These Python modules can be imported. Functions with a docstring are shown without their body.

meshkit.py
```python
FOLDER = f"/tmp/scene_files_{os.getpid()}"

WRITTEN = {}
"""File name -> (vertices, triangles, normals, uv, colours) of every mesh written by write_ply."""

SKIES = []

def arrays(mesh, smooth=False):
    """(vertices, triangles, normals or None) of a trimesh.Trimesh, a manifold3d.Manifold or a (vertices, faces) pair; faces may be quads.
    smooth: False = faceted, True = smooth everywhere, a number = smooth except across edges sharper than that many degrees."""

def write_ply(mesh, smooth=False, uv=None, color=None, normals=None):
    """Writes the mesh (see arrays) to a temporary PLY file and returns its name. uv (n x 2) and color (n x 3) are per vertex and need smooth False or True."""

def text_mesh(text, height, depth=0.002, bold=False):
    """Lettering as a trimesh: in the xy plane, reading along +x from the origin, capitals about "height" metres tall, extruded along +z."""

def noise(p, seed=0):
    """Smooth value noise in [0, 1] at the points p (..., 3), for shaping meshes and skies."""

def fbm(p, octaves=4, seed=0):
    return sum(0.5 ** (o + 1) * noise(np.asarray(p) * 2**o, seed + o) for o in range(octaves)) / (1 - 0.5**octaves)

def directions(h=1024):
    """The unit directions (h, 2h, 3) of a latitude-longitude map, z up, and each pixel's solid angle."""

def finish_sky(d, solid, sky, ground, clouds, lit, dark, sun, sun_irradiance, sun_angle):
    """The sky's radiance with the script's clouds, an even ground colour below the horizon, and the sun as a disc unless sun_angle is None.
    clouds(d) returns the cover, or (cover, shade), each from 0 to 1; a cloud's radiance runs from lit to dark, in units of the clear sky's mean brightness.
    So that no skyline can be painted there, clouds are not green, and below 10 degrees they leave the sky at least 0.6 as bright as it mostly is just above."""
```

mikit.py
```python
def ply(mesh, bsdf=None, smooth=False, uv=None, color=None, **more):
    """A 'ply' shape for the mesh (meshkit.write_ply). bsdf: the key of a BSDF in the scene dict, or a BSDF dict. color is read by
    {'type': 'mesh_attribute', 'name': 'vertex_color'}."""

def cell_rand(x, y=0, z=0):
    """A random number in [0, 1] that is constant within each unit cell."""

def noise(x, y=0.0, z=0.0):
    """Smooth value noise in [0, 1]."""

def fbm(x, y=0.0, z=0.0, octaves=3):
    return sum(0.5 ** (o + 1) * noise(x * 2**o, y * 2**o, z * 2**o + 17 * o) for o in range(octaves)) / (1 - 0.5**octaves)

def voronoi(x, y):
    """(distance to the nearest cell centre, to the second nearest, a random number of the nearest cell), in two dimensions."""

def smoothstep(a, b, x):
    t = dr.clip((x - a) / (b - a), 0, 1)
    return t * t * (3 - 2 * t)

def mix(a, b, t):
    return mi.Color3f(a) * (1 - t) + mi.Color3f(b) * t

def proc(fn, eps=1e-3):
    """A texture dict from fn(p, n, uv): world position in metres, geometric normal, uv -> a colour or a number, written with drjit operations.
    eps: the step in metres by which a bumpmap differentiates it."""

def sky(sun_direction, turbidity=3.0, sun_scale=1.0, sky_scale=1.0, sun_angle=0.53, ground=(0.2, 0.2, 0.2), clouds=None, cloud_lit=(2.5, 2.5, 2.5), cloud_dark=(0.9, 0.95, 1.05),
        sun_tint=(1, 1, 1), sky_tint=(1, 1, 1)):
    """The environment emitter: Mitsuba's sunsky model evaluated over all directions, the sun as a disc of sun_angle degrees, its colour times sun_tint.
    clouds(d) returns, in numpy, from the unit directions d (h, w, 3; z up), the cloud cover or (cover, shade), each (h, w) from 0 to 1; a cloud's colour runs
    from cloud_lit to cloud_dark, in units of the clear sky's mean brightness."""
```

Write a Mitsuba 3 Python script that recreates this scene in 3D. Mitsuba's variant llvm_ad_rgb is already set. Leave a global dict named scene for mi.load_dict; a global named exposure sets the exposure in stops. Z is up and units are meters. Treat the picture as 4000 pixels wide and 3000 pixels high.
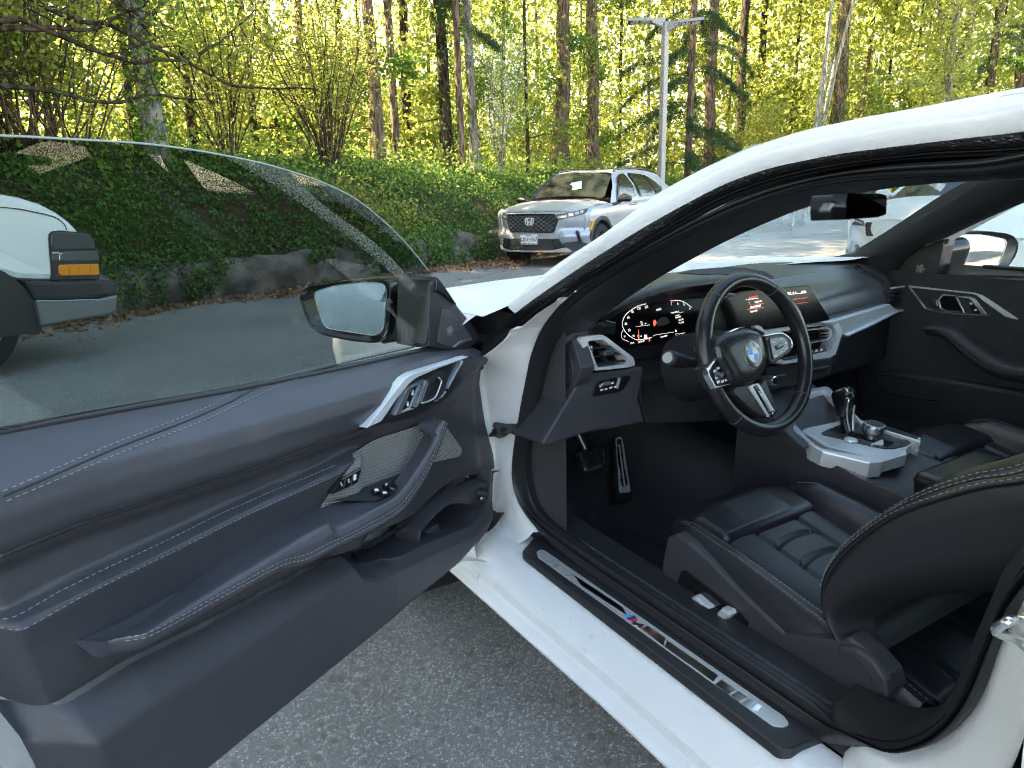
"""White coupe with its driver's door open on a shaded car park below a spring forest. Units metres, z up, x = the way the coupe points."""
import math
import numpy as np
import trimesh
import manifold3d as m3
import shapely
from shapely.geometry import Polygon, Point, LineString, MultiPolygon
from scipy.spatial import Delaunay, cKDTree
import drjit as dr
import mitsuba as mi
import mikit
import meshkit
from mikit import proc, noise, fbm, voronoi, cell_rand, smoothstep, mix

scene, labels = {}, {}
T = mi.ScalarTransform4f

# ---------------------------------------------------------------- camera, light, exposure
CAM_POS, PITCH, YAW, ROLL = np.array([0, 1.59, 1.22]), math.radians(15.22), math.radians(31.0), math.radians(1.57)
_fw = np.array([math.cos(PITCH) * math.cos(YAW), -math.cos(PITCH) * math.sin(YAW), -math.sin(PITCH)])
_rt = np.cross(_fw, [0, 0, 1]); _rt /= np.linalg.norm(_rt)
_up = np.cross(_rt, _fw)
_up = math.cos(ROLL) * _up + math.sin(ROLL) * _rt
scene['camera'] = {'type': 'thinlens', 'fov': 2 * math.degrees(math.atan(1106 / 1540)), 'fov_axis': 'x', 'near_clip': 0.02, 'far_clip': 2000.0,
                   'aperture_radius': 0.0006, 'focus_distance': 1.7,
                   'to_world': T().look_at(origin=CAM_POS.tolist(), target=(CAM_POS + _fw).tolist(), up=_up.tolist())}
SUN_AZ, SUN_EL = math.radians(55), math.radians(45)
SUN = (math.cos(SUN_EL) * math.cos(SUN_AZ), math.cos(SUN_EL) * math.sin(SUN_AZ), math.sin(SUN_EL))
scene['daylight'] = mikit.sky(SUN, turbidity=3, sky_tint=(1.32, 1.0, .71), sun_tint=(1.05, 1.0, .88))
exposure = 5.0

# ---------------------------------------------------------------- helpers
RNG = np.random.default_rng(7)


def name(key):
    """The key itself, or the key with the next three-digit number."""
    if key not in scene:
        return key
    k = 1
    while f'{key}_{k:03d}' in scene:
        k += 1
    return f'{key}_{k:03d}'


def put(key, mesh, bsdf, smooth=30, **more):
    q = key.split('__')
    if len(q) > 3:                                                         # thing > part > sub-part, never deeper
        key = '__'.join(q[:2] + ['_'.join(x[:-4] if x[-4:-3] == '_' and x[-3:].isdigit() else x for x in q[2:])])
    key = name(key)
    scene[key] = mikit.ply(mesh, bsdf, smooth=smooth, **more)
    return key


def tag(key, label, category=None, group=None, kind=None):
    labels[key] = {'label': label}
    if category: labels[key]['category'] = category
    if group: labels[key]['group'] = group
    if kind: labels[key]['kind'] = kind


def unit(v):
    v = np.asarray(v, float)
    return v / (np.linalg.norm(v, axis=-1, keepdims=True) + 1e-12)


class Frame:
    """Right-handed local axes: u right, v up, n towards the viewer of the panel."""

    def __init__(s, O, u, v):
        s.O = np.asarray(O, float); s.u = unit(u); s.n = unit(np.cross(s.u, v)); s.v = np.cross(s.n, s.u)

    def p(s, uvw):
        uvw = np.asarray(uvw, float)
        w = uvw[..., 2:3] if uvw.shape[-1] > 2 else 0.0
        return s.O + uvw[..., 0:1] * s.u + uvw[..., 1:2] * s.v + w * s.n

    def m(s, mesh):
        return trimesh.Trimesh(s.p(mesh.vertices), mesh.faces, process=False)


XY = Frame((0, 0, 0), (1, 0, 0), (0, 1, 0))
DOOR = Frame((1.405, .83, 0), (math.cos(math.radians(60)), -math.sin(math.radians(60)), 0), (0, 0, 1))
WHEEL = Frame((1.05, .315, .852), (.06, -1, 0), (math.sin(.34), 0, math.cos(.34)))
CLUSTER = Frame((1.36, .31, .88), (0, -1, 0), (.30, 0, .95))
SCREEN = Frame((1.175, -.05, .86), (0, -1, 0), (.16, 0, .985))


def cat(*ms):
    ms = [m for m in (ms[0] if len(ms) == 1 and isinstance(ms[0], (list, tuple)) else ms)]
    return trimesh.util.concatenate(ms)


def man(mesh):
    """trimesh of a Manifold."""
    m = mesh.to_mesh()
    return trimesh.Trimesh(np.array(m.vert_properties[:, :3]), np.array(m.tri_verts), process=False)


def moved(mesh, t=(0, 0, 0), rz=0.0, s=1.0):
    c, q = math.cos(rz), math.sin(rz)
    v = np.asarray(mesh.vertices) * s
    return trimesh.Trimesh(v @ np.array([[c, q, 0], [-q, c, 0], [0, 0, 1]]) + np.asarray(t, float), mesh.faces, process=False)


def mirrored(mesh, axis=1):
    v = np.array(mesh.vertices); v[:, axis] *= -1
    return trimesh.Trimesh(v, np.asarray(mesh.faces)[:, ::-1], process=False)


def resample(p, n, closed=False):
    p = np.asarray(p, float)
    if closed: p = np.vstack([p, p[:1]])
    s = np.concatenate([[0], np.cumsum(np.linalg.norm(np.diff(p, axis=0), axis=1))])
    t = np.linspace(0, s[-1], n, endpoint=not closed)
    return np.stack([np.interp(t, s, p[:, k]) for k in range(p.shape[1])], 1)


def curve(p, n, closed=False, uniform=True):
    """Catmull-Rom through the points, n samples evenly by length."""
    p = np.asarray(p, float)
    if len(p) == 2: return resample(p, n)
    q = np.vstack([p[-1:], p, p[:2]]) if closed else np.vstack([2 * p[0] - p[1], p, 2 * p[-1] - p[-2]])
    out, k = [], 12
    for i in range(len(q) - 3):
        a, b, c, d = q[i:i + 4]
        t = np.linspace(0, 1, k, endpoint=False)[:, None]
        # centripetal blend, to keep short segments from overshooting
        m0, m1 = (c - a) / 2, (d - b) / 2
        L = np.linalg.norm(c - b)
        for m in (m0, m1):
            l = np.linalg.norm(m)
            if l > 1.2 * L > 0: m *= 1.2 * L / l
        out.append((2 * t**3 - 3 * t**2 + 1) * b + (t**3 - 2 * t**2 + t) * m0 + (-2 * t**3 + 3 * t**2) * c + (t**3 - t**2) * m1)
    if not closed: out.append(p[-1:])
    return resample(np.vstack(out), n, closed)


def lerp_pts(knots, t):
    """Piecewise-linear rows: knots [(t, value...)] at the parameters t."""
    k = np.asarray(knots, float)
    return np.stack([np.interp(t, k[:, 0], k[:, j]) for j in range(1, k.shape[1])], -1)


def grid(P, cu=False, cv=False, flip=False):
    """P (m, n, 3) as a mesh; cu/cv close it along the first/second index."""
    P = np.asarray(P, float); m, n = P.shape[:2]
    i, j = np.meshgrid(np.arange(m if cu else m - 1), np.arange(n if cv else n - 1), indexing='ij')
    a, b = i * n + j, ((i + 1) % m) * n + j
    c, d = ((i + 1) % m) * n + (j + 1) % n, i * n + (j + 1) % n
    f = np.stack([a, b, c, d], -1).reshape(-1, 4)
    f = np.vstack([f[:, [0, 1, 2]], f[:, [0, 2, 3]]])
    return trimesh.Trimesh(P.reshape(-1, 3), f[:, ::-1] if flip else f, process=False)


def strip(curves, n=80, closed=False, spline=True):
    """Loft through the curves, each resampled to n points."""
    fn = curve if spline else resample
    return grid([fn(c, n, closed) for c in curves], cv=closed)


def frames_along(P, closed=False, up=None):
    t = np.gradient(P, axis=0) if not closed else np.roll(P, -1, 0) - np.roll(P, 1, 0)
    t = unit(t)
    if up is not None:
        b = unit(np.cross(t, np.asarray(up, float)))
        return t, np.cross(b, t), b
    a = np.zeros_like(P)
    g = np.array([0, 0, 1.0]) if abs(t[0, 2]) < .9 else np.array([1.0, 0, 0])
    a[0] = unit(g - t[0] * (g @ t[0]))
    for k in range(1, len(P)):
        a[k] = unit(a[k - 1] - t[k] * (a[k - 1] @ t[k]))
    return t, a, np.cross(t, a)


def tube(P, r, sides=8, closed=False, caps=True, up=None, section=None):
    """A sweep. r: radius, per-point radii, or (ra, rb) with section None; section: (k, 2) outline scaled by r."""
    P = np.asarray(P, float)
    t, a, b = frames_along(P, closed, up)
    if section is None:
        g = np.arange(sides) * 2 * np.pi / sides
        section = np.stack([np.cos(g), np.sin(g)], 1)
    section = np.asarray(section, float)
    if isinstance(r, tuple): section = section * np.array(r); r = 1.0
    r = np.broadcast_to(np.asarray(r, float), (len(P),))
    R = P[:, None] + r[:, None, None] * (section[None, :, :1] * a[:, None] + section[None, :, 1:] * b[:, None])
    mesh = grid(R, cu=closed, cv=True, flip=True)
    if caps and not closed:
        k = len(section); v = np.vstack([mesh.vertices, P[:1], P[-1:]]); i = np.arange(k); e = (len(P) - 1) * k
        f0 = np.stack([i, (i + 1) % k, i * 0 + len(P) * k], 1); f1 = np.stack([e + (i + 1) % k, e + i, i * 0 + len(P) * k + 1], 1)
        mesh = trimesh.Trimesh(v, np.vstack([mesh.faces, f0[:, ::-1], f1[:, ::-1]]), process=False)
    return mesh


def roundpoly(pts, r=.004, seg=6):
    """Outline with its corners rounded (convex and concave)."""
    g = Polygon(pts)
    if not g.is_valid: g = g.buffer(0)
    q = g.buffer(-r, quad_segs=seg).buffer(2 * r, quad_segs=seg).buffer(-r, quad_segs=seg)
    if isinstance(q, MultiPolygon): q = max(q.geoms, key=lambda a: a.area)
    if q.is_empty: q = g
    return np.array(q.exterior.coords)[:-1]


def ccw(p):
    p = np.asarray(p, float)
    x, y = p[:, 0], p[:, 1]
    return p if np.sum(x * np.roll(y, -1) - np.roll(x, -1) * y) > 0 else p[::-1]


def inset(ring, d):
    """Ring moved inwards by d along its vertex normals (a small d)."""
    p = ccw(ring)
    e = unit(np.roll(p, -1, 0) - p)
    nrm_ = np.stack([-e[:, 1], e[:, 0]], 1)
    b = nrm_ + np.roll(nrm_, 1, 0)
    k = np.maximum((b**2).sum(1), .5)
    return p + d * 2 * b / k[:, None]


def cap(ring):
    g = Polygon(ring).buffer(0)
    parts, at = [], 0
    for q in getattr(g, 'geoms', [g]):
        if q.area < 1e-9: continue
        v, f = trimesh.creation.triangulate_polygon(q, engine='earcut')
        parts.append((np.asarray(v), np.asarray(f) + at)); at += len(v)
    return np.vstack([p[0] for p in parts]), np.vstack([p[1] for p in parts])


def slab(ring, w0, w1, bev=.0015, hole=None):
    """A plate with the outline ring, from w0 (back) to w1 (front), its front edge rounded by bev. Local coordinates."""
    p = ccw(np.asarray(ring)[:, :2])
    if hole is not None:
        g = Polygon(p, [np.asarray(h) for h in hole])
        m = trimesh.creation.extrude_polygon(g, w1 - w0, engine='earcut'); m.vertices[:, 2] += w0
        return m
    rows = [np.c_[p, np.full(len(p), w0)]]
    if bev > 0:
        for a in (0, .5, 1):
            q = inset(p, bev * (1 - math.cos(a * math.pi / 2)))
            rows.append(np.c_[q, np.full(len(p), w1 - bev + bev * math.sin(a * math.pi / 2))])
    else:
        rows.append(np.c_[p, np.full(len(p), w1)])
    side = grid(rows, cv=True, flip=True)
    q = rows[-1][:, :2]
    v, f = cap(q)
    top = trimesh.Trimesh(np.c_[v, np.full(len(v), w1)], f, process=False)
    if np.cross(v[f[0, 1]] - v[f[0, 0]], v[f[0, 2]] - v[f[0, 0]]) < 0: top.invert()
    return cat(side, top)


def field(ring, fn, res=.008, dense=None):
    """The region inside ring (local u, v) as a triangulated surface w = fn(u, v, d), d = distance to the outline."""
    ring = np.asarray(ring, float)[:, :2]
    g = Polygon(ring).buffer(0)
    L = np.linalg.norm(np.diff(np.vstack([ring, ring[:1]]), axis=0), axis=1).sum()
    edge = resample(ring, max(int(L / res), 16), True)
    x0, y0, x1, y1 = g.bounds
    X, Y = np.meshgrid(np.arange(x0, x1, res), np.arange(y0, y1, res))
    Y = Y + 0; X = X + (np.arange(X.shape[0])[:, None] % 2) * res / 2
    q = np.c_[X.ravel(), Y.ravel()]
    ins = shapely.contains_xy(g.buffer(-res * .45), q[:, 0], q[:, 1])
    pts = np.vstack([edge, q[ins]])
    tri = Delaunay(pts).simplices
    c = pts[tri].mean(1)
    tri = tri[shapely.contains_xy(g.buffer(1e-6), c[:, 0], c[:, 1])]
    a = np.cross(pts[tri[:, 1]] - pts[tri[:, 0]], pts[tri[:, 2]] - pts[tri[:, 0]])
    tri = np.where((a < 0)[:, None], tri[:, ::-1], tri)[np.abs(a) > 1e-10]
    fine = resample(ring, max(int(L / (res * .35)), 48), True)
    d = cKDTree(fine).query(pts)[0]; d[:len(edge)] = 0
    return trimesh.Trimesh(np.c_[pts, fn(pts[:, 0], pts[:, 1], d)], tri, process=False)


def pillow(ring, h, r, base=0.0, res=.006, skirt=0.0):
    """A cushion: height h reached over the distance r from the outline, with a skirt down to base - skirt."""
    m = field(ring, lambda u, v, d: base + h * np.sqrt(np.clip(1 - (1 - np.minimum(d / r, 1))**2, 0, 1)), res)
    if skirt:
        p = ccw(resample(ring, 120, True))
        m = cat(m, grid([np.c_[p, np.full(len(p), base - skirt)], np.c_[p, np.full(len(p), base)]], cv=True, flip=True))
    return m


def box(c, s, bev=0.0):
    """Box of size s about c, its edges bevelled."""
    s = np.asarray(s, float)
    if bev <= 0:
        m = trimesh.creation.box(s); m.vertices += np.asarray(c, float); return m
    b = min(bev, s.min() * .45)
    pts = np.array([[x * (s[0] / 2 - b * (k != 0)), y * (s[1] / 2 - b * (k != 1)), z * (s[2] / 2 - b * (k != 2))] for x in (-1, 1) for y in (-1, 1) for z in (-1, 1) for k in range(3)])
    m = trimesh.convex.convex_hull(pts); m.vertices = m.vertices + np.asarray(c, float)
    return m


def lathe(profile, n=32, axis='z', c=(0, 0, 0)):
    """Revolve (r, h) about the axis."""
    p = np.asarray(profile, float); g = np.arange(n) * 2 * np.pi / n
    P = np.stack([np.outer(p[:, 0], np.cos(g)), np.outer(p[:, 0], np.sin(g)), np.outer(p[:, 1], np.ones(n))], -1)
    if axis == 'y': P = P[..., [0, 2, 1]]
    if axis == 'x': P = P[..., [2, 0, 1]]
    return grid(P + np.asarray(c, float), cv=True, flip=(axis != 'y') ^ True)


def dashes(P, length=.0055, gap=.0032, r=.00055, lift=None):
    """Stitches along the 3-D path P as thin six-sided threads."""
    P = np.asarray(P, float)
    s = np.concatenate([[0], np.cumsum(np.linalg.norm(np.diff(P, axis=0), axis=1))])
    k = int(s[-1] / (length + gap)); out = []
    for i in range(k):
        a = i * (length + gap)
        t = np.array([a, a + length * .5, a + length])
        q = np.stack([np.interp(t, s, P[:, j]) for j in range(3)], 1)
        out.append(tube(q, np.array([.5, 1, .5]) * r, 4, caps=False))
    return cat(out)


def text(s, h, frame, at=(0, 0), w=0.0, rot=0.0, depth=.0004, center=True, bold=False, sx=1.0):
    m = meshkit.text_mesh(s, h, depth, bold)
    v = np.array(m.vertices)
    v[:, 0] *= sx
    if center: v[:, :2] -= (v[:, :2].max(0) + v[:, :2].min(0)) / 2
    c, q = math.cos(rot), math.sin(rot)
    v[:, :2] = v[:, :2] @ np.array([[c, q], [-q, c]])
    v += [at[0], at[1], w]
    return trimesh.Trimesh(frame.p(v), m.faces, process=False)


# ---------------------------------------------------------------- materials
def rgb(*c): return {'type': 'rgb', 'value': list(c)}


def bsdf(key, d): scene['m_' + key] = d; return 'm_' + key


def two(d): return {'type': 'twosided', 'bsdf': d}


def pbr(key, color, rough=.5, spec=.5, metal=0.0, coat=0.0, bump=None, scale=.001, eps=1e-3, **more):
    d = {'type': 'principled', 'base_color': rgb(*color) if isinstance(color, tuple) else color, 'roughness': rough, 'specular': spec}
    if metal: d['metallic'] = metal
    if coat: d['clearcoat'] = coat; d['clearcoat_gloss'] = .92
    d.update(more)
    if bump is not None:
        d = {'type': 'bumpmap', 'arbitrary': proc(bump, eps), 'scale': scale, 'nested': d}
    return bsdf(key, two(d))


def grain(f=900, a=1.0):
    return lambda p, n, uv: a * (noise(p.x * f, p.y * f, p.z * f) * .6 + noise(p.x * f * .37, p.y * f * .37, p.z * f * .37) * .4)


def dusty(base, dust, amount=.25, f=9):
    """A base colour with faint, patchy dust of a lighter tone."""
    return proc(lambda p, n, uv: mix(base, dust, amount * smoothstep(.45, .8, fbm(p.x * f, p.y * f, p.z * f, 4)) + .06 * noise(p.x * 400, p.y * 400, p.z * 400)))


PAINT = pbr('white_paint', proc(lambda p, n, uv: mix((.68, .69, .70), (.38, .34, .29), .28 * smoothstep(.78, .88, noise(p.x * 70, p.y * 70, p.z * 70)) * smoothstep(.45, .7, fbm(p.x * 5, p.y * 5, p.z * 5, 3)) * smoothstep(.62, .25, p.z) + .10 * smoothstep(.5, .8, fbm(p.x * 8, p.y * 8, p.z * 20, 4)) * smoothstep(.5, .2, p.z))), .24, .5, coat=1.0)
JAMB = pbr('white_jamb', (.68, .68, .68), .3, .5, coat=.6)
GLOSS = pbr('gloss_black', (.006, .006, .007), .08, .5, coat=1.0)
GLOSSWET = pbr('gloss_black_wet', (.008, .008, .009), .16, .6, coat=1.0, bump=lambda p, n, uv: smoothstep(.55, .75, noise(p.x * 260, p.y * 260, p.z * 260)), scale=.0016)
RUBBER = pbr('rubber', (.016, .016, .018), .38, .5)
VINYL = pbr('door_leather', dusty((.046, .045, .052), (.078, .076, .083), .35), .36, .5, bump=grain(480), scale=.0006)
VINYLD = pbr('door_leather_dark', dusty((.037, .036, .042), (.062, .061, .067), .3), .40, .5, bump=grain(480), scale=.0006)
HARD = pbr('grained_plastic', dusty((.038, .037, .043), (.068, .067, .072), .35), .44, .45, bump=grain(700), scale=.0006)
DARK = pbr('black_plastic', (.019, .019, .021), .45, .5, bump=grain(1400), scale=.0002)
DASH = pbr('dash_skin', dusty((.046, .046, .049), (.075, .075, .078), .3), .38, .5, bump=grain(420), scale=.0008)
HIDE = pbr('seat_leather', dusty((.017, .017, .021), (.032, .032, .037), .2), .29, .5, bump=grain(650), scale=.0004)
HOLED = pbr('perforated_leather', proc(lambda p, n, uv: mix((.019, .019, .023), (.002, .002, .002), smoothstep(.0011, .0006, dr.sqrt(dr.square(dr.abs((p.x / .0052 - dr.floor(p.x / .0052)) - .5) * .0052) + dr.square(dr.abs((p.y / .0052 - dr.floor(p.y / .0052)) - .5) * .0052))))), .38, .5, bump=grain(650), scale=.0003)
RIMHIDE = pbr('wheel_leather', (.018, .018, .020), .27, .5, bump=grain(800), scale=.0003)
CARPET = pbr('carpet', proc(lambda p, n, uv: mix((.035, .035, .038), (.085, .085, .09), noise(p.x * 500, p.y * 500, p.z * 500) * .6 + .4 * smoothstep(.55, .75, fbm(p.x * 14, p.y * 14, 0, 4)))), .95, .1, bump=grain(420), scale=.002, sheen=.3)
ALCANT = pbr('headliner', (.020, .020, .022), .9, .1, bump=grain(500), scale=.0005)
MESHGREY = pbr('knit_cover', proc(lambda p, n, uv: mix((.08, .08, .074), (.26, .26, .245), smoothstep(.2, .75, .5 + .5 * dr.sin((p.z + .35 * (p.x - p.y)) * 2100)))), .7, .3)
SPKMESH = pbr('speaker_mesh', proc(lambda p, n, uv: mix((.26, .26, .26), (.03, .03, .03), smoothstep(.35, .6, dr.maximum(dr.abs(dr.sin(p.z * 1300)), dr.abs(dr.sin((p.x - p.y) * 900)))))), .45, .4)
ALU = pbr('satin_aluminium', (.78, .79, .81), .36, .5, metal=.5)
ALUFINE = pbr('fine_aluminium', proc(lambda p, n, uv: mix((.62, .64, .66), (.76, .78, .80), noise(p.x * 40, p.y * 1600, p.z * 1600))), .42, .5, metal=.45)
CHROME = pbr('chrome', (.84, .85, .86), .12, .5, metal=.95)
SILL = pbr('sill_metal', proc(lambda p, n, uv: mix((.55, .55, .54), (.68, .68, .66), noise(p.x * 12, p.y * 900, p.z * 900))), .42, .5, metal=.6)
SILLGLOSS = pbr('sill_polish', (.80, .79, .75), .10, .5, metal=1.0)
MIRROR = bsdf('mirror_glass', two({'type': 'conductor', 'specular_reflectance': rgb(.72, .80, .86)}))
TINT = bsdf('tinted_glass', {'type': 'thindielectric', 'specular_transmittance': rgb(.40, .45, .42)})
CLEAR = bsdf('clear_glass', {'type': 'thindielectric', 'specular_transmittance': rgb(.80, .86, .84)})
DISPLAY = pbr('display_glass', (.004, .004, .005), .16, .18)
THREAD = pbr('thread', (.30, .30, .33), .8, .2)
PRINT = pbr('white_print', (.75, .75, .75), .6, .3)
TYRE = pbr('tyre', (.018, .018, .018), .8, .3)
STEEL = pbr('grey_steel', (.30, .30, .31), .4, .5, metal=.8)

# ================================================================ the setting: car park, bank, forest floor
def asphalt(p, n, uv):
    v1, v2, c = voronoi(p.x * 165, p.y * 165)
    w1, w2, c2 = voronoi(p.x * 62 + 9, p.y * 62)
    stone = mix((.24, .235, .226), (.56, .55, .53), c * c * c * c)
    warm = mix(stone, (.19, .15, .11), smoothstep(.93, .97, c2) * .7)
    gap = smoothstep(.02, .30, v2 - v1)
    base = mix((.16, .157, .152), warm, gap)
    big = .78 + .42 * fbm(p.x * .9, p.y * .9, 0, 4) + .28 * fbm(p.x * 6, p.y * 6, 2, 4)
    far = smoothstep(4, 14, p.x - p.y * .3)
    flat = mix((.16, .153, .143), (.22, .21, .195), fbm(p.x * 6, p.y * 6, 1, 4))
    crack = smoothstep(.012, .004, dr.abs(fbm(p.x * .55 + 3, p.y * .55, 2, 5) - .5)) * smoothstep(.45, .6, noise(p.x * .3, p.y * .3, 9))
    return mix(base, flat, far) * big * (1 - .6 * crack)


def asphalt_h(p, n, uv):
    v1, v2, c = voronoi(p.x * 165, p.y * 165)
    return smoothstep(.0, .35, v2 - v1) * (.5 + .5 * c) + 1.2 * fbm(p.x * 14, p.y * 14, 0, 3)


ASPHALT = pbr('asphalt', proc(asphalt), .85, .25, bump=asphalt_h, scale=.004, eps=6e-4)
def gz(x):
    """The car park falls away slightly towards the bank."""
    return -.11 * np.clip((np.asarray(x, float) - 3.0) / 8.0, 0, 1)


gx, gy = np.meshgrid([-260, -60, -20, 0, 3, 4, 5, 6, 7, 8, 9, 10, 11, 13, 20, 60, 260], [-260, -60, -20, 0, 20, 60, 260], indexing='ij')
put('car_park', grid(np.stack([gx, gy, gz(gx)], -1)), ASPHALT, True)
tag('car_park', 'weathered grey asphalt of the car park with pale aggregate showing', kind='structure')

# foot of the bank: a line on the ground, and the frame that runs along it (s to the right, d into the wood)
BANK0, BANKD = np.array([10.55, -.30]), unit(np.array([1.35, -3.45]))
BANKN = np.array([-BANKD[1], BANKD[0]])
if BANKN[0] < 0: BANKN = -BANKN
def bank(s, d, z=0.0):
    s, d, z = np.broadcast_arrays(np.asarray(s, float), np.asarray(d, float), np.asarray(z, float))
    return np.stack([BANK0[0] + BANKD[0] * s + BANKN[0] * d, BANK0[1] + BANKD[1] * s + BANKN[1] * d, z - .11], -1)


def bank_h(s, d):
    """Height of the earth behind the boulders: a steep bank, then the forest floor."""
    s, d = np.broadcast_arrays(np.asarray(s, float), np.asarray(d, float))
    top = np.interp(s, [-14, 0, 3, 7, 14, 30, 60], [2.25, 2.15, 2.0, 1.95, 1.7, 1.2, .7])
    h = np.interp(d, [-.3, .0, .35, 1.0, 1.9, 3.0, 6.0, 60], [-.05, .0, .45, .95, 1.55, 1.9, 2.05, 2.9]) / 1.95 * top
    return h + (meshkit.fbm(np.stack([s * .5, d * .5, s * 0], -1), 3, 4) - .5) * .35 * np.clip(d, 0, 1)


ss, dd = np.linspace(-30, 70, 200), np.concatenate([np.linspace(-.3, 4, 34), np.linspace(4.5, 12, 16), np.linspace(14, 75, 16)])
S_, D_ = np.meshgrid(ss, dd, indexing='ij')
EARTH = pbr('earth', proc(lambda p, n, uv: mix(mix((.028, .020, .012), (.085, .060, .036), fbm(p.x * 5, p.y * 5, p.z * 5, 4)), (.05, .07, .015), smoothstep(.5, .7, fbm(p.x * .8, p.y * .8, 0, 3)))), .95, .1, bump=lambda p, n, uv: fbm(p.x * 20, p.y * 20, p.z * 20, 3), scale=.03, eps=5e-3)
put('forest_floor', grid(bank(S_, D_, bank_h(S_, D_)), flip=False), EARTH, True)
tag('forest_floor', 'earth bank and forest floor of brown litter under the trees', kind='structure')

# a planted verge at the far right end of the car park, hidden behind the coupe's roof
vx, vy = np.meshgrid(np.linspace(13, 60, 24), np.linspace(-90, -33.5, 24), indexing='ij')
put('verge', grid(np.stack([vx, vy, -.10 + .35 * np.clip((-33.6 - vy) / 6, 0, 1) + .1 * meshkit.fbm(np.stack([vx * .3, vy * .3, vx * 0], -1), 3, 2)], -1)), EARTH, True)
tag('verge', 'planted verge at the far end of the car park', kind='structure')
vx, vy = np.meshgrid(np.linspace(-14, 9.5, 20), np.linspace(9.3, 40, 20), indexing='ij')
put('verge_001', grid(np.stack([vx, vy, -.12 + .35 * np.clip((vy - 9.3) / 2, 0, 1) + .1 * meshkit.fbm(np.stack([vx * .3, vy * .3, vx * 0], -1), 3, 2)], -1)), EARTH, True)
tag('verge_001', 'planted verge to the left of the car park, outside the picture', kind='structure')

# ================================================================ the white coupe: shell
C = 'white_coupe'
tag(C, 'white two-door coupe with its driver door wide open', 'car')


def side_y(z):
    return np.interp(z, [0, .35, .95, 1.15, 1.40], [.80, .80, .80, .71, .55])


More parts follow.
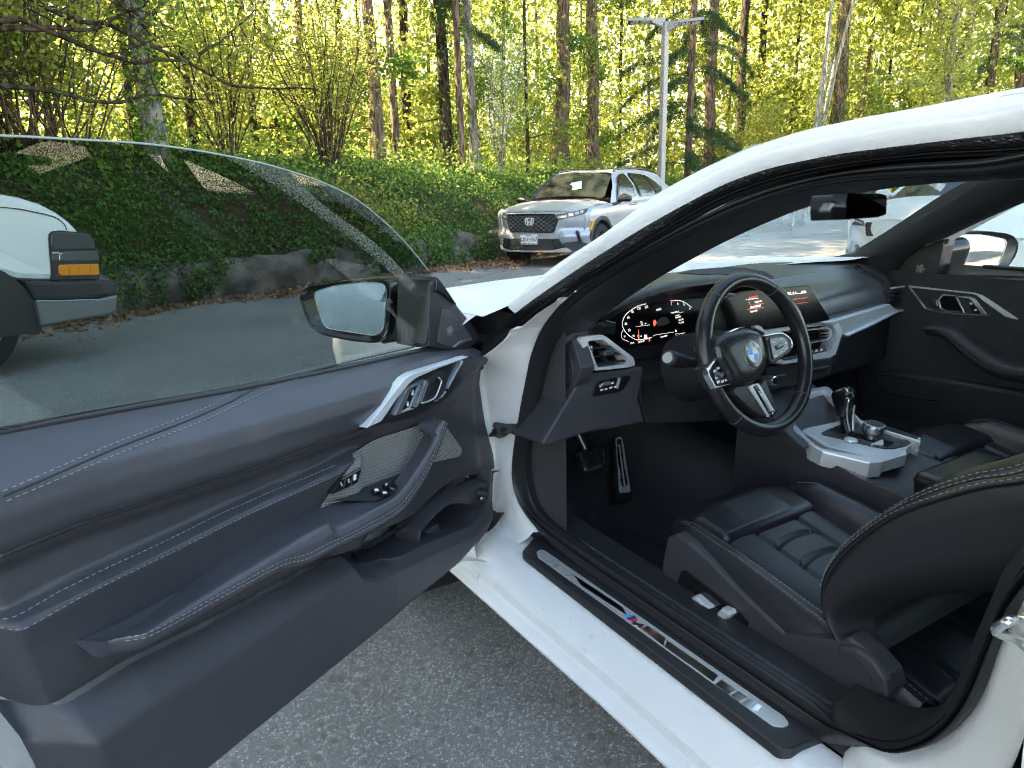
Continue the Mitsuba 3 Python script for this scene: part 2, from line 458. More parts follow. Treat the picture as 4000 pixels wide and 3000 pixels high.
# curves along the left pillar and roof rail, from the fender back
sil = np.array([(1.338,0.788,0.978),(1.231,0.751,1.058),(1.098,0.717,1.134),(1.003,0.676,1.203),(0.938,0.655,1.236),(0.892,0.643,1.255),(0.804,0.626,1.282),(0.721,0.615,1.298),(0.643,0.612,1.303),(0.573,0.609,1.308),(0.512,0.606,1.312),(0.452,0.604,1.315)])
sil = np.vstack([sil, [(.20, .640, 1.335), (-.10, .64, 1.33), (-.5, .655, 1.27), (-.9, .69, 1.15), (-1.25, .73, 1.03), (-1.45, .76, .985)]])
band = np.array([(1.324,0.782,0.958),(1.264,0.762,1.0),(1.164,0.735,1.061),(1.021,0.698,1.142),(0.921,0.667,1.194),(0.857,0.648,1.223),(0.789,0.636,1.242),(0.731,0.631,1.251),(0.676,0.626,1.258),(0.63,0.624,1.261),(0.561,0.621,1.265),(0.499,0.619,1.268),(0.44,0.617,1.271)])
blk = np.array([(1.288,0.759,0.974),(1.139,0.723,1.056),(1.024,0.692,1.123),(0.927,0.66,1.181),(0.862,0.642,1.21),(0.794,0.629,1.23),(0.737,0.622,1.241),(0.681,0.618,1.247),(0.616,0.614,1.252),(0.548,0.612,1.256),(0.441,0.612,1.256)])
chan = np.array([(1.264,0.743,0.976),(1.184,0.721,1.026),(1.118,0.705,1.061),(1.033,0.684,1.108),(0.931,0.655,1.165),(0.867,0.635,1.196),(0.799,0.622,1.218),(0.742,0.614,1.229),(0.686,0.608,1.238),(0.621,0.605,1.244),(0.552,0.604,1.246),(0.443,0.604,1.246)])
rear_rail = np.array([(.20, .0, 1.30), (-.10, .0, 1.295), (-.5, .0, 1.235), (-.9, .0, 1.12), (-1.20, .0, 1.02)])


def extend(c, dy, dz):
    r = rear_rail.copy(); r[:, 1] = side_y(r[:, 2]) + dy; r[:, 2] += dz
    return np.vstack([c, r])


N = 110
band_top = np.vstack([np.array([(1.39,0.785,0.918),(1.325,0.782,0.958)]), band[1:]])
blk_low = np.vstack([np.array([(1.378,0.77,0.915)]), blk])
chan_low = np.vstack([np.array([(1.351,0.755,0.919)]), chan[1:]])
A_, B_ = curve(sil, N), curve(extend(band, -.01, -.005), N)
mid = (A_ + B_) / 2 + np.array([0, .012, .006])
put(C + '__roof_rail', grid([A_, A_ * .3 + mid * .7, mid * .75 + B_ * .25, B_, B_ + [0, -.012, -.004]]), PAINT, True)
B2, K_ = curve(extend(band_top, -.01, -.005), N), curve(extend(blk_low, -.02, -.02), N)
put(C + '__drip_trim', grid([B2 + [0, -.01, .001], B2 + [0, .001, -.001], (B2 + K_) / 2 + [0, .003, 0], K_, K_ + [0, -.014, -.002]]), GLOSSWET, 40)
H_ = curve(extend(chan_low, -.03, -.035), N)
rows = []
for t, o in ((0, -.014), (.2, -.018), (.3, -.006), (.45, -.004), (.55, -.016), (.75, -.016), (.85, -.004), (1, -.004), (1.0, -.02)):
    rows.append(K_ * (1 - t) + H_ * t + np.array([0, o, 0]))
put(C + '__window_channel', grid(rows), RUBBER, 40)

# the door opening: three matched closed lines (seal outside, seal inside, trim edge inside)
front_out = [(1.221,0.728,0.999),(1.21,0.73,0.994),(1.226,0.744,0.963),(1.262,0.75,0.921),(1.291,0.75,0.878)] + [(1.345,0.75,0.726),(1.38,0.75,0.617),(1.394,0.75,0.547),(1.386,0.75,0.501),(1.366,0.75,0.469),(1.333,0.75,0.441),(1.309,0.75,0.426)]
front_in = [(1.174,0.712,1.012),(1.204,0.727,0.979),(1.228,0.74,0.94),(1.266,0.74,0.891),(1.286,0.74,0.857)] + [(1.34,0.74,0.725),(1.371,0.74,0.617),(1.384,0.74,0.561),(1.376,0.74,0.512),(1.356,0.74,0.483),(1.327,0.74,0.462),(1.292,0.74,0.45)]
front_trim = [(1.172,0.685,0.983),(1.209,0.699,0.952),(1.238,0.7,0.929),(1.28,0.7,0.897),(1.305,0.7,0.862)] + [(1.362,0.7,0.713),(1.394,0.7,0.624),(1.4,0.7,0.568),(1.393,0.7,0.521),(1.38,0.7,0.483),(1.351,0.7,0.452),(1.296,0.7,0.437)]
sill_x = np.linspace(1.17, .52, 8)
sill_out = [(x, .742, .408) for x in sill_x]
sill_in = [(x, .716, .437) for x in sill_x]
sill_trim = [(x, .688, .430) for x in sill_x]
back_out = [(0.52,0.75,0.431),(0.469,0.75,0.449),(0.417,0.75,0.477),(0.37,0.75,0.528),(0.344,0.75,0.582),(0.332,0.75,0.629),(0.324,0.75,0.702),(0.315,0.75,0.743),(0.309,0.75,0.777)]
back_in = [(0.535,0.74,0.437),(0.476,0.74,0.453),(0.425,0.74,0.479),(0.387,0.74,0.531),(0.365,0.74,0.575),(0.353,0.74,0.622),(0.341,0.74,0.684),(0.33,0.74,0.738),(0.32,0.74,0.814)]
back_trim = [(0.572,0.7,0.448),(0.511,0.7,0.45),(0.46,0.7,0.463),(0.423,0.7,0.491),(0.397,0.7,0.535),(0.384,0.7,0.582),(0.375,0.7,0.644),(0.36,0.7,0.723),(0.349,0.7,0.801)]
up_out = [(.235, .74, .95), (.17, .66, 1.14), (.13, .60, 1.25), (.20, .565, 1.285), (.30, .56, 1.29)]
up_in = [(.225, .73, .95), (.18, .65, 1.12), (.17, .60, 1.20), (.22, .565, 1.245), (.30, .555, 1.265)]
up_trim = [(.25, .69, .95), (.22, .62, 1.10), (.23, .57, 1.17), (.28, .54, 1.21), (.34, .53, 1.235)]
top_out = [tuple(p + [0, -.012, -.004]) for p in np.array([(0.443,0.604,1.246),(0.552,0.604,1.246),(0.621,0.605,1.244),(0.686,0.608,1.238),(0.742,0.614,1.229),(0.799,0.622,1.218),(0.867,0.635,1.196),(0.931,0.655,1.165),(1.033,0.684,1.108),(1.096,0.699,1.073)])]
top_in = [(0.438,0.605,1.22),(0.549,0.603,1.223),(0.62,0.604,1.222),(0.686,0.605,1.22),(0.741,0.613,1.209),(0.795,0.623,1.192),(0.862,0.639,1.167),(0.929,0.655,1.138),(1.027,0.677,1.091),(1.085,0.689,1.064)]
top_trim = [(0.462,0.549,1.213),(0.545,0.547,1.217),(0.648,0.55,1.212),(0.719,0.555,1.204),(0.775,0.564,1.191),(0.833,0.575,1.173),(0.902,0.593,1.143),(0.975,0.608,1.109),(1.063,0.63,1.061),(1.121,0.645,1.028)]


def ring(parts, ns): return np.vstack([curve(np.array(p), n) for p, n in zip(parts, ns)])


def loop(parts):
    """Matched sampling: each stretch evenly by its own length, then a light smoothing."""
    out = [resample(np.array(p), 40) for p in parts]
    P = np.vstack(out)
    for _ in range(6): P = (np.roll(P, 1, 0) + 2 * P + np.roll(P, -1, 0)) / 4
    return P


RO = loop([top_out, front_out, sill_out, back_out, up_out])
RI = loop([top_in, front_in, sill_in, back_in, up_in])
RT = loop([top_trim, front_trim, sill_trim, back_trim, up_trim])
nrm_o = np.array([0, 1.0, 0])
cen = RO.mean(0)
rows = []
for t, o in ((0, -.02), (0, .0), (.04, .008), (.16, .016), (.34, .018), (.44, .010), (.48, .002), (.52, .002), (.58, .014), (.72, .022), (.88, .018), (1.0, .004), (1.0, -.012)):
    P = RO * (1 - t) + RI * t
    up_ = np.where((RO[:, 2] < .46) & (RO[:, 0] > .45), 1.0, 0.0)[:, None]
    for _ in range(12): up_ = (np.roll(up_, 1, 0) + up_ + np.roll(up_, -1, 0)) / 3
    rows.append(P + o * (nrm_o * (1 - .8 * up_) + np.array([0, 0, .6]) * up_))
put(C + '__door_seal', grid(rows, cv=True), RUBBER, 50)
rows = [RI + [0, -.012, 0], RI * .9 + RT * .1 + [0, .002, 0], (RI + RT) / 2 + [0, .004, 0], RT * .95 + RI * .05, RT + [0, -.02, 0], RT + (RT - RI) * .15 + [0, -.06, 0]]
put(C + '__opening_trim', grid(rows, cv=True), DARK, 50)

# hinge-side jamb and latch-side jamb
F = curve(np.array(front_out), 80)
G_ = curve(np.array([(1.124,0.801,1.015),(1.182,0.816,0.98),(1.23,0.83,0.945),(1.264,0.83,0.938),(1.273,0.83,0.93),(1.279,0.83,0.921),(1.305,0.83,0.903),(1.341,0.83,0.882),(1.382,0.83,0.86)] + [(1.505,0.77,0.809),(1.499,0.77,0.737),(1.481,0.77,0.654),(1.462,0.77,0.564)] + [(1.477,0.77,0.469),(1.503,0.77,0.378),(1.544,0.77,0.298)] + [(1.36, .82, .345)]), 80)
gw = np.clip((.86 - G_[:, 2:3]) / .06, 0, 1)
put(C + '__hinge_jamb', grid([F + [-.004, -.012, 0], F + [.006, .002, 0], F * .85 + G_ * .15 + [0, .004, 0], F * .6 + G_ * .4 + [.006, .004, 0], F * .3 + G_ * .7 + [.004, .0, 0], F * .08 + G_ * .92 + [0, -.002, 0], G_, G_ + gw * [.05, .06, 0] + (1 - gw) * [.02, -.03, 0], G_ + gw * [.08, .12, 0] + (1 - gw) * [.02, -.03, 0]]), JAMB, True)
cs = np.array([(1.33,0.82,0.931),(1.29,0.82,0.935),(1.281,0.82,0.934),(1.29,0.82,0.926),(1.296,0.82,0.917),(1.322,0.82,0.898),(1.359,0.82,0.877),(1.4,0.82,0.856),(1.42,0.82,0.851),(1.41,0.82,0.87),(1.39,0.82,0.898),(1.359,0.82,0.915)])
ce = cs.mean(0) + [.02, -.02, 0]
put(C + '__cowl_seal', grid([cs, cs * .5 + ce * .5 + [.012, -.012, 0], np.repeat(ce[None], len(cs), 0)], cv=True), RUBBER, 40)
Bk = curve(np.array([(.50, .742, .40)] + back_out[1:] + up_out[:3]), 60)
put(C + '__latch_jamb', grid([Bk + [.004, -.012, 0], Bk + [-.012, .012, -.004], Bk + [-.035, .028, -.014 ], Bk + [-.052, .040, -.022], Bk + [-.060, .046, -.026], Bk + [-.066, .075, -.03], Bk + [-.075, .112, -.034]])
    , JAMB, True)
# latch striker on the rear jamb
st = np.array([(0.294,0.78,0.733),(0.313,0.78,0.739),(0.303,0.78,0.757),(0.298,0.78,0.758)])
q = curve(np.array([st[0] + [-.02, 0, -.01], st[0], st[1] + [0, .012, 0], st[2] + [0, .012, 0], st[3], st[3] + [-.02, 0, .01]]), 40)
put(C + '__latch_striker', tube(q, .0055, 10), CHROME)

# sill: painted rocker swept along x, with the sill plate on top
prof = np.array([(.735, .395), (.775, .396), (.798, .390), (.812, .374), (.838, .326), (.841, .320), (.838, .312), (.829, .289), (.828, .280), (.833, .272), (.846, .262), (.850, .256), (.848, .247), (.838, .241), (.80, .225), (.70, .215)])
xs = np.concatenate([np.linspace(-.50, .40, 8), [.465, .470, .478], np.linspace(.5, 1.42, 14), np.linspace(1.48, 1.62, 4)])
bul = np.interp(xs, [-.5, .2, .9, 1.62], [.035, .012, .004, .022])
P = np.array([[(x, y + b * (z < .39), z) for y, z in prof] for x, b in zip(xs, bul)])
put(C + '__rocker', grid(P, flip=True), PAINT, 35)
for x_ in (.4705,):
    put(C + '__shut_line', tube(curve(np.array([(x_, y + .012 * (z < .39) + .0008, z + .0004) for y, z in prof[1:-2]]), 60), .0016, 6), RUBBER, True)
plate = roundpoly([(a, b) for a, b, c in [(1.332,0.73,0.4),(1.281,0.806,0.4),(1.264,0.809,0.4),(0.555,0.811,0.4),(0.545,0.795,0.4),(0.536,0.724,0.4),(0.545,0.719,0.4)]], .012)
SP = Frame((0, 0, .402), (1, 0, 0), (0, 1, 0))
put(C + '__sill_plate', SP.m(slab(plate, -.012, .006, .004)), DARK, 40)
met = roundpoly([(a, b) for a, b, c in [(1.26,0.762,0.408),(1.257,0.781,0.408),(1.231,0.793,0.408),(0.59,0.781,0.408),(0.58,0.769,0.408),(0.579,0.756,0.408),(0.596,0.749,0.408)]], .008)
put(C + '__sill_plate__inlay', SP.m(slab(met, .005, .0072, .0006)), SILL, 40)
# polished fields, slanted bars and the three-stripe emblem let into the inlay
def sillq(a): return [(p[0], p[1]) for p in PXQ[a]]
PXQ = {'front_field': [(1.125,0.771,0.409),(0.968,0.764,0.409),(0.944,0.775,0.409),(1.082,0.784,0.409)], 'mid_field': [(0.895,0.765,0.409),(0.847,0.763,0.409),(0.832,0.783,0.409),(0.894,0.781,0.409)],
       'rear_field': [(0.84,0.766,0.409),(0.72,0.762,0.409),(0.713,0.781,0.409),(0.829,0.783,0.409)],
       'bar1': [(0.709,0.766,0.409),(0.679,0.764,0.409),(0.677,0.783,0.409),(0.707,0.783,0.409)], 'bar2': [(0.674,0.764,0.409),(0.656,0.763,0.409),(0.657,0.783,0.409),(0.674,0.782,0.409)],
       'bar3': [(0.652,0.762,0.409),(0.64,0.761,0.409),(0.64,0.782,0.409),(0.652,0.782,0.409)], 'bar4': [(0.637,0.761,0.409),(0.629,0.76,0.409),(0.625,0.776,0.409),(0.633,0.78,0.409)],
       'tick1': [(1.21,0.772,0.409),(1.207,0.771,0.409),(1.205,0.785,0.409),(1.208,0.786,0.409)], 'tick2': [(1.203,0.768,0.409),(1.2,0.767,0.409),(1.193,0.786,0.409),(1.196,0.788,0.409)], 'tick3': [(1.183,0.767,0.409),(1.18,0.766,0.409),(1.171,0.787,0.409),(1.175,0.789,0.409)],
       'tick4': [(1.16,0.767,0.409),(1.157,0.767,0.409),(1.156,0.784,0.409),(1.159,0.785,0.409)], 'tick5': [(1.129,0.771,0.409),(1.126,0.77,0.409),(1.127,0.787,0.409),(1.13,0.788,0.409)]}
for k, q in PXQ.items():
    q = [(a, b) for a, b, c in q]
    put(C + '__sill_plate__polished_field', SP.m(slab(q, .0071, .0078, .0)), SILLGLOSS if 'tick' not in k else CHROME, False)
for nm, col, q in (('blue', (.10, .35, .72), [(0.943,0.771,0.41),(0.934,0.762,0.41),(0.933,0.777,0.41),(0.944,0.783,0.41)]), ('navy', (.02, .03, .16), [(0.934,0.763,0.41),(0.926,0.766,0.41),(0.928,0.78,0.41),(0.937,0.781,0.41)]),
                   ('red', (.62, .03, .05), [(0.926,0.766,0.41),(0.918,0.77,0.41),(0.923,0.78,0.41),(0.931,0.783,0.41)])):
    put(C + '__sill_plate__emblem_stripe', SP.m(slab([(a, b) for a, b, c in q], .0071, .0082, 0)), pbr('stripe_' + nm, col, .3), False)
em = [(a, b) for a, b, c in [(0.918,0.784,0.41),(0.922,0.775,0.41),(0.91,0.776,0.41),(0.905,0.771,0.41),(0.9,0.768,0.41),(0.895,0.782,0.41),(0.901,0.785,0.41),(0.904,0.78,0.41),(0.909,0.783,0.41),(0.911,0.788,0.41)]]
put(C + '__sill_plate__emblem_letter', SP.m(slab(em, .0071, .0084, 0)), SILLGLOSS, False)

# ---------------------------------------------------------------- body panels
def body_side(x):
    """Half section of the lower body: (y, z) rows from rocker to the top edge of the fender."""
    zb = np.interp(x, [-2.03, -1.9, -1.5, -.9, .2, 1.45, 1.9, 2.3, 2.55, 2.68, 2.74], [.90, .955, .985, .975, .955, .945, .915, .862, .80, .74, .66])
    s = np.interp(x, [-2.05, -1.98, -1.8, -1.3, -.9, .2, 1.4, 2.0, 2.35, 2.55, 2.67, 2.74], [.70, .82, .93, 1.0, 1.015, 1.0, 1.0, 1.0, .965, .905, .82, .70])
    rows = [(.80, .225), (.850, .256), (.846, .31), (.858, .38), (.88, .50), (.89, .62), (.905, .72), (.913, .80), (.900, .86), (.868, .915), (.825, .94)]
    return [(y * s, .225 + (z - .225) * (zb - .225) / (.94 - .225)) for y, z in rows]


def panel(x0, x1, n, arch_x=None, side=1):
    xs = np.linspace(x0, x1, n)
    P = np.array([[(x, side * y, z) for y, z in np.array(body_side(x))] for x in xs])
    fine = np.array([curve(r, 40) for r in P])
    m = grid(fine, flip=side > 0)
    if arch_x is not None:
        c = m.vertices[m.faces].mean(1)
        m.update_faces(np.hypot(c[:, 0] - arch_x, c[:, 2] - .335) > .365)
    return m


FA, RA = 1.97, -.88
put(C + '__front_fender', panel(1.425, 2.70, 90, FA, 1), PAINT, True)
put(C + '__front_fender', panel(1.425, 2.70, 90, FA, -1), PAINT, True)
put(C + '__quarter_panel', panel(-2.0, .232, 140, RA, 1), PAINT, True)
put(C + '__body_side', panel(-2.0, 1.42, 170, RA, -1), PAINT, True)
for sx, ax in ((1, FA), (-1, FA), (1, RA), (-1, RA)):
    g = np.linspace(math.radians(-18), math.radians(198), 40)
    yy = np.interp(g, [math.radians(-18), math.radians(90), math.radians(198)], [.858, .895, .858]) * (1 if ax > 0 else 1.01)
    arc = np.stack([ax + .365 * np.cos(g), sx * yy, .335 + .365 * np.sin(g)], 1)
    put(C + '__wheel_arch', tube(arc, .012, 8), PAINT, True)
    liner = np.stack([np.stack([ax + .37 * np.cos(g), np.full_like(g, sx * w_), .335 + .37 * np.sin(g)], 1) for w_ in (.88, .50)])
    put(C + '__wheel_liner', cat(grid(liner), ), DARK, True)


def wheel(key, x, y, r, width, side, rim_mat, spokes=10, tyre=TYRE):
    wd = width / 2
    prof = [(r * .64, -wd * .9), (r * .70, -wd), (r * .94, -wd), (r, -wd * .75), (r, wd * .75), (r * .94, wd), (r * .70, wd), (r * .64, wd * .9)]
    t = lathe(prof, 48, 'y'); t.vertices += [x, y, r]
    put(key + '__tyre', t, tyre, 30)
    o = side * wd * .8
    rim = [lathe([(r * .66, -wd * .8), (r * .60, -wd * .5), (r * .60, wd * .5), (r * .66, wd * .95), (r * .68, wd * .95)], 40, 'y'),
           lathe([(.0, o * 1.0), (r * .15, o), (r * .17, o * .9), (r * .17, o * .5)], 24, 'y')]
    for k in range(spokes):
        a = 2 * math.pi * k / spokes
        b = box((r * .39, 0, 0), (r * .5, .03, r * .075), .006)
        v = b.vertices @ np.array([[math.cos(a), 0, math.sin(a)], [0, 1, 0], [-math.sin(a), 0, math.cos(a)]])
        rim.append(trimesh.Trimesh(v + [0, o * .85, 0], b.faces, process=False))
    rm = cat(rim); rm.vertices += [x, y, r]
    put(key + '__rim', rm, rim_mat, 30)
    d = lathe([(0, o * .25), (r * .55, o * .25)], 32, 'y'); d.vertices += [x, y, r]
    put(key + '__brake_disc', d, STEEL, False)


RIM = pbr('alloy_grey', (.16, .16, .17), .3, .5, metal=.9)
for x in (FA, RA):
    for sgn in (1, -1):
        k = name(C + '__wheel'); k = f'{C}__wheel' if f'{C}__wheel__tyre' not in scene else next(f'{C}__wheel_{i:03d}' for i in range(1, 9) if f'{C}__wheel_{i:03d}__tyre' not in scene)
        wheel(k, x, sgn * .775, .335, .235, sgn, RIM)

# hood: crowned, with two soft ridges and water drops standing on the paint
DROPS = lambda p, n, uv: smoothstep(.62, .80, noise(p.x * 190, p.y * 190, p.z * 190)) * (.5 + .5 * noise(p.x * 9, p.y * 9, 3.0))
WETPAINT = pbr('wet_white_paint', (.80, .81, .82), .22, .5, coat=1.0, bump=DROPS, scale=.0022)
xs = np.linspace(1.40, 2.735, 60); P = []
for x in xs:
    y0, z0 = body_side(x)[-1]
    cz = np.interp(x, [1.40, 1.8, 2.2, 2.5, 2.65, 2.735], [.985, .965, .915, .85, .79, .70])
    t = np.linspace(-1, 1, 41)
    edge = np.exp(-((np.abs(t) - .80) / .10)**2) * .012
    zz = z0 + (cz - z0) * (1 - np.abs(t)**2.6) + edge
    zz[0] = zz[-1] = z0
    inset_ = np.interp(x, [1.40, 1.62], [0, 0])
    P.append(np.stack([np.full(41, x) + np.interp(np.abs(t), [0, 1], [.22 if x < 1.41 else 0, 0]) , -t * (y0 - .003), zz], 1))
put(C + '__hood', grid(np.array(P), flip=True), WETPAINT, True)
nose = []
fs = [np.array([(2.735 + .045 * (1 - (abs(y) / .60)**2) * math.sin(f * math.pi) ** .5 if f not in (0, 1) else 2.72, y, .235 + f * (.665 - .235)) for y in np.linspace(-.64, .64, 31)]) for f in np.linspace(0, 1, 12)]
put(C + '__front_bumper', grid(np.array(fs)), PAINT, True)
for sgn in (1, -1):
    GF = Frame((2.775, sgn * .13, .50), (0, 1, 0), (-.1, 0, 1))
    put(C + '__kidney_grille', GF.m(slab(roundpoly([(-.11, -.20), (.11, -.20), (.13, .13), (-.09, .13)], .03), -.05, .012, .008)), GLOSS, 30)
    HF = Frame((2.69, sgn * .53, .63), (-.35 * sgn, sgn * .9, 0) if sgn > 0 else (.35, .9, 0), (-.2, 0, 1))
    put(C + '__headlight', HF.m(slab(roundpoly([(-.14, -.05), (.14, -.04), (.17, .05), (-.12, .05)], .02), -.06, .02, .008)), GLOSS, 30)
rear = [np.array([(-2.0 - .05 * math.sin(f * math.pi) * (1 - (abs(y) / .72)**4), y, .24 + f * .70) for y in np.linspace(-.72, .72, 31)]) for f in np.linspace(0, 1, 12)]
put(C + '__rear_bumper', grid(np.array(rear), flip=True), PAINT, True)
xs = np.linspace(-2.0, -1.30, 20)
put(C + '__boot_lid', grid(np.array([np.stack([np.full(21, x), np.linspace(1, -1, 21) * body_side(x)[-1][0], body_side(x)[-1][1] + .03 * (1 - np.linspace(-1, 1, 21)**2)], 1) for x in xs])), PAINT, True)

# ---------------------------------------------------------------- roof, glass, right-hand greenhouse
SL = curve(sil, 200)
def at_x(c, x):
    o = np.argsort(c[:, 0]); return np.array([x, np.interp(x, c[o, 0], c[o, 1]), np.interp(x, c[o, 0], c[o, 2])])
t = np.linspace(1, -1, 31)
HEAD = .84
def cross(x, lift, dx=0.0, dy=0.0):
    p = at_x(SL, x); y = p[1] - dy
    return np.stack([x + dx * (1 - t**2), t * y, p[2] + lift * (1 - np.abs(t)**2.4)], 1)
xs = np.linspace(HEAD, -.42, 26)
WETROOF = pbr('wet_roof_paint', (.80, .81, .82), .30, .5, coat=1.0, bump=DROPS, scale=.0015)
put(C + '__roof', grid(np.array([cross(x, np.interp(x, [-.42, .3, HEAD], [.045, .06, .035]), .05 * max(0, (x - .5) / .34)**2) for x in xs]), flip=False), WETROOF, True)
base = np.stack([1.36 + .38 * (1 - np.abs(t)**2.2), t * .80, .965 + .0 * t], 1)
head = cross(HEAD, .035, .05)
SA = curve(np.array([p for p in SL if p[0] >= HEAD][::-1]), 30)          # left edge from the header down
P = []
for k in range(30):
    f = k / 29; row = head * (1 - f) + base * f
    e = SA[k]; row[:, 1] = t * e[1]; x_mid = row[15, 0]
    row[:, 0] = e[0] + (x_mid - e[0]) * (1 - np.abs(t)**2.2); row[:, 2] = e[2] + (row[15, 2] - e[2]) * (1 - np.abs(t)**2.2)
    P.append(row + np.array([0, 0, .008]))
P = np.array(P)
put(C + '__windscreen', grid(P[:, 1:-1]), CLEAR, True)
# right pillar and rail: mirror of the left one outside, trim inside
put(C + '__roof_rail', mirrored(grid([A_, A_ * .3 + mid * .7, mid * .75 + B_ * .25, B_, B_ + [0, -.012, -.004]])), PAINT, True)
TRb = curve(np.vstack([[(1.30, .70, .985)], RT[:40][::-1][2:]]), 60)
glass_in = np.stack([TRb[:, 0] + .02, TRb[:, 1] - .075, TRb[:, 2] + .012], 1)
put(C + '__pillar_trim', grid([TRb + [0.0, .0, .006], (TRb + glass_in) / 2 + [0, -.004, .004], glass_in + [0, .02, .004], glass_in + [.03, .03, .03]]), ALCANT, True)
# right-hand pillar trim between the windscreen and the passenger window
WC = [(1.545,-0.66,0.955),(1.502,-0.66,0.965)] + [(1.451,-0.65,0.986),(1.413,-0.65,1.009)] + [(1.308,-0.625,1.071)] + [(1.163,-0.585,1.158)] + [(1.061,-0.555,1.206)] + [(.93, -.53, 1.255), (.80, -.52, 1.285), (.40, -.51, 1.315), (-.2, -.51, 1.31)]
SC = [(1.386,-0.745,0.907)] + [(1.341,-0.735,0.967)] + [(1.289,-0.72,1.011)] + [(1.212,-0.7,1.041)] + [(1.147,-0.68,1.073)] + [(1.061,-0.655,1.114)] + [(0.978,-0.63,1.15)] + [(.80, -.60, 1.225), (.50, -.585, 1.25), (.10, -.58, 1.25), (-.3, -.59, 1.20)]
WCc, SCc = curve(np.array(WC), 70), curve(np.array(SC), 70)
mid_ = (WCc + SCc) / 2 + np.array([-.012, .03, -.008])
put(C + '__pillar_trim', grid([WCc + [.03, -.02, .01], WCc, WCc * .85 + SCc * .15 + [-.006, .008, -.004], mid_, SCc * .85 + WCc * .15 + [-.006, .014, -.004], SCc, SCc + [.0, -.04, .01]], flip=True), pbr('pillar_cloth', (.040, .040, .044), .8, .2, bump=grain(500), scale=.0005), True)
hk = [(1.125,-0.63,1.151),(1.099,-0.63,1.169),(1.091,-0.63,1.171),(1.092,-0.63,1.161),(1.115,-0.63,1.145),(1.123,-0.63,1.142)]; HK = Frame((0, -.622, 0), (-1, 0, 0), (0, 0, 1))
put(C + '__pillar_trim_001__clip_cover', HK.m(slab(roundpoly([(-a, c) for a, b, c in hk], .003), -.01, .006, .002)), DARK, 40)
xs = np.linspace(.80, -.45, 20)
hl = np.array([np.stack([np.full(31, x), t * (at_x(SL, x)[1] - .05), at_x(SL, x)[2] - .055 + .05 * (1 - np.abs(t)**3)], 1) for x in xs])
put(C + '__headliner', grid(hl), ALCANT, True)
hd = cross(HEAD, .035, .05); hd2 = hl[0]
put(C + '__header_trim', grid([hd + [0, 0, -.004], hd * .6 + hd2 * .4 + [0, 0, -.022], hd2 + [-.02, 0, -.004]]), ALCANT, True)
# rear window, parcel shelf, right side glass
rw = np.array([cross(x, np.interp(x, [-1.30, -.42], [.02, .045]), 0, .03) for x in np.linspace(-.42, -1.30, 12)])
put(C + '__rear_window', grid(rw + [0, 0, .002]), TINT, True)
for nm, x0, x1 in (('passenger_window', 1.16, .15), ('quarter_window', .10, -.75)):
    xs = np.linspace(x0, x1, 24)
    o_ = np.argsort(SCc[:, 0]); top = np.array([[x, np.interp(x, SCc[o_, 0], SCc[o_, 1]) - .02, np.interp(x, SCc[o_, 0], SCc[o_, 2]) + .01] for x in xs])
    bot = np.array([[x, -.775, .945] for x in xs])
    top[:, 2] = np.maximum(top[:, 2], .947)
    put(C + '__' + nm, grid([bot, (bot + top) / 2 + [0, -.008, 0], top]), CLEAR if nm[0] == 'p' else TINT, True)
put(C + '__parcel_shelf', grid([np.array([(-.55, y, .93) for y in np.linspace(-.7, .7, 5)]), np.array([(-1.35, y, .98) for y in np.linspace(-.7, .7, 5)])]), ALCANT, True)
# left quarter window and pillar behind the door
xs = np.linspace(.10, -.75, 20)
top = np.array([[x, side_y(at_x(SL, x)[2] - .05) - .03, at_x(SL, x)[2] - .045] for x in xs]); bot = np.array([[x, .785, .955] for x in xs])
put(C + '__quarter_window', grid([bot, top], flip=True), TINT, True)
pil = lambda s: grid(np.array([[(.23 - .10 * f, s * (.86 - .27 * f), .94 + .36 * f) for f in np.linspace(0, 1, 8)], [(.10 - .02 * f, s * (.86 - .27 * f), .94 + .36 * f) for f in np.linspace(0, 1, 8)]]), flip=s > 0)
put(C + '__window_pillar', pil(1), GLOSS, True); put(C + '__window_pillar', pil(-1), GLOSS, True)
# door-size skin joining the shoulder to the glass line on the right and behind the door
for s_, x0 in ((1, .232), (-1, 1.42)):
    xs = np.linspace(x0, -1.6, 40)
    a = np.array([(x, s_ * body_side(x)[-1][0], body_side(x)[-1][1]) for x in xs]); b = np.array([(x, s_ * .785, .957) for x in xs])
    put(C + '__shoulder', grid([a, b], flip=s_ > 0), PAINT, True)

# ================================================================ the open driver's door (local axes of DOOR)
D = C + '__door'
GLASS = Frame(DOOR.O + np.array([0, 0, .95]) - .05 * DOOR.n, DOOR.u, np.array([0, 0, 1]) + .12 * DOOR.n)
MIR = Frame((1.578, 1.071, .966), DOOR.n + .30 * DOOR.u, (0, 0, 1))


def at_u(c, u):
    c = np.asarray(c, float); o = np.argsort(c[:, 0]); return np.interp(u, c[o, 0], c[o, 1])


def sm(a, b, x):
    t = np.clip((x - a) / (b - a), 0, 1); return t * t * (3 - 2 * t)


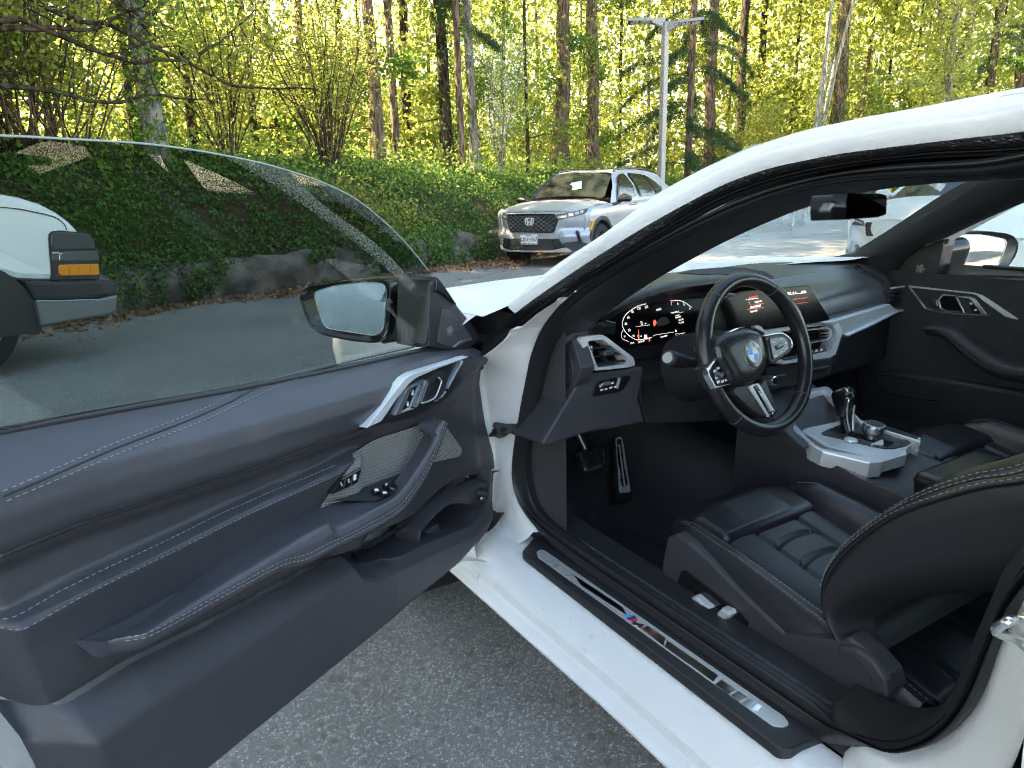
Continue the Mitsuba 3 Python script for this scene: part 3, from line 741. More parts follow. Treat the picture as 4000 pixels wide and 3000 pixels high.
L0 = [(-0.968,0.968),(-0.831,0.954),(-0.647,0.934),(-0.387,0.911),(-0.138,0.892),(0.049,0.867)]
L0 = [(-1.06, .978)] + L0
L1 = [(-1.06, .910)] + [(-1.003,0.916),(-0.875,0.923),(-0.732,0.924),(-0.579,0.928),(-0.406,0.922),(-0.181,0.908)]
L2 = [(-1.06, .841)] + [(-1.013,0.841),(-0.919,0.84),(-0.807,0.829),(-0.666,0.816),(-0.482,0.806)] + [(-0.399,0.802),(-0.323,0.793),(-0.249,0.784),(-0.166,0.784),(-0.108,0.793),(-0.053,0.809),(-0.004,0.817),(0.034,0.818)]
L3 = [(-1.06, .772)] + [(-1.027,0.763),(-1.011,0.757),(-0.933,0.761),(-0.817,0.76),(-0.673,0.759),(-0.488,0.75)] + [(-0.464,0.753)]
rear_x = lambda v: np.interp(v, [.38, .575, .722, .97], [-1.012, -1.026, -1.041, -1.052])
right = [(0.03,0.885),(0.035,0.835),(0.034,0.818),(0.047,0.764),(0.062,0.666),(0.08,0.581),(0.085,0.544)]
L4 = [(-1.035,0.666),(-1.021,0.649),(-1.01,0.642),(-0.986,0.636),(-0.946,0.636),(-0.902,0.637),(-0.788,0.622)] + [(-0.584,0.606),(-0.505,0.598)]
lip = [(-0.495,0.58),(-0.476,0.565),(-0.452,0.551),(-0.404,0.537),(-0.299,0.52),(-0.198,0.5),(-0.112,0.482),(-0.066,0.485),(-0.031,0.493),(-0.008,0.508),(0.002,0.535),(0.009,0.572)]
bottom = [(-0.821,0.414),(-0.466,0.406),(-0.176,0.402),(-0.091,0.416),(-0.01,0.458),(0.017,0.563)] + [(0.051,0.557)]
bottom = [(-1.018, .418)] + bottom

# upper panel: rolls from the glass line over the stitched ridge to the groove
ring_ = [(rear_x(.975), .975)] + L0[1:] + [(right[0][0], right[0][1])] + right[1:3] + L2[::-1][1:-1] + [(rear_x(.841), .841)]


def upper_w(u, v, d=None):
    a, b = at_u(L2, u), at_u(L0, u)
    f = np.clip((v - a) / np.maximum(b - a, .02), 0, 1)
    w = np.interp(f, [0, .05, .15, .4, .62, .68, .80, .92, 1.0], [-.020, -.006, .004, .012, .006, .001, -.012, -.030, -.052])
    w = w - .05 * sm(.03, -.0, u - rear_x(v)) - .010 * sm(-.02, .02, u)
    return w


put(D + '__upper_panel', DOOR.m(field(ring_, upper_w, .006)), VINYL, True)
for o in (.0055, -.0055):
    l = curve(np.array(L1[1:]), 160); l[:, 1] += o
    put(D + '__stitching', dashes(DOOR.p(np.c_[l, upper_w(l[:, 0], l[:, 1]) + .0022])), THREAD, True)
l = curve(np.array(L1[1:]), 160)
put(D + '__seam', DOOR.m(tube(np.c_[l, upper_w(l[:, 0], l[:, 1]) + .0006], .0013, 6)), DARK, True)

l = curve(np.array(L2[1:]), 200)
put(D + '__groove', DOOR.m(tube(np.c_[l, np.full(200, -.016)], (.0050, .006), 8)), RUBBER, True)
# middle panel: hollow below the groove, a padded insert below the second seam, dark behind the map pocket
mid_low = L4[:-1] + [(-0.495,0.591),(-0.443,0.578),(-0.378,0.573),(-0.318,0.572),(-0.255,0.57),(-0.203,0.58),(-0.156,0.586),(-0.11,0.588),(-0.052,0.577),(0.011,0.562),(0.078,0.544)]
ring_ = [(rear_x(.841), .841)] + L2[1:] + right[3:] + mid_low[::-1][1:] + [(rear_x(.70), .70)]


def mid_w(u, v, d=None):
    g, s = at_u(L2, u), at_u(L3, u)
    hollow = -.010 - .026 * sm(g, g - .03, v) + .0
    insert = -.012 + .008 * np.exp(-((v - s) / .03)**2)
    k = sm(s + .010, s - .002, v) * sm(-.38, -.44, u)
    w = hollow * (1 - k) + insert * k
    fr = sm(-.40, -.28, u)
    w = w * (1 - fr) + fr * (-.012 - .012 * sm(.0, .05, g - v) + .014 * sm(.10, .30, g - v))
    return w - .05 * sm(.035, -.0, u - rear_x(v)) - .008 * sm(-.02, .02, u - .01)


put(D + '__middle_panel', DOOR.m(field(ring_, mid_w, .006)), VINYLD, True)
for o in (.005, -.0045):
    l = curve(np.array(L3[1:]), 160); l[:, 1] += o
    put(D + '__stitching', dashes(DOOR.p(np.c_[l, mid_w(l[:, 0], l[:, 1]) + .0024])), THREAD, True)

# speaker cover in pale knit
knit = [(-0.545,0.694)] + [(-0.497,0.724),(-0.458,0.749),(-0.426,0.758),(-0.367,0.764),(-0.287,0.761),(-0.192,0.75),(-0.129,0.727),(-0.097,0.69),(-0.066,0.648),(-0.067,0.64),(-0.078,0.633),(-0.177,0.654)] + [(-0.266,0.666),(-0.383,0.679),(-0.501,0.691)]
kr = roundpoly(knit, .006)
put(D + '__speaker_cover', DOOR.m(cat(field(kr, lambda u, v, d: np.maximum(mid_w(u, v), -.028) + .004 + .002 * np.minimum(d / .006, 1), .008))), MESHGREY, True)

# armrest and grab handle: one padded sweep
Z = lambda off, a: a
c0 = [(-0.9,0.675),(-0.885,0.677),(-0.831,0.683),(-0.682,0.701),(-0.55,0.696)] + [(-0.504,0.698)] + [(-0.416,0.669),(-0.376,0.669),(-0.356,0.68),(-0.305,0.707),(-0.251,0.747)] + [(-0.265,0.759),(-0.261,0.774),(-0.228,0.774)]
c3 = [(-0.936,0.711),(-0.902,0.715),(-0.829,0.717),(-0.735,0.717),(-0.594,0.711)] + [(-0.577,0.696),(-0.484,0.691),(-0.433,0.689),(-0.402,0.696),(-0.347,0.722),(-0.285,0.763)] + [(-0.288,0.769),(-0.271,0.782),(-0.264,0.788)]
c4 = [(-0.952,0.718),(-0.887,0.711),(-0.804,0.707),(-0.705,0.701)] + [(-0.654,0.686),(-0.592,0.681),(-0.525,0.675),(-0.45,0.67),(-0.423,0.672),(-0.388,0.683),(-0.332,0.713),(-0.279,0.763)] + [(-0.277,0.767),(-0.264,0.781),(-0.264,0.788)]
c5 = [(-0.955,0.693),(-0.887,0.686),(-0.802,0.684),(-0.703,0.678)] + [(-0.644,0.664),(-0.582,0.658),(-0.514,0.651),(-0.448,0.647),(-0.393,0.652),(-0.356,0.667),(-0.304,0.701),(-0.251,0.752)] + [(-0.251,0.755),(-0.24,0.767),(-0.242,0.777)]
n_ = 150
E0, E3_, E4, E5 = (curve(np.c_[np.array(c), np.full(len(c), 0.)], n_)[:, :2] for c in (c0, c3, c4, c5))
s_ = np.linspace(0, 1, n_)
tip = .72 + .28 * sm(.0, .05, s_); bar = sm(.55, .66, s_)
w0 = -.020 + bar * .045
rows = [np.c_[E0, w0 - .012], np.c_[E0, w0], np.c_[E0 * .75 + E3_ * .25, w0 * .75 + .25 * .066 * tip + .004], np.c_[(E0 + E3_) / 2, w0 * .5 + .5 * .066 * tip + .006], np.c_[E0 * .22 + E3_ * .78, w0 * .22 + .78 * .067 * tip + .004],
        np.c_[E3_, .068 * tip], np.c_[(E3_ + E4) / 2, .074 * tip], np.c_[E4 * .86 + E3_ * .14, .0765 * tip], np.c_[E4, .0748 * tip], np.c_[E4 * .85 + E5 * .15, .0772 * tip], np.c_[(E4 + E5) / 2, .075 * tip], np.c_[E4 * .15 + E5 * .85, .068 * tip], np.c_[E5, (.056) * tip],
        np.c_[E5 + [0, -.004], .036 * tip + .0], np.c_[E5 * (1 - .5 * bar[:, None]) + E0 * .5 * bar[:, None] + [0, .006], -.02 + bar * .05]]
arm = grid(np.array(rows))
a0, a1 = np.array([r[0] for r in rows]), np.array([r[-1] for r in rows])
def endcap(r, flip=False):
    c = r.mean(0); i = np.arange(len(r)); f = np.stack([i, (i + 1) % len(r), i * 0 + len(r)], 1)
    return trimesh.Trimesh(np.vstack([r, c]), f[:, ::-1] if flip else f, process=False)
put(D + '__armrest', DOOR.m(cat(arm, endcap(a0), endcap(a1, True))), VINYL, 50)
for E, w, dv in ((E4 * .86 + E3_ * .14, .0768, 0), (E4 * .85 + E5 * .15, .0776, 0)):
    put(D + '__stitching', dashes(DOOR.p(np.c_[E, w * tip + .0006][3:])), THREAD, True)

# window switch pod between the knit and the handle
pi_ = [(-0.507,0.696),(-0.449,0.691),(-0.392,0.685),(-0.336,0.678),(-0.276,0.672)]
po_ = [(-0.532,0.715),(-0.466,0.689),(-0.421,0.672),(-0.381,0.672),(-0.361,0.682)]
podn = 40
PI_, PO_ = curve(np.c_[np.array(pi_), np.full(5, -.010)], podn), curve(np.c_[np.array(po_), np.interp(np.arange(5), [0, 4], [.004, .036])], podn)
put(D + '__switch_pod', DOOR.m(grid([PI_ + [0, 0, -.006], PI_, (PI_ + PO_) / 2 + [0, 0, -.004], PO_, PO_ + [0, -.002, -.01]])), DARK, 40)
POD = Frame([1.2164, 1.1527, 0.6754], [0.497, -0.8607, -0.1103], [0.8237, 0.4279, 0.3721])
for q in ([(-0.031,0.002),(-0.02,-0.001),(-0.024,-0.008),(-0.035,-0.006)], [(-0.023,-0.012),(-0.012,-0.016),(-0.016,-0.022),(-0.027,-0.02)], [(0.004,0.004),(0.013,0.001),(0.008,-0.005),(0.0,-0.003)], [(0.027,0.001),(0.037,0.003),(0.047,-0.001),(0.047,-0.005),(0.037,-0.009),(0.026,-0.006)]):
    c_ = np.mean(q, 0); big = c_ + (np.array(q) - c_) * np.array([1.5, 1.6])
    put(D + '__window_switch', POD.m(slab(roundpoly(big, .003), -.01, .0065, .002)), GLOSS, 40)
    put(D + '__window_switch__symbol', POD.m(slab(roundpoly(c_ + (np.array(q) - c_) * (.8 if len(q) == 4 else .45), .0012), .006, .0072, 0)), PRINT, False)
q = [(0.01,-0.014)][0]
put(D + '__mirror_knob', POD.m(moved(lathe([(0, .012), (.010, .012), (.013, .009), (.013, -.012)], 20), (q[0], q[1], 0))), GLOSS, 40)

# seat memory buttons
mem = [(-0.513,0.718),(-0.511,0.723),(-0.484,0.737),(-0.435,0.739),(-0.432,0.736),(-0.433,0.733),(-0.446,0.714)]
put(D + '__memory_buttons', DOOR.m(slab(roundpoly(mem, .003), -.03, .004, .002)), GLOSS, 40)
for a, b in (('420,430', '385,575'), ('505,388', '470,540')):
    l = [(-0.475,0.739),(-0.484,0.719)] if a[0:2] == '42' else [(-0.454,0.739),(-0.465,0.717)]
    put(D + '__memory_buttons__gap', DOOR.m(tube(np.c_[np.array(l), np.full(2, .0042)], .0009, 5)), RUBBER, False)
for ch, p in (('1', [(-0.488,0.729)][0]), ('2', [(-0.469,0.728)][0])):
    put(D + '__memory_buttons__numeral', text(ch, .007, DOOR, p, .0042, .25), PRINT, False)
p = [(-0.453,0.728)][0]
put(D + '__memory_buttons__symbol', DOOR.m(cat(slab([(p[0] - .004, p[1] - .005), (p[0] + .003, p[1] - .005), (p[0] + .005, p[1] + .004), (p[0] - .001, p[1] + .006)], 0.0041, .0047, 0))), PRINT, False)

# inner door handle set into a gloss recess with a satin surround

rec = [(-0.417,0.812),(-0.295,0.874),(-0.272,0.878),(-0.152,0.873),(-0.066,0.869),(-0.051,0.864),(-0.036,0.83),(-0.084,0.82),(-0.137,0.806),(-0.194,0.797),(-0.275,0.797),(-0.375,0.806)]
put(D + '__handle_recess', DOOR.m(slab(roundpoly(rec, .006), -.03, .0135, .003)), pbr('recess_black', (.012, .012, .016), .22, .5, coat=.5), 40)
alu = [(-0.428,0.815),(-0.364,0.849),(-0.306,0.878),(-0.294,0.88),(-0.277,0.882),(-0.093,0.874),(-0.074,0.872),(-0.076,0.871),(-0.093,0.87),(-0.195,0.872),(-0.266,0.87),(-0.288,0.866),(-0.297,0.863),(-0.337,0.844),(-0.381,0.817),(-0.386,0.815)]
put(D + '__handle_surround', DOOR.m(slab(roundpoly(alu, .0008), .0, .019, .002)), ALU, 40)
pull_o = [(-0.266,0.816),(-0.234,0.858),(-0.195,0.864),(-0.179,0.862),(-0.169,0.854),(-0.17,0.843),(-0.188,0.817),(-0.207,0.811),(-0.23,0.811)]
pull_i = [(-0.247,0.824),(-0.225,0.848),(-0.204,0.855),(-0.19,0.85),(-0.184,0.842),(-0.204,0.821),(-0.223,0.819)]
put(D + '__door_handle', DOOR.m(slab(ccw(roundpoly(pull_o, .003)), .010, .024, 0, hole=[roundpoly(pull_i, .003)])), pbr('handle_black', (.05, .05, .055), .14, .5, metal=.5, coat=1.0), False)
put(D + '__door_handle__finger_well', DOOR.m(slab(roundpoly(pull_i, .003), .0, .0145, 0)), RUBBER, False)
pl = curve(np.array([(-0.267,0.818),(-0.238,0.816),(-0.217,0.82),(-0.196,0.843),(-0.196,0.848),(-0.205,0.856)]), 40)
put(D + '__door_handle__chrome_edge', DOOR.m(tube(np.c_[pl, np.full(40, .0255)], .0018, 8)), CHROME, True)
for q in ([(-0.344,0.816),(-0.302,0.856),(-0.291,0.858),(-0.242,0.86),(-0.238,0.857),(-0.283,0.854),(-0.289,0.852),(-0.328,0.815)], [(-0.242,0.859),(-0.236,0.856),(-0.268,0.814),(-0.275,0.811),(-0.28,0.813),(-0.272,0.823)],
          [(-0.264,0.854),(-0.261,0.852),(-0.296,0.815),(-0.32,0.815),(-0.322,0.817),(-0.299,0.817)], [(-0.347,0.817),(-0.287,0.813),(-0.281,0.811),(-0.345,0.815)],
          [(-0.218,0.808),(-0.191,0.811),(-0.173,0.818),(-0.168,0.816),(-0.184,0.808),(-0.211,0.805)], [(-0.103,0.868),(-0.099,0.866),(-0.153,0.827),(-0.162,0.82),(-0.158,0.828)]):
    put(D + '__handle_recess__chrome_strip', DOOR.m(slab(q, .010, .0195, .0008)), CHROME, 30)
lk = [(-0.319,0.817),(-0.283,0.854),(-0.267,0.853),(-0.268,0.848),(-0.299,0.818)]
put(D + '__lock_button', DOOR.m(slab(roundpoly(lk, .0015), .010, .0172, .001)), GLOSS, 40)
for y_, q in ((0, [(-0.284,0.843)][0]), (1, [(-0.301,0.825)][0])):
    put(D + '__lock_button__symbol', DOOR.m(cat(slab(roundpoly([(q[0] - .003, q[1] - .004), (q[0] + .003, q[1] - .004), (q[0] + .003, q[1] + .001), (q[0] - .003, q[1] + .001)], .0005), .0171, .0176, 0),
        moved(trimesh.creation.torus(.0024, .0006, 12, 5), (q[0] + .0015 * (1 - y_), q[1] + .003, .0174)))), PRINT, False)

# lower panel with its bright ledge and the lip of the map pocket
top_ = L4 + lip
ring_ = [(rear_x(.575), .575)] + [(rear_x(.722) - .0, L4[0][1])] + L4[1:] + lip + bottom[::-1] + []
TOPC = np.array(top_)


def low_w(u, v, d):
    t = at_u(TOPC, u) - v
    ledge = np.interp(u, [-1.0, -.80, -.45, -.38], [.045, .045, .020, .006])
    w = .002 + .040 * np.clip(t / np.maximum(ledge, .004), 0, 1)**.85
    w = np.where(u > -.40, w * (1 - sm(-.42, -.36, u)) + sm(-.42, -.36, u) * (.028 + .010 * np.minimum(d / .02, 1)), w)
    b = v - at_u(bottom[:-3], np.minimum(u, -.11))
    w = w - .035 * sm(.03, -.005, b) * (u < -.05)
    return w - .055 * sm(.05, .0, u - rear_x(v)) - .012 * sm(-.04, .015, u)


put(D + '__lower_panel', DOOR.m(field(ring_, low_w, .006)), HARD, True)
lp = curve(np.array(lip), 90)
rim_ = [np.c_[lp + [0, .0], low_w(lp[:, 0], lp[:, 1], lp[:, 0] * 0) - .0], np.c_[lp + [-.001, .004], low_w(lp[:, 0], lp[:, 1], lp[:, 0] * 0) - .004], np.c_[lp + [0, .001], np.full(90, -.03)], np.c_[lp + [.0, .004], np.full(90, -.075)]]
put(D + '__map_pocket__lip' if False else D + '__pocket_lip', DOOR.m(grid(np.array(rim_), flip=True)), HARD, True)
back = [(-0.443,0.573),(-0.381,0.555),(-0.274,0.553),(-0.137,0.557),(-0.06,0.567),(0.021,0.553),(0.146,0.52),(0.147,0.496),(0.131,0.434),(0.066,0.395),(-0.083,0.401),(-0.287,0.439),(-0.384,0.482),(-0.439,0.541)]
put(D + '__map_pocket', DOOR.m(field(back, lambda u, v, d: -.075 + .055 * sm(.03, .0, d), .008)), DARK, True)
floor_ = [(-0.424,0.539),(-0.389,0.507),(-0.22,0.473),(-0.018,0.431),(0.059,0.446)]
fc = curve(np.array(floor_), 40)
put(D + '__pocket_floor', DOOR.m(grid([np.c_[fc + [0, -.004], np.full(40, .02)], np.c_[fc + [0, -.012], np.full(40, -.02)], np.c_[fc + [0, -.006], np.full(40, -.075)]])), DARK, True)
# bottle holder: a raised rim, the boot-release switch above it and the well below
ro = [(-0.289,0.505),(-0.284,0.54),(-0.266,0.552),(-0.187,0.57),(-0.105,0.564),(-0.032,0.556),(-0.007,0.549),(0.012,0.532),(0.02,0.514),(0.01,0.494),(-0.014,0.479)]
ri = [(-0.267,0.497),(-0.262,0.532),(-0.244,0.536),(-0.202,0.547),(-0.158,0.549),(-0.121,0.538),(-0.075,0.517),(-0.035,0.493),(-0.006,0.476)]
RO_, RI_ = curve(np.c_[np.array(ro), np.full(len(ro), .0)], 70)[:, :2], curve(np.c_[np.array(ri), np.full(len(ri), .0)], 70)[:, :2]
put(D + '__bottle_holder', DOOR.m(grid(np.array([np.c_[RO_, np.full(70, -.05)], np.c_[RO_, np.full(70, .006)], np.c_[RO_ * .9 + RI_ * .1, np.full(70, .012)], np.c_[RO_ * .55 + RI_ * .45, np.full(70, .002)], np.c_[RI_, np.full(70, .0)], np.c_[RI_ + [.002, -.006], np.full(70, -.06)]]))), HARD, 50)
bl = [(-0.192,0.518),(-0.189,0.505),(-0.162,0.484),(-0.119,0.454),(-0.175,0.465),(-0.241,0.516),(-0.223,0.521)]
put(D + '__bottle_holder__web', DOOR.m(slab(roundpoly(bl, .004), -.06, -.004, .004)), HARD, 40)
cup = [(-0.129,0.467),(-0.105,0.468),(-0.066,0.457),(-0.03,0.439),(-0.067,0.44),(-0.107,0.447)]
put(D + '__bottle_holder__coaster', DOOR.m(slab(roundpoly(cup, .004), -.06, -.012, .005)), HARD, 40)
sw = [(-0.064,0.518),(-0.041,0.543),(-0.031,0.54),(0.018,0.515),(-0.006,0.488),(-0.013,0.488),(-0.062,0.515)]
put(D + '__boot_switch', DOOR.m(slab(roundpoly(sw, .003), -.01, .0125, .0015)), DARK, 40)
b1, b2 = [(-0.045,0.541),(-0.009,0.524),(-0.018,0.517),(-0.053,0.534)], [(-0.053,0.532),(-0.02,0.517),(-0.027,0.507),(-0.062,0.524)]
put(D + '__boot_switch__rocker', DOOR.m(slab(roundpoly(b1, .001), .01, .0165, .001)), HARD, 40)
put(D + '__boot_switch__rocker', DOOR.m(slab(roundpoly(b2, .001), .01, .0145, .001)), GLOSS, 40)
p = [(-0.042,0.521)][0]
put(D + '__boot_switch__symbol', DOOR.m(slab(roundpoly([(p[0] - .004, p[1] - .002), (p[0] + .005, p[1] - .002), (p[0] + .004, p[1] + .002), (p[0] - .003, p[1] + .002)], .0008), .0144, .015, 0)), PRINT, False)

# painted shell behind the trim, its edges showing at the rear and the front
sh = [(-1.075, .42), (-1.105, .575), (-1.118, .72), (-1.120, .945), (-.80, .925), (-.40, .880), (.03, .838), (.015, .56), (-.01, .455), (-.09, .425), (-.18, .415), (-.47, .418), (-.82, .426)]
shr = roundpoly(sh, .012)
hole = np.array(Polygon(shr).buffer(-.035).exterior.coords)[:-1]
put(D + '__shell', DOOR.m(cat(slab(shr, -.185, -.10, .0), slab(shr, -.100, -.048, 0, hole=[hole]))), PAINT, 30)
front_edge = [(0.097,0.797),(0.113,0.743),(0.132,0.639),(0.151,0.531)]
put(D + '__hinge', DOOR.m(box((.045, .755, -.10), (.05, .055, .05), .004)), JAMB, 30)
put(D + '__hinge', DOOR.m(box((.045, .50, -.10), (.05, .05, .05), .004)), JAMB, 30)
a, b = [(0.14,0.614)][0], (1.33, .80, .70)
ck = DOOR.p(np.array([[a[0] - .03, a[1], -.06]]))[0]
tgt = np.array([(1.363,0.78,0.682)][0])
put(D + '__check_strap', cat(tube(np.array([ck, ck * .35 + tgt * .65]), .006, 8), tube(np.array([ck * .45 + tgt * .55, ck * .25 + tgt * .75]), (.016, .019), 6), tube(np.array([ck * .2 + tgt * .8, tgt]), .010, 6)), DARK, 40)

# belt strip and frameless tinted pane, its ground top edge catching light
l0 = curve(np.array(L0), 120)
put(D + '__belt_strip', DOOR.m(tube(np.c_[l0, np.full(120, -.052)], (.0045, .007), 8, up=(0, 0, 1))), RUBBER, True)
arc = [(-0.924,0.341),(-0.852,0.341),(-0.766,0.34),(-0.701,0.336),(-0.626,0.328),(-0.541,0.315),(-0.441,0.292),(-0.354,0.261),(-0.267,0.213),(-0.192,0.161),(-0.132,0.113),(-0.098,0.09)]
arc = [(-1.085, .335)] + arc
low = [(-0.969,0.014),(-0.832,-0.002),(-0.646,-0.024),(-0.382,-0.05),(0.024,-0.087)]
low = [(-1.085, -.012)] + low
front_ = [(-0.111,0.089),(-0.125,0.065),(-0.132,-0.005),(-0.137,-0.048)]
ring_ = np.array(arc[:-1] + front_ + low[:-1][::-1])
pane = curve(np.array(arc[:-1]), 140)
gl = field(ring_, lambda u, v, d: -.010 * ((v - .1) / .3)**2, .02)
put(D + '__window', GLASS.m(gl), TINT, True)
EDGE = pbr('glass_edge', (.25, .28, .26), .35, .6)
put(D + '__window__ground_edge', GLASS.m(tube(np.c_[pane, -.010 * ((pane[:, 1] - .1) / .3)**2],   .0014, 8)), EDGE, True)

# mirror triangle with its small speaker
tri = [(-0.129,1.035),(-0.11,1.04),(-0.101,1.046),(-0.091,1.039),(-0.057,1.004),(-0.022,0.967),(0.018,0.933),(0.047,0.906),(0.064,0.88),(0.055,0.874),(0.017,0.868),(-0.031,0.871),(-0.068,0.879),(-0.107,0.891),(-0.148,0.904)]
put(D + '__mirror_base', DOOR.m(slab(roundpoly(tri, .003), -.12, -.036, .004)), DARK, 40)
hi = [(-0.117,1.019),(-0.101,1.013),(-0.067,0.993),(-0.031,0.972),(0.002,0.947),(0.028,0.921),(0.035,0.908),(0.009,0.935),(-0.032,0.969),(-0.066,1.006),(-0.098,1.038),(-0.109,1.046)]
put(D + '__mirror_base__gloss_cap', DOOR.m(slab(roundpoly(hi, .0006), -.10, -.030, .002)), GLOSS, 40)
sp = [(-0.091,0.976),(-0.069,0.971),(-0.058,0.965),(-0.015,0.93),(0.025,0.889),(-0.027,0.891),(-0.053,0.883),(-0.09,0.894),(-0.114,0.907),(-0.113,0.913)]
put(D + '__mirror_base__speaker_mesh', DOOR.m(slab(roundpoly(sp, .003), -.08, -.033, .001)), SPKMESH, 40)
spc = [(-0.067,0.922)][0]
put(D + '__mirror_base__tweeter', DOOR.m(cat(*[moved(lathe([(0, .0015), (.0035, .001), (.005, 0)], 10), (spc[0] + .008 * math.cos(a), spc[1] + .008 * math.sin(a), -.033)) for a in np.arange(5) * 1.2566], moved(lathe([(0, .0025), (.004, .0015), (.005, 0)], 12), (spc[0], spc[1], -.033)))), pbr('tweeter_grey', (.22, .22, .23), .35, .5, metal=.7), 40)
bd = [(0.02,0.891),(0.021,0.885),(-0.027,0.885),(-0.033,0.884),(-0.055,0.883),(-0.061,0.885),(-0.035,0.892)]
put(D + '__mirror_base__badge', DOOR.m(slab(bd, -.04, -.031, .0005)), CHROME, 30)
p0, p1 = [(-0.033,0.887),(0.017,0.887)]
put(D + '__mirror_base__badge_text', text('harman/kardon', .0038, DOOR, ((p0[0] + p1[0]) / 2, (p0[1] + p1[1]) / 2), -.0306, math.atan2(p1[1] - p0[1], p1[0] - p0[0]), sx=.55), pbr('dark_print', (.02, .02, .02), .5), False)
post = [(-0.097,1.039),(-0.113,1.032),(-0.125,0.998),(-0.146,0.938),(-0.156,0.911),(-0.145,0.906),(-0.136,0.902),(-0.125,0.954),(-0.101,1.015),(-0.091,1.037)]
put(D + '__window_post', DOOR.m(slab(post, -.09, -.038, .003)), RUBBER, 40)
gk = [(0.079,0.886),(0.105,0.884),(0.115,0.87),(0.112,0.857),(0.101,0.852),(0.086,0.866)]
put(D + '__corner_seal', DOOR.m(slab(roundpoly(gk, .004), -.10, -.035, .004)), RUBBER, 40)

# door mirror outside the glass
M = D + '__door_mirror'
ho = np.array([(-0.116,0.027),(-0.109,0.044),(-0.086,0.055),(-0.023,0.065),(0.056,0.072),(0.095,0.069),(0.107,0.062),(0.11,0.05),(0.106,0.005),(0.099,-0.037),(0.085,-0.063),(0.068,-0.074),(0.055,-0.076),(0.021,-0.074),(-0.036,-0.066),(-0.072,-0.057),(-0.096,-0.039),(-0.109,-0.007)])
ho = curve(ho, 72, True)
cx = ho.mean(0)
rows = []
for sc, w in ((.95, .006), (.985, .009), (1.0, .004), (1.02, -.02), (1.0, -.055), (.90, -.085), (.70, -.108), (.35, -.122), (.02, -.126)):
    rows.append(np.c_[cx + (ho - cx) * sc + [.012 * (-w / .12), 0], np.full(72, w)])
put(M[:len(D) + 2] + 'mirror_housing', MIR.m(grid(np.array(rows[1:]), cv=True, flip=False)), GLOSS, 50)
mg = np.array([(-0.086,0.032),(-0.083,0.038),(-0.066,0.045),(-0.024,0.055),(0.032,0.06),(0.077,0.06),(0.085,0.057),(0.09,0.05),(0.091,0.034),(0.086,-0.004),(0.081,-0.033),(0.074,-0.048),(0.063,-0.057),(0.051,-0.06),(0.006,-0.055),(-0.044,-0.048),(-0.062,-0.043),(-0.072,-0.029),(-0.08,0.002)])
mgc = curve(mg, 80, True)
bez = [np.c_[ho * .955 + cx * .045, np.full(72, .006)], np.c_[ho * .93 + cx * .07, np.full(72, .002)], np.c_[resample(mgc, 72, True), np.full(72, -.006)]]
k0 = np.argmin(np.linalg.norm(bez[2][:, :2] - bez[0][0, :2], axis=1)); bez[2] = np.roll(bez[2], -k0, 0)
if np.linalg.norm(bez[2][5, :2] - bez[0][5, :2]) > np.linalg.norm(bez[2][-5, :2] - bez[0][5, :2]): bez[2] = np.roll(bez[2][::-1], 1, 0)
put(D + '__mirror_bezel', MIR.m(grid(np.array([rows[1]] + bez), cv=True)), GLOSS, 50)
put(D + '__mirror_glass', MIR.m(field(mgc, lambda u, v, d: -.006 - .03 * (u * u + v * v), .012)), MIRROR, True)
put(D + '__mirror_glass__chrome_line', MIR.m(tube(np.c_[mgc, np.full(80, -.0055)], .0011, 6, closed=True)), CHROME, True)
# the arm from the housing to the door
armf = np.array([(0.088,0.06),(0.113,0.061),(0.142,0.053),(0.162,0.037),(0.164,0.021),(0.161,-0.011),(0.157,-0.048),(0.154,-0.078),(0.103,-0.078),(0.059,-0.086),(0.072,-0.034)])
arm_ = curve(armf, 50, True)
put(D + '__mirror_arm', MIR.m(cat(slab(roundpoly(armf, .006), -.115, -.018, .010))), pbr('carbon_black', proc(lambda p, n, uv: mix((.006, .006, .007), (.022, .022, .024), smoothstep(.4, .6, .5 + .5 * dr.sin((p.z * 1.0 + (p.x - p.y) * .7) * 900)))), .16, .5, coat=1.0), 40)

# ================================================================ cabin
KNEE = Frame((1.25, .55, .75), (0, -1, 0), (.10, 0, 1))
VENT = Frame((1.262, .53, .84), (.12, -1, 0), (.08, 0, 1))
STACK = Frame((1.20, -.10, .75), (0, -1, 0), (.16, 0, 1))
CON = Frame((.90, 0, .585), (0, -1, 0), (1, 0, .10))
RDOOR = Frame((.90, -.73, .70), (-1, 0, 0), (0, 0, 1))
PEDAL = Frame((1.58, .20, .28), (0, -1, 0), (.62, 0, .78))
RMIR = Frame((1.229, -.97, .982), (-.42, -1, 0), (0, 0, 1))
RVM = Frame((.93, .03, 1.20), (.5, -.87, 0), (.05, 0, 1))
DB = C + '__dashboard'
glow_white = {'type': 'area', 'radiance': rgb(.050, .047, .043)}
glow_red = {'type': 'area', 'radiance': rgb(.060, .007, .004)}

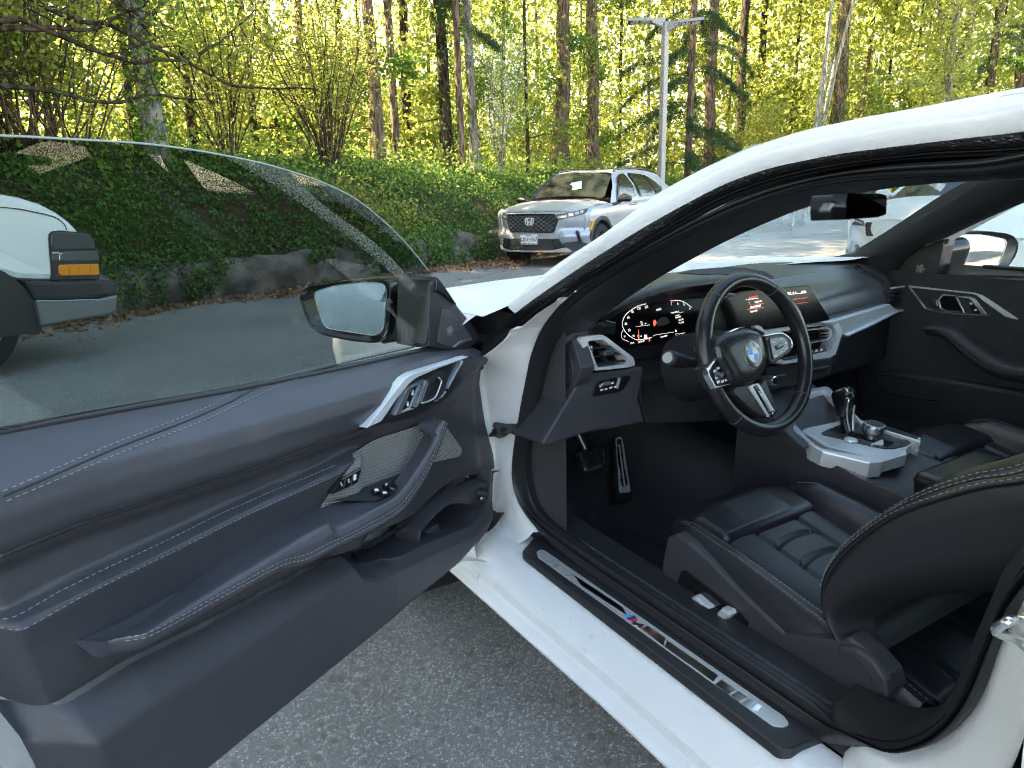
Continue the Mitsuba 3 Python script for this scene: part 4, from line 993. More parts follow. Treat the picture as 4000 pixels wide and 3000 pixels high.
# floor, toe board, tunnel
rowsf = []
for x, zf, zt in ((-.45, .30, .50), (-.1, .20, .46), (.25, .145, .44), (1.45, .14, .44), (1.62, .17, .46), (1.85, .36, .56), (2.0, .60, .70)):
    pr = [(.735, .40), (.69, .435), (.672, .30), (.655, zf + .01), (.60, zf), (.35, zf - .004), (.16, zf + .004), (.125, zf + .05), (.11, zt - .06), (.06, zt), (-.06, zt), (-.11, zt - .06), (-.125, zf + .05), (-.16, zf), (-.60, zf), (-.655, zf + .01), (-.69, .435), (-.735, .40)]
    rowsf.append([(x, y, z) for y, z in pr])
F_ = np.array(rowsf); F_ = np.stack([curve(F_[:, k], 60) for k in range(F_.shape[1])], 1)
put(C + '__floor_carpet', grid(F_, flip=True), CARPET, 40)
put(C + '__floor_carpet__mat', XY.m(moved(cat(field(roundpoly([(.60, .61), (1.62, .61), (1.70, .40), (1.66, .22), (1.45, .18), (.60, .17)], .04), lambda u, v, d: .155 + .004 * np.minimum(d / .01, 1) + .16 * np.maximum(u - 1.50, 0)**1.0 * .5 + .003 * np.sin(v * 40) * np.sin(u * 23), .02)), (0, 0, 0))), CARPET, True)
for sg in (1, -1):
    put(C + '__kick_panel', grid(np.array([[(x, sg * (.70 if sg > 0 else .725), z) for z in (.14, .5, .93)] for x in (1.25 if sg > 0 else .2, 1.5, 2.0)])), CARPET, False)
put(C + '__firewall', grid(np.array([[(1.99, y, z) for z in (.2, .5, .93)] for y in (-.72, 0, .70)])), CARPET, False)
put(C + '__dash_core', box((1.72, 0, .78), (.34, 1.36, .24), .02), DARK, False)
# pedals
br = roundpoly([(-0.143,0.18),(-0.137,0.184),(-0.053,0.181),(-0.046,0.167),(-0.058,0.135),(-0.077,0.115),(-0.145,0.114),(-0.148,0.127)], .008)
put(C + '__brake_pedal', PEDAL.m(slab(br, -.012, .010, .006)), CHROME, 40)
put(C + '__brake_pedal__rubber_pad', PEDAL.m(slab(inset(br, .006), .0, .0125, .003)), pbr('pedal_rubber', (.03, .03, .03), .45, .5), 40)
for k in (-.3, 0, .3):
    c_ = br.mean(0); put(C + '__brake_pedal__grip_bar', PEDAL.m(slab(roundpoly([(c_[0] + k * .07 - .006, c_[1] - .022), (c_[0] + k * .07 + .006, c_[1] - .022), (c_[0] + k * .07 + .006, c_[1] + .022), (c_[0] + k * .07 - .006, c_[1] + .022)], .003), .01, .0155, .002)), RUBBER, 40)
c_ = PEDAL.p(np.array([[br[:, 0].mean(), br[:, 1].max() - .01, -.012]]))[0]
put(C + '__brake_pedal__arm', tube(curve(np.array([c_, c_ + [.05, .02, .10], c_ + [.10, .03, .25]]), 10), .009, 8), STEEL, True)
ac = roundpoly([(0.053,0.213),(0.089,0.21),(0.028,0.003),(-0.039,0.006)], .006)
put(C + '__accelerator_pedal', PEDAL.m(slab(ac, -.085, -.052, .004)), DARK, 40)
al = roundpoly([(0.058,0.208),(0.068,0.211),(0.078,0.21),(0.083,0.2),(0.029,0.027),(0.022,0.024),(-0.012,0.03),(-0.014,0.034)], .004)
hl1 = roundpoly([(0.058,0.201),(0.069,0.205),(0.078,0.2),(0.058,0.141),(0.052,0.126),(0.038,0.071),(0.032,0.055),(0.021,0.045),(0.017,0.045),(0.062,0.184),(0.058,0.184),(0.037,0.134)], .002)
hl2 = roundpoly([(0.049,0.18),(0.056,0.18),(0.012,0.045),(0.004,0.05),(0.007,0.071),(0.018,0.088),(0.029,0.134)], .002)
put(C + '__accelerator_pedal__cover', PEDAL.m(slab(al, -.056, -.048, .0, hole=[hl1])), ALU, False)
put(C + '__accelerator_pedal__grip', PEDAL.m(slab(hl2, -.05, -.0475, .0005)), RUBBER, False)
ln_ = [(0.059,0.184),(0.011,0.044)]
put(C + '__accelerator_pedal__rib', PEDAL.m(tube(np.c_[np.array(ln_), [-.0465] * 2], .0022, 6)), ALU, False)

# dash top and brow
ys = np.array([.71, .665, .622, .519, .394, .285, .168, .052, -.02, -.20, -.39, -.55, -.70])
zb = np.array([.885, .91, .939, .969, .990, .994, .992, .973, .962, .958, .952, .942, .930])
xb = np.array([1.245, 1.265, 1.27, 1.27, 1.27, 1.27, 1.27, 1.282, 1.305, 1.345, 1.38, 1.40, 1.41])
z1 = np.array([.93, .942, .957, .975, .985, .987, .987, .986, .986, .987, .977, .964, .948])
yy = np.linspace(.70, -.69, 90)
f_ = lambda a: np.interp(yy, ys[::-1], a[::-1])
sm_ = lambda a: np.convolve(np.pad(a, 4, 'edge'), np.ones(9) / 9, 'valid')
ZB, XB, Z1 = sm_(f_(zb)), sm_(f_(xb)), sm_(f_(z1))
XW = 1.47 + .28 * (1 - np.abs(yy / .72)**2.2)
rows = [np.c_[XW + .03, yy, np.full(90, .935)], np.c_[XW - .02, yy, Z1 * .3 + .945 * .7], np.c_[np.minimum(1.46, XW - .03), yy, Z1], np.c_[(1.44 + XB) / 2, yy, (Z1 * .45 + ZB * .55) + .004], np.c_[XB + .012, yy, ZB + .002], np.c_[XB, yy, ZB - .002], np.c_[XB + .001, yy, ZB - .014]]
R = np.array(rows); R = np.stack([curve(R[:, k], 40) for k in range(90)], 1)
TOPGRID = R
put(DB + '__top', grid(R, flip=False), DASH, True)
drv = yy > -.01
for o, zz in ((.010, 0.001), (.020, .002)):
    put(DB + '__stitching', dashes(np.c_[XB + o, yy, ZB + zz + .0012][drv], .005, .003, .0006), THREAD, True)
# recess under the brow (driver) and the passenger's face
rows = [np.c_[XB + .001, yy, ZB - .014], np.c_[XB + .05, yy, ZB - .030], np.c_[XB + .11, yy, ZB - .05], np.c_[XB + .13, yy, np.full(90, .78)], np.c_[XB + .02, yy, np.full(90, .755)]]
put(DB + '__binnacle', grid(np.array(rows)[:, yy > -.36], flip=False), DARK, 40)
pas = yy < -.02
PAS = Frame((1.20, -.15, .85), (.233, -.972, 0), (0, 0, 1))
al_t = PAS.p(np.array([(-0.102,0.01),(0.015,0.001),(0.233,-0.006),(0.47,-0.013)]))
def zt(y): return np.interp(-y, -al_t[:, 1], al_t[:, 2])
XF = 1.20 + .24 * (-.15 - yy)
rows = [np.c_[XB, yy, ZB - .002], np.c_[XB - .035, yy, ZB - .022], np.c_[XF + .030, yy, (ZB + zt(yy)) / 2 + .006], np.c_[XF + .008, yy, zt(yy) + .012], np.c_[XF + .016, yy, zt(yy) - .004]]
R = np.array(rows)[:, pas]; R = np.stack([curve(R[:, k], 24) for k in range(R.shape[1])], 1)
put(DB + '__passenger_face', grid(R, flip=False), DASH, True)
blade = [(-0.102,0.01),(0.015,0.0),(0.47,-0.013),(0.54,-0.042),(0.312,-0.05),(0.114,-0.056),(0.098,-0.052),(0.075,-0.05),(0.038,-0.016)]
put(DB + '__trim_blade', PAS.m(slab(blade, -.05, .006, .003)), ALUFINE, 40)
low_ = [(0.103,-0.054),(0.301,-0.048),(0.522,-0.041),(0.791,-0.056),(0.812,-0.065),(0.525,-0.048),(0.319,-0.058),(0.118,-0.062)]
put(DB + '__trim_blade__edge', PAS.m(slab(low_, -.05, .014, .005)), ALU, 40)
under = [(0.197,-0.076),(0.404,-0.071),(0.636,-0.064),(0.929,-0.084),(0.948,-0.175),(0.767,-0.214),(0.53,-0.221),(0.316,-0.204),(0.125,-0.187),(0.152,-0.124),(0.178,-0.089)]
put(DB + '__glovebox', PAS.m(slab(under, -.30, -.03, .01)), DARK, 40)
# right-hand vent
rv = [(0.464,0.038),(0.618,0.029),(0.643,0.024),(0.819,-0.058),(0.807,-0.062),(0.54,-0.042),(0.479,-0.014)]
put(DB + '__side_vent', PAS.m(slab(rv, -.06, -.03, 0)), RUBBER, 40)
for yv in (.30, .55, .78):
    a = np.array(rv[0]) * (1 - yv) + np.array(rv[6]) * yv; b = np.array(rv[1]) * (1 - yv) + np.array(rv[3]) * yv
    put(DB + '__side_vent__vane', PAS.m(tube(np.array([[a[0], a[1], -.01], [b[0] - .004, b[1], -.012]]), (.010, .0025), 8, up=(0, 0, 1))), DARK, 40)
put(DB + '__side_vent__frame', PAS.m(tube(np.c_[resample(np.array(rv[0:4]), 40), np.full(40, .004)], .0032, 8)), ALU, True)
cc_ = (np.array(rv[0]) + np.array(rv[3])) / 2
put(DB + '__side_vent__tab', PAS.m(box((cc_[0] - .02, cc_[1] - .004, .0), (.028, .010, .02), .003)), HARD, 30)
# little de-mister grilles on the dash top
def grille(key, quad, nx, ny, mat):
    q = np.array(quad); out = []
    def bl(s, t): return (q[0] * (1 - s) + q[1] * s) * (1 - t) + (q[3] * (1 - s) + q[2] * s) * t
    for i in range(nx + 1): out.append(tube(np.array([bl(i / nx, 0), bl(i / nx, 1)]), .0011, 5))
    for j in range(ny + 1): out.append(tube(np.array([bl(0, j / ny), bl(1, j / ny)]), .0011, 5))
    put(key, cat(out), mat, 30)
from scipy.interpolate import LinearNDInterpolator
_h = LinearNDInterpolator(TOPGRID[..., :2].reshape(-1, 2), TOPGRID[..., 2].ravel())
_hp = LinearNDInterpolator(R[..., :2].reshape(-1, 2), R[..., 2].ravel())
def dash_h(x, y): 
    z = _h(x, y); return np.where(np.isnan(z), np.nan_to_num(_hp(x, y), nan=.93), z)
def conform(key, ring, step, mat, ang=0.0):
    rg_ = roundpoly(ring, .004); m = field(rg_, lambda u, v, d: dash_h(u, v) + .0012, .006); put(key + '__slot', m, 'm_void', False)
    pg, out = Polygon(rg_), []
    for th in (ang, ang + 1.2):
        c_, s_ = math.cos(th), math.sin(th)
        for k in np.arange(-.4, .4, step):
            l = LineString([(pg.centroid.x + c_ * -.4 - s_ * k, pg.centroid.y + s_ * -.4 + c_ * k), (pg.centroid.x + c_ * .4 - s_ * k, pg.centroid.y + s_ * .4 + c_ * k)]).intersection(pg)
            for g in getattr(l, 'geoms', [l]):
                if g.is_empty or g.length < .004: continue
                q = resample(np.array(g.coords), 8); out.append(tube(np.c_[q, dash_h(q[:, 0], q[:, 1]) + .002], .0011, 5))
    ed = resample(rg_, 60, True); out.append(tube(np.c_[ed, dash_h(ed[:, 0], ed[:, 1]) + .0015], .0022, 6, closed=True))
    put(key, cat(out), mat, 30)
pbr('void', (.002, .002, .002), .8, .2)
conform(DB + '__demister_grille', [(1.41, -.555), (1.44, -.60), (1.36, -.66), (1.335, -.61)], .009, HARD, .6)
conform(DB + '__demister_grille_001', [(1.335, .655), (1.425, .66), (1.415, .615), (1.325, .615)], .009, HARD, .3)
conform(DB + '__centre_speaker', [(1.335, .215), (1.42, .20), (1.475, .10), (1.44, -.02), (1.37, -.085), (1.325, -.070), (1.325, .05)], .0085, HARD, .5)

# dash end face at the door, knee panel, column shroud
END = Frame((1.25, .672, .75), (-1, 0, 0), (0, 0, 1))
ef = [(1.25 - a, c - .75) for a, b, c in [(1.305,0.672,0.913),(1.279,0.672,0.92),(1.253,0.672,0.899),(1.22,0.672,0.837),(1.234,0.672,0.809),(1.292,0.672,0.739)]] + [(1.25 - a, c - .75) for a, b, c in [(1.328,0.672,0.684),(1.397,0.672,0.611),(1.409,0.672,0.613),(1.4,0.672,0.669)]] + [(1.25 - a, c - .75) for a, b, c in [(1.384,0.672,0.74),(1.352,0.672,0.826)]]
put(DB + '__end_cover', END.m(slab(roundpoly(ef, .006), -.03, .006, .004)), HARD, 40)
q = [(1.306,0.672,0.824)][0]
put(DB + '__end_cover__ring', END.m(moved(trimesh.creation.torus(.052, .003, 40, 6), (1.25 - q[0], q[2] - .75, .005))), DARK, True)
kn = [(-0.093,0.073),(-0.068,0.063),(-0.009,0.059),(0.082,0.054),(0.059,-0.02),(0.076,-0.081),(-0.018,-0.078),(-0.092,-0.072),(-0.206,-0.08),(-0.226,-0.073)]
put(DB + '__knee_panel', KNEE.m(cat(slab(roundpoly(kn, .006), -.22, .004, .006))), HARD, 40)
kh = [(-0.184,-0.07),(-0.104,0.012),(-0.044,0.023),(0.056,0.037),(0.011,-0.06),(-0.043,-0.064),(-0.138,-0.062)]
put(DB + '__knee_panel__hollow', KNEE.m(field(roundpoly(kh, .01), lambda u, v, d: .0045 - .010 * sm(0, .05, d), .008)), HARD, True)
uc = [(0.128,0.017),(0.276,0.021),(0.408,0.009),(0.712,-0.051),(0.722,-0.169),(0.555,-0.176),(0.145,-0.113),(0.124,-0.048)]
put(DB + '__column_panel', KNEE.m(slab(roundpoly(uc, .008), -.24, -.07, .006)), DARK, 40)
lf = [(-0.081,0.009),(-0.08,0.013),(-0.066,0.037),(-0.054,0.042),(0.027,0.042),(0.037,0.038),(0.011,0.011),(-0.008,0.007)]
put(DB + '__light_switch', KNEE.m(slab(roundpoly(lf, .003), .0, .008, .0015)), GLOSS, 40)
q = [(-0.045,0.038),(-0.028,0.038),(-0.025,0.03),(-0.042,0.029)]
put(DB + '__light_switch__key', KNEE.m(slab(roundpoly(q, .001), .004, .0105, .001)), STEEL, 40)
q = [(-0.003,0.029)][0]
put(DB + '__light_switch__wheel', KNEE.m(tube(np.array([[q[0] - .006, q[1] - .012, .008], [q[0] + .004, q[1] + .012, .008]]), .0045, 8)), STEEL, 40)
sy = [text('OFF', .006, KNEE, [(-0.053,0.032)][0], .0085, .2)]
for t_ in [(-0.053,0.021),(-0.04,0.021),(-0.026,0.022),(-0.012,0.022),(-0.021,0.032)]:
    sy.append(KNEE.m(slab(roundpoly([(t_[0] - .004, t_[1] - .0022), (t_[0] + .004, t_[1] - .0015), (t_[0] + .004, t_[1] + .0022), (t_[0] - .004, t_[1] + .0012)], .0008), .008, .0088, 0)))
put(DB + '__light_switch__symbols', cat(sy), PRINT, False)
# left vent
vo = [(-0.139,0.059),(-0.129,0.062),(-0.068,0.058),(-0.055,0.052),(0.031,-0.01),(0.037,-0.03),(0.005,-0.03),(-0.094,-0.02),(-0.106,-0.013)]
vi = [(-0.115,0.05),(-0.067,0.048),(0.007,-0.005),(0.016,-0.02),(0.006,-0.022),(-0.086,-0.015)]
put(DB + '__side_vent_001__frame', VENT.m(slab(ccw(roundpoly(vo, .004)), -.03, .008, 0, hole=[roundpoly(vi, .003)])), ALU, False)
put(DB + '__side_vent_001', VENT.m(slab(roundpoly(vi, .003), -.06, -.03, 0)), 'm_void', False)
for a, b in [(-0.098,0.029),(-0.02,0.025)], [(-0.095,0.01),(-0.0,0.004)], [(-0.088,-0.007),(0.011,-0.016)], [(-0.066,0.02),(-0.044,-0.012)]:
    put(DB + '__side_vent_001__vane', VENT.m(tube(np.array([[a[0], a[1], -.008], [b[0], b[1], -.008]]), (.012, .0028), 8, up=(0, 0, 1))), DARK, 40)
q = [(-0.051,0.014)][0]
put(DB + '__side_vent_001__tab', VENT.m(box((q[0], q[1], .002), (.030, .012, .020), .003)), HARD, 30)
q = [(-0.099,0.018)][0]
put(DB + '__side_vent_001__thumb_wheel', VENT.m(tube(np.array([[q[0], q[1] - .018, -.004], [q[0] + .006, q[1] + .018, -.004]]), .005, 10)), STEEL, 40)
pod = [(-0.094,0.075),(-0.077,0.086),(-0.044,0.089),(-0.011,0.079),(-0.017,0.051),(-0.095,0.06)]
put(DB + '__head_up_pod', VENT.m(slab(roundpoly(pod, .003), -.05, .0, .003)), GLOSS, 40)
lw = [(-0.131,0.071),(-0.083,0.09),(-0.077,0.056),(-0.036,0.053),(-0.049,0.052),(-0.119,0.054),(-0.126,0.06)]
put(DB + '__brow_side', VENT.m(slab([lw[k] for k in (0, 1, 2, 5, 6, 7)] if False else lw[:3] + lw[5:], -.06, -.008, .003)), VINYLD, 40)

# instrument display
cl = [(-0.195,0.006),(-0.158,0.027),(-0.106,0.042),(-0.018,0.051),(0.09,0.053),(0.188,0.048),(0.165,-0.062),(0.045,-0.054),(-0.043,-0.053),(-0.094,-0.051),(-0.13,-0.046),(-0.151,-0.029)]
put(DB + '__instrument_display', CLUSTER.m(slab(roundpoly(cl, .004), -.03, .0, .002)), DISPLAY, 40)
def cp(s): return None
W_, R_ = [], []
def arc3(pts, r=.0007): W_.append(CLUSTER.m(tube(np.c_[curve(np.array(pts), 40), np.full(40, .0008)], r, 4)))
arc3([(-0.047,0.052),(-0.074,0.049),(-0.099,0.041),(-0.121,0.03),(-0.133,0.015),(-0.135,0.001),(-0.127,-0.015),(-0.108,-0.031),(-0.094,-0.036),(-0.048,-0.036)])
arc3([(0.037,0.051),(0.062,0.05),(0.085,0.042),(0.108,0.025)])
arc3([(-0.136,-0.006),(-0.144,-0.014),(-0.144,-0.025),(-0.135,-0.032),(-0.125,-0.036)], .0005)
arc3([(-0.094,-0.002),(-0.047,-0.003)], .0004); arc3([(-0.043,-0.033),(-0.04,-0.031),(0.029,-0.031)], .0004); arc3([(0.03,0.02),(0.076,0.017)], .0003); arc3([(0.032,-0.037),(0.067,-0.038)], .0004)
for s_, p, h in (('20', [(-0.117,-0.008)], .0065), ('40', [(-0.124,0.009)], .0065), ('60', [(-0.113,0.024)], .0065), ('80', [(-0.096,0.037)], .0065), ('120', [(-0.073,0.043)], .0065), ('160', [(-0.048,0.044)], .0065),
                 ('10', [(-0.107,-0.024)], .005), ('0', [(-0.092,-0.027)], .0065), ('mph', [(-0.083,-0.028)], .003), ('0', [(-0.073,0.005)], .010), ('mph', [(-0.061,0.002)], .003),
                 ('7', [(0.039,0.043)], .0075), ('6', [(0.061,0.042)], .0075), ('5', [(0.082,0.037)], .0075), ('4', [(0.099,0.024)], .0065),
                 ('M440i', [(-0.008,0.033)], .0055), ('Total 17836 mi', [(0.046,0.02)], .0036), ('Data since', [(0.052,0.011)], .003), ('Individual', [(0.053,0.006)], .0042),
                 ('692.2 mi', [(0.061,-0.002)], .0042), ('25.5 mph', [(0.061,-0.01)], .0042), ('Door open.', [(-0.007,-0.038)], .0046), ('COMFORT', [(0.041,-0.042)], .003), ('P', [(0.058,-0.041)], .006),
                 ('95 mi', [(-0.115,-0.041)], .0048), ('10:05 am', [(-0.085,-0.041)], .0050), ('1/2', [(-0.135,-0.022)], .0035)):
    W_.append(text(s_, h, CLUSTER, p[0], .0008, .10, .0003, sx=.72))
q = [(-0.072,-0.026),(-0.063,-0.027),(-0.064,-0.038),(-0.074,-0.037)]; W_.append(CLUSTER.m(slab(q, .0005, .0011, 0)))
q = [(0.037,-0.029)][0]; W_.append(CLUSTER.m(slab([(q[0] - .003, q[1] - .002), (q[0] + .003, q[1] - .002), (q[0], q[1] + .004)], .0005, .001, 0)))
put(DB + '__instrument_display__markings', cat(W_), pbr('lit_white', (.4, .4, .4), .6), False, emitter=glow_white)
R_.append(CLUSTER.m(slab([(-0.032,0.007),(-0.026,0.008),(-0.024,-0.001),(-0.034,-0.009),(-0.035,0.001)], .0005, .001, 0)))
R_.append(CLUSTER.m(slab([(-0.087,-0.01),(-0.086,-0.01),(-0.091,-0.038),(-0.094,-0.037)], .0005, .0012, 0)))
R_.append(CLUSTER.m(slab([(0.039,0.052),(0.052,0.051),(0.051,0.049),(0.039,0.049)], .0009, .0013, 0))); R_.append(CLUSTER.m(slab([(-0.059,-0.037),(-0.055,-0.037),(-0.056,-0.044),(-0.06,-0.045)], .0005, .001, 0)))
cari = [(a, b) for a, b in [(-0.026,-0.001),(-0.018,0.006),(-0.003,0.012),(0.013,0.01),(0.021,0.002),(0.019,-0.006),(0.006,-0.009),(-0.006,-0.01),(-0.021,-0.008)]]
put(DB + '__instrument_display__car_picture', CLUSTER.m(slab(roundpoly(cari, .001), .0004, .0007, 0)), pbr('picture_grey', (.06, .055, .05), .5), False)

# central screen
scp = [(-0.383,0.08),(-0.36,0.09),(-0.304,0.104),(-0.247,0.108),(-0.163,0.105),(-0.029,0.102),(-0.013,0.098),(-0.003,0.089),(0.063,0.004),(0.058,0.001),(-0.07,0.003),(-0.189,0.006),(-0.298,0.004),(-0.384,0.011)]
put(DB + '__central_screen', SCREEN.m(slab(roundpoly(scp, .003), -.02, .004, .002)), DISPLAY, 40)
W_ = []
for s_, p, h in (('PopRocks', [(-0.099,0.088)], .0052), ('10:05 am', [(-0.04,0.087)], .0048), ('Tailgate open', [(-0.213,0.078)], .0050), ('Close message', [(-0.224,0.067)], .0062), ('Please close.', [(-0.231,0.057)], .0052), ('i', [(-0.246,0.08)], .008)):
    W_.append(text(s_, h, SCREEN, p[0], .0045, .06, .0003, sx=.62, bold=s_[:5] == 'Close'))
for q in ([(-0.143,0.086),(-0.029,0.084),(-0.029,0.082),(-0.143,0.085)], [(-0.257,0.088),(-0.212,0.087),(-0.212,0.085),(-0.257,0.087)], [(-0.121,0.091),(-0.117,0.091),(-0.116,0.087),(-0.121,0.087)], [(-0.071,0.089),(-0.069,0.089),(-0.069,0.085),(-0.071,0.085)], [(-0.082,0.089),(-0.077,0.09),(-0.078,0.086),(-0.082,0.087)]):
    W_.append(SCREEN.m(slab(q, .004, .0046, 0)))
put(DB + '__central_screen__markings', cat(W_), 'm_lit_white', False, emitter=glow_white)
R_.append(text('Check Control', .0055, SCREEN, [(-0.23,0.091)][0], .0045, .06, .0003, sx=.62))
for q in ([(-0.123,0.072),(-0.027,0.07),(-0.027,0.069),(-0.123,0.071)], [(-0.119,0.06),(-0.026,0.058),(-0.026,0.057),(-0.119,0.06)], [(-0.254,0.074),(-0.192,0.072),(-0.192,0.071),(-0.255,0.074)], [(-0.255,0.064),(-0.193,0.062),(-0.193,0.061),(-0.255,0.063)]):
    R_.append(SCREEN.m(slab(q, .004, .0046, 0)))
put(DB + '__central_screen__red_markings', cat(R_), pbr('lit_red', (.4, .05, .03), .6), False, emitter=glow_red)

# centre stack: metal surround, vents, keys, climate strip
so = [(-0.207,0.103),(-0.066,0.102),(0.079,0.099),(0.101,0.085),(0.117,0.063),(0.108,0.048),(0.079,0.003),(0.058,-0.002),(-0.05,0.003),(-0.142,0.007),(-0.153,0.012),(-0.188,0.025)]
si = [(-0.19,0.093),(-0.066,0.093),(0.073,0.088),(0.091,0.063),(0.088,0.05),(0.065,0.021),(0.049,0.016),(-0.049,0.014),(-0.134,0.015),(-0.177,0.038)]
put(DB + '__stack_surround', STACK.m(slab(ccw(roundpoly(so, .005)), -.05, .010, 0, hole=[roundpoly(si, .006)])), ALU, False)
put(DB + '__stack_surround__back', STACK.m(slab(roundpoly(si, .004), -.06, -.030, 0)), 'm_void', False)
for q in ([(-0.072,0.086),(0.059,0.082),(0.076,0.071),(0.077,0.055),(0.061,0.046),(-0.059,0.046),(-0.06,0.048),(0.054,0.048),(0.068,0.057),(0.067,0.071),(0.057,0.079),(-0.073,0.083)],):
    put(DB + '__stack_surround__vent_frame', STACK.m(slab(q, -.03, .004, .0)), ALU, False)
for a, b in [(-0.168,0.077),(0.063,0.07)], [(-0.169,0.066),(0.068,0.06)], [(-0.17,0.056),(0.064,0.052)]:
    put(DB + '__stack_surround__vane', STACK.m(tube(np.array([[a[0], a[1], -.012], [b[0], b[1], -.012]]), (.012, .0022), 8, up=(0, 0, 1))), DARK, 40)
kb = [(-0.133,0.023),(-0.051,0.021),(0.045,0.024),(0.052,0.015),(-0.04,0.014),(-0.129,0.016)]
put(DB + '__stack_keys', STACK.m(slab(kb, -.03, .006, .002)), HARD, 40)
sy = []
for q in [(-0.039,0.023),(-0.018,0.023),(0.002,0.023),(0.024,0.023)]:
    sy.append(STACK.m(slab(roundpoly([(q[0] - .006, q[1] - .003), (q[0] + .006, q[1] - .002), (q[0] + .005, q[1] + .004), (q[0] - .005, q[1] + .003)], .001), .006, .0066, 0)))
put(DB + '__stack_keys__symbols', cat(sy), PRINT, False)
lo = [(-0.158,0.001),(-0.011,-0.003),(0.121,-0.009),(0.13,-0.022),(0.112,-0.056),(0.085,-0.067),(-0.017,-0.069),(-0.151,-0.066)]
put(DB + '__climate_panel', STACK.m(slab(roundpoly(lo, .006), -.12, -.03, .006)), DARK, 40)
for q in ([(-0.021,-0.029),(0.101,-0.033),(0.102,-0.036),(-0.021,-0.033)], [(-0.125,-0.027),(-0.088,-0.028),(-0.088,-0.032),(-0.126,-0.03)]):
    put(DB + '__climate_panel__bright_line', STACK.m(slab(q, -.03, -.026, 0)), STEEL, False)
for q in [(-0.009,-0.038),(0.014,-0.039),(0.036,-0.039),(0.059,-0.04),(0.082,-0.041)]:
    put(DB + '__climate_panel__key', STACK.m(box((q[0], q[1], -.029), (.022, .010, .006), .002)), GLOSS, 40)
q = [(-0.178,-0.031)][0]
put(DB + '__volume_knob', STACK.m(moved(lathe([(0, .012), (.010, .012), (.0125, .010), (.0135, .004), (.0135, -.04)], 28), (q[0], q[1], .0))), CHROME, 40)
put(DB + '__volume_knob__face', STACK.m(moved(lathe([(0, .0128), (.009, .0128), (.009, .0118)], 24), (q[0], q[1], .0))), GLOSS, 40)

# ---------------------------------------------------------------- steering wheel
S = C + '__steering_wheel'
g = np.linspace(0, 2 * np.pi, 120, endpoint=False)
rr = .1700
thick = 1 + .10 * np.exp(-((np.abs(((g - .45 + np.pi) % (2 * np.pi)) - np.pi)) / .22)**2) + .10 * np.exp(-((np.abs(((g - (np.pi - .45) + np.pi) % (2 * np.pi)) - np.pi)) / .22)**2)
ringp = np.stack([rr * np.cos(g), rr * np.sin(g), np.zeros(120)], 1)
put(S + '__rim', WHEEL.m(tube(ringp, .0172 * thick, 20, closed=True)), RIMHIDE, True)
for a in (.95, 2.20, 3.95, 5.5):
    tt = np.array([-math.sin(a), math.cos(a), 0]); er = np.array([math.cos(a), math.sin(a), 0])
    h_ = np.linspace(0, 2 * np.pi, 24, endpoint=False)
    lo_ = rr * er + .0176 * (np.cos(h_)[:, None] * er + np.sin(h_)[:, None] * np.array([0, 0, 1.0]))
    put(S + '__rim__seam', WHEEL.m(tube(lo_, .0009, 5, closed=True)), pbr('seam_grey', (.10, .10, .11), .6), True)
pad = [(-0.167,0.036),(-0.155,0.048),(-0.129,0.057),(-0.102,0.059),(-0.067,0.06),(-0.051,0.058),(-0.024,0.049),(-0.015,0.039),(-0.012,0.026),(-0.011,0.011),(-0.012,-0.013),(-0.021,-0.027),(-0.032,-0.04),(-0.052,-0.052),(-0.074,-0.061),(-0.109,-0.06),(-0.13,-0.055),(-0.144,-0.043),(-0.153,-0.019),(-0.165,0.006)]
pr_ = curve(roundpoly(pad, .012), 120, True)
put(S + '__airbag_pad', WHEEL.m(cat(pillow(pr_, .014, .035, .028, .004), grid([np.c_[ccw(resample(pr_, 100, True)), np.full(100, -.03)], np.c_[ccw(resample(pr_, 100, True)), np.full(100, .0285)]], cv=True, flip=True))), RIMHIDE, True)
put(S + '__airbag_pad__seam', WHEEL.m(tube(np.c_[inset(resample(pr_, 100, True), .012), np.full(100, .0385)], .0008, 5, closed=True)), DARK, True)
bc = [(-0.07,0.001)][0]
def disc(r, w0, w1, key, mat, n=40): put(key, WHEEL.m(moved(lathe([(0, w1), (r * .96, w1), (r, w1 - .0006), (r, w0)], n), (bc[0], bc[1], 0))), mat, 30)
disc(.0285, .036, .0432, S + '__roundel__ring', CHROME); disc(.0275, .036, .0437, S + '__roundel', GLOSS)
put(S + '__roundel__inner_ring', WHEEL.m(moved(trimesh.creation.torus(.0160, .0007, 40, 6), (bc[0], bc[1], .0438))), CHROME, True)
for k in range(4):
    a = np.linspace(k * math.pi / 2, (k + 1) * math.pi / 2, 14)
    put(S + '__roundel__quarter', WHEEL.m(slab([(bc[0], bc[1])] + [(bc[0] + .0157 * math.cos(x), bc[1] + .0157 * math.sin(x)) for x in a], .043, .0441, 0)), pbr('roundel_white', (.75, .77, .8), .3) if k % 2 == 0 else pbr('roundel_blue', (.05, .30, .75), .3), False)
for ch, a in (('B', 2.35), ('M', 1.57), ('W', .79)):
    put(S + '__roundel__letter', text(ch, .0075, WHEEL, (bc[0] + .0218 * math.cos(a), bc[1] + .0218 * math.sin(a)), .0437, a - math.pi / 2, bold=True), PRINT, False)
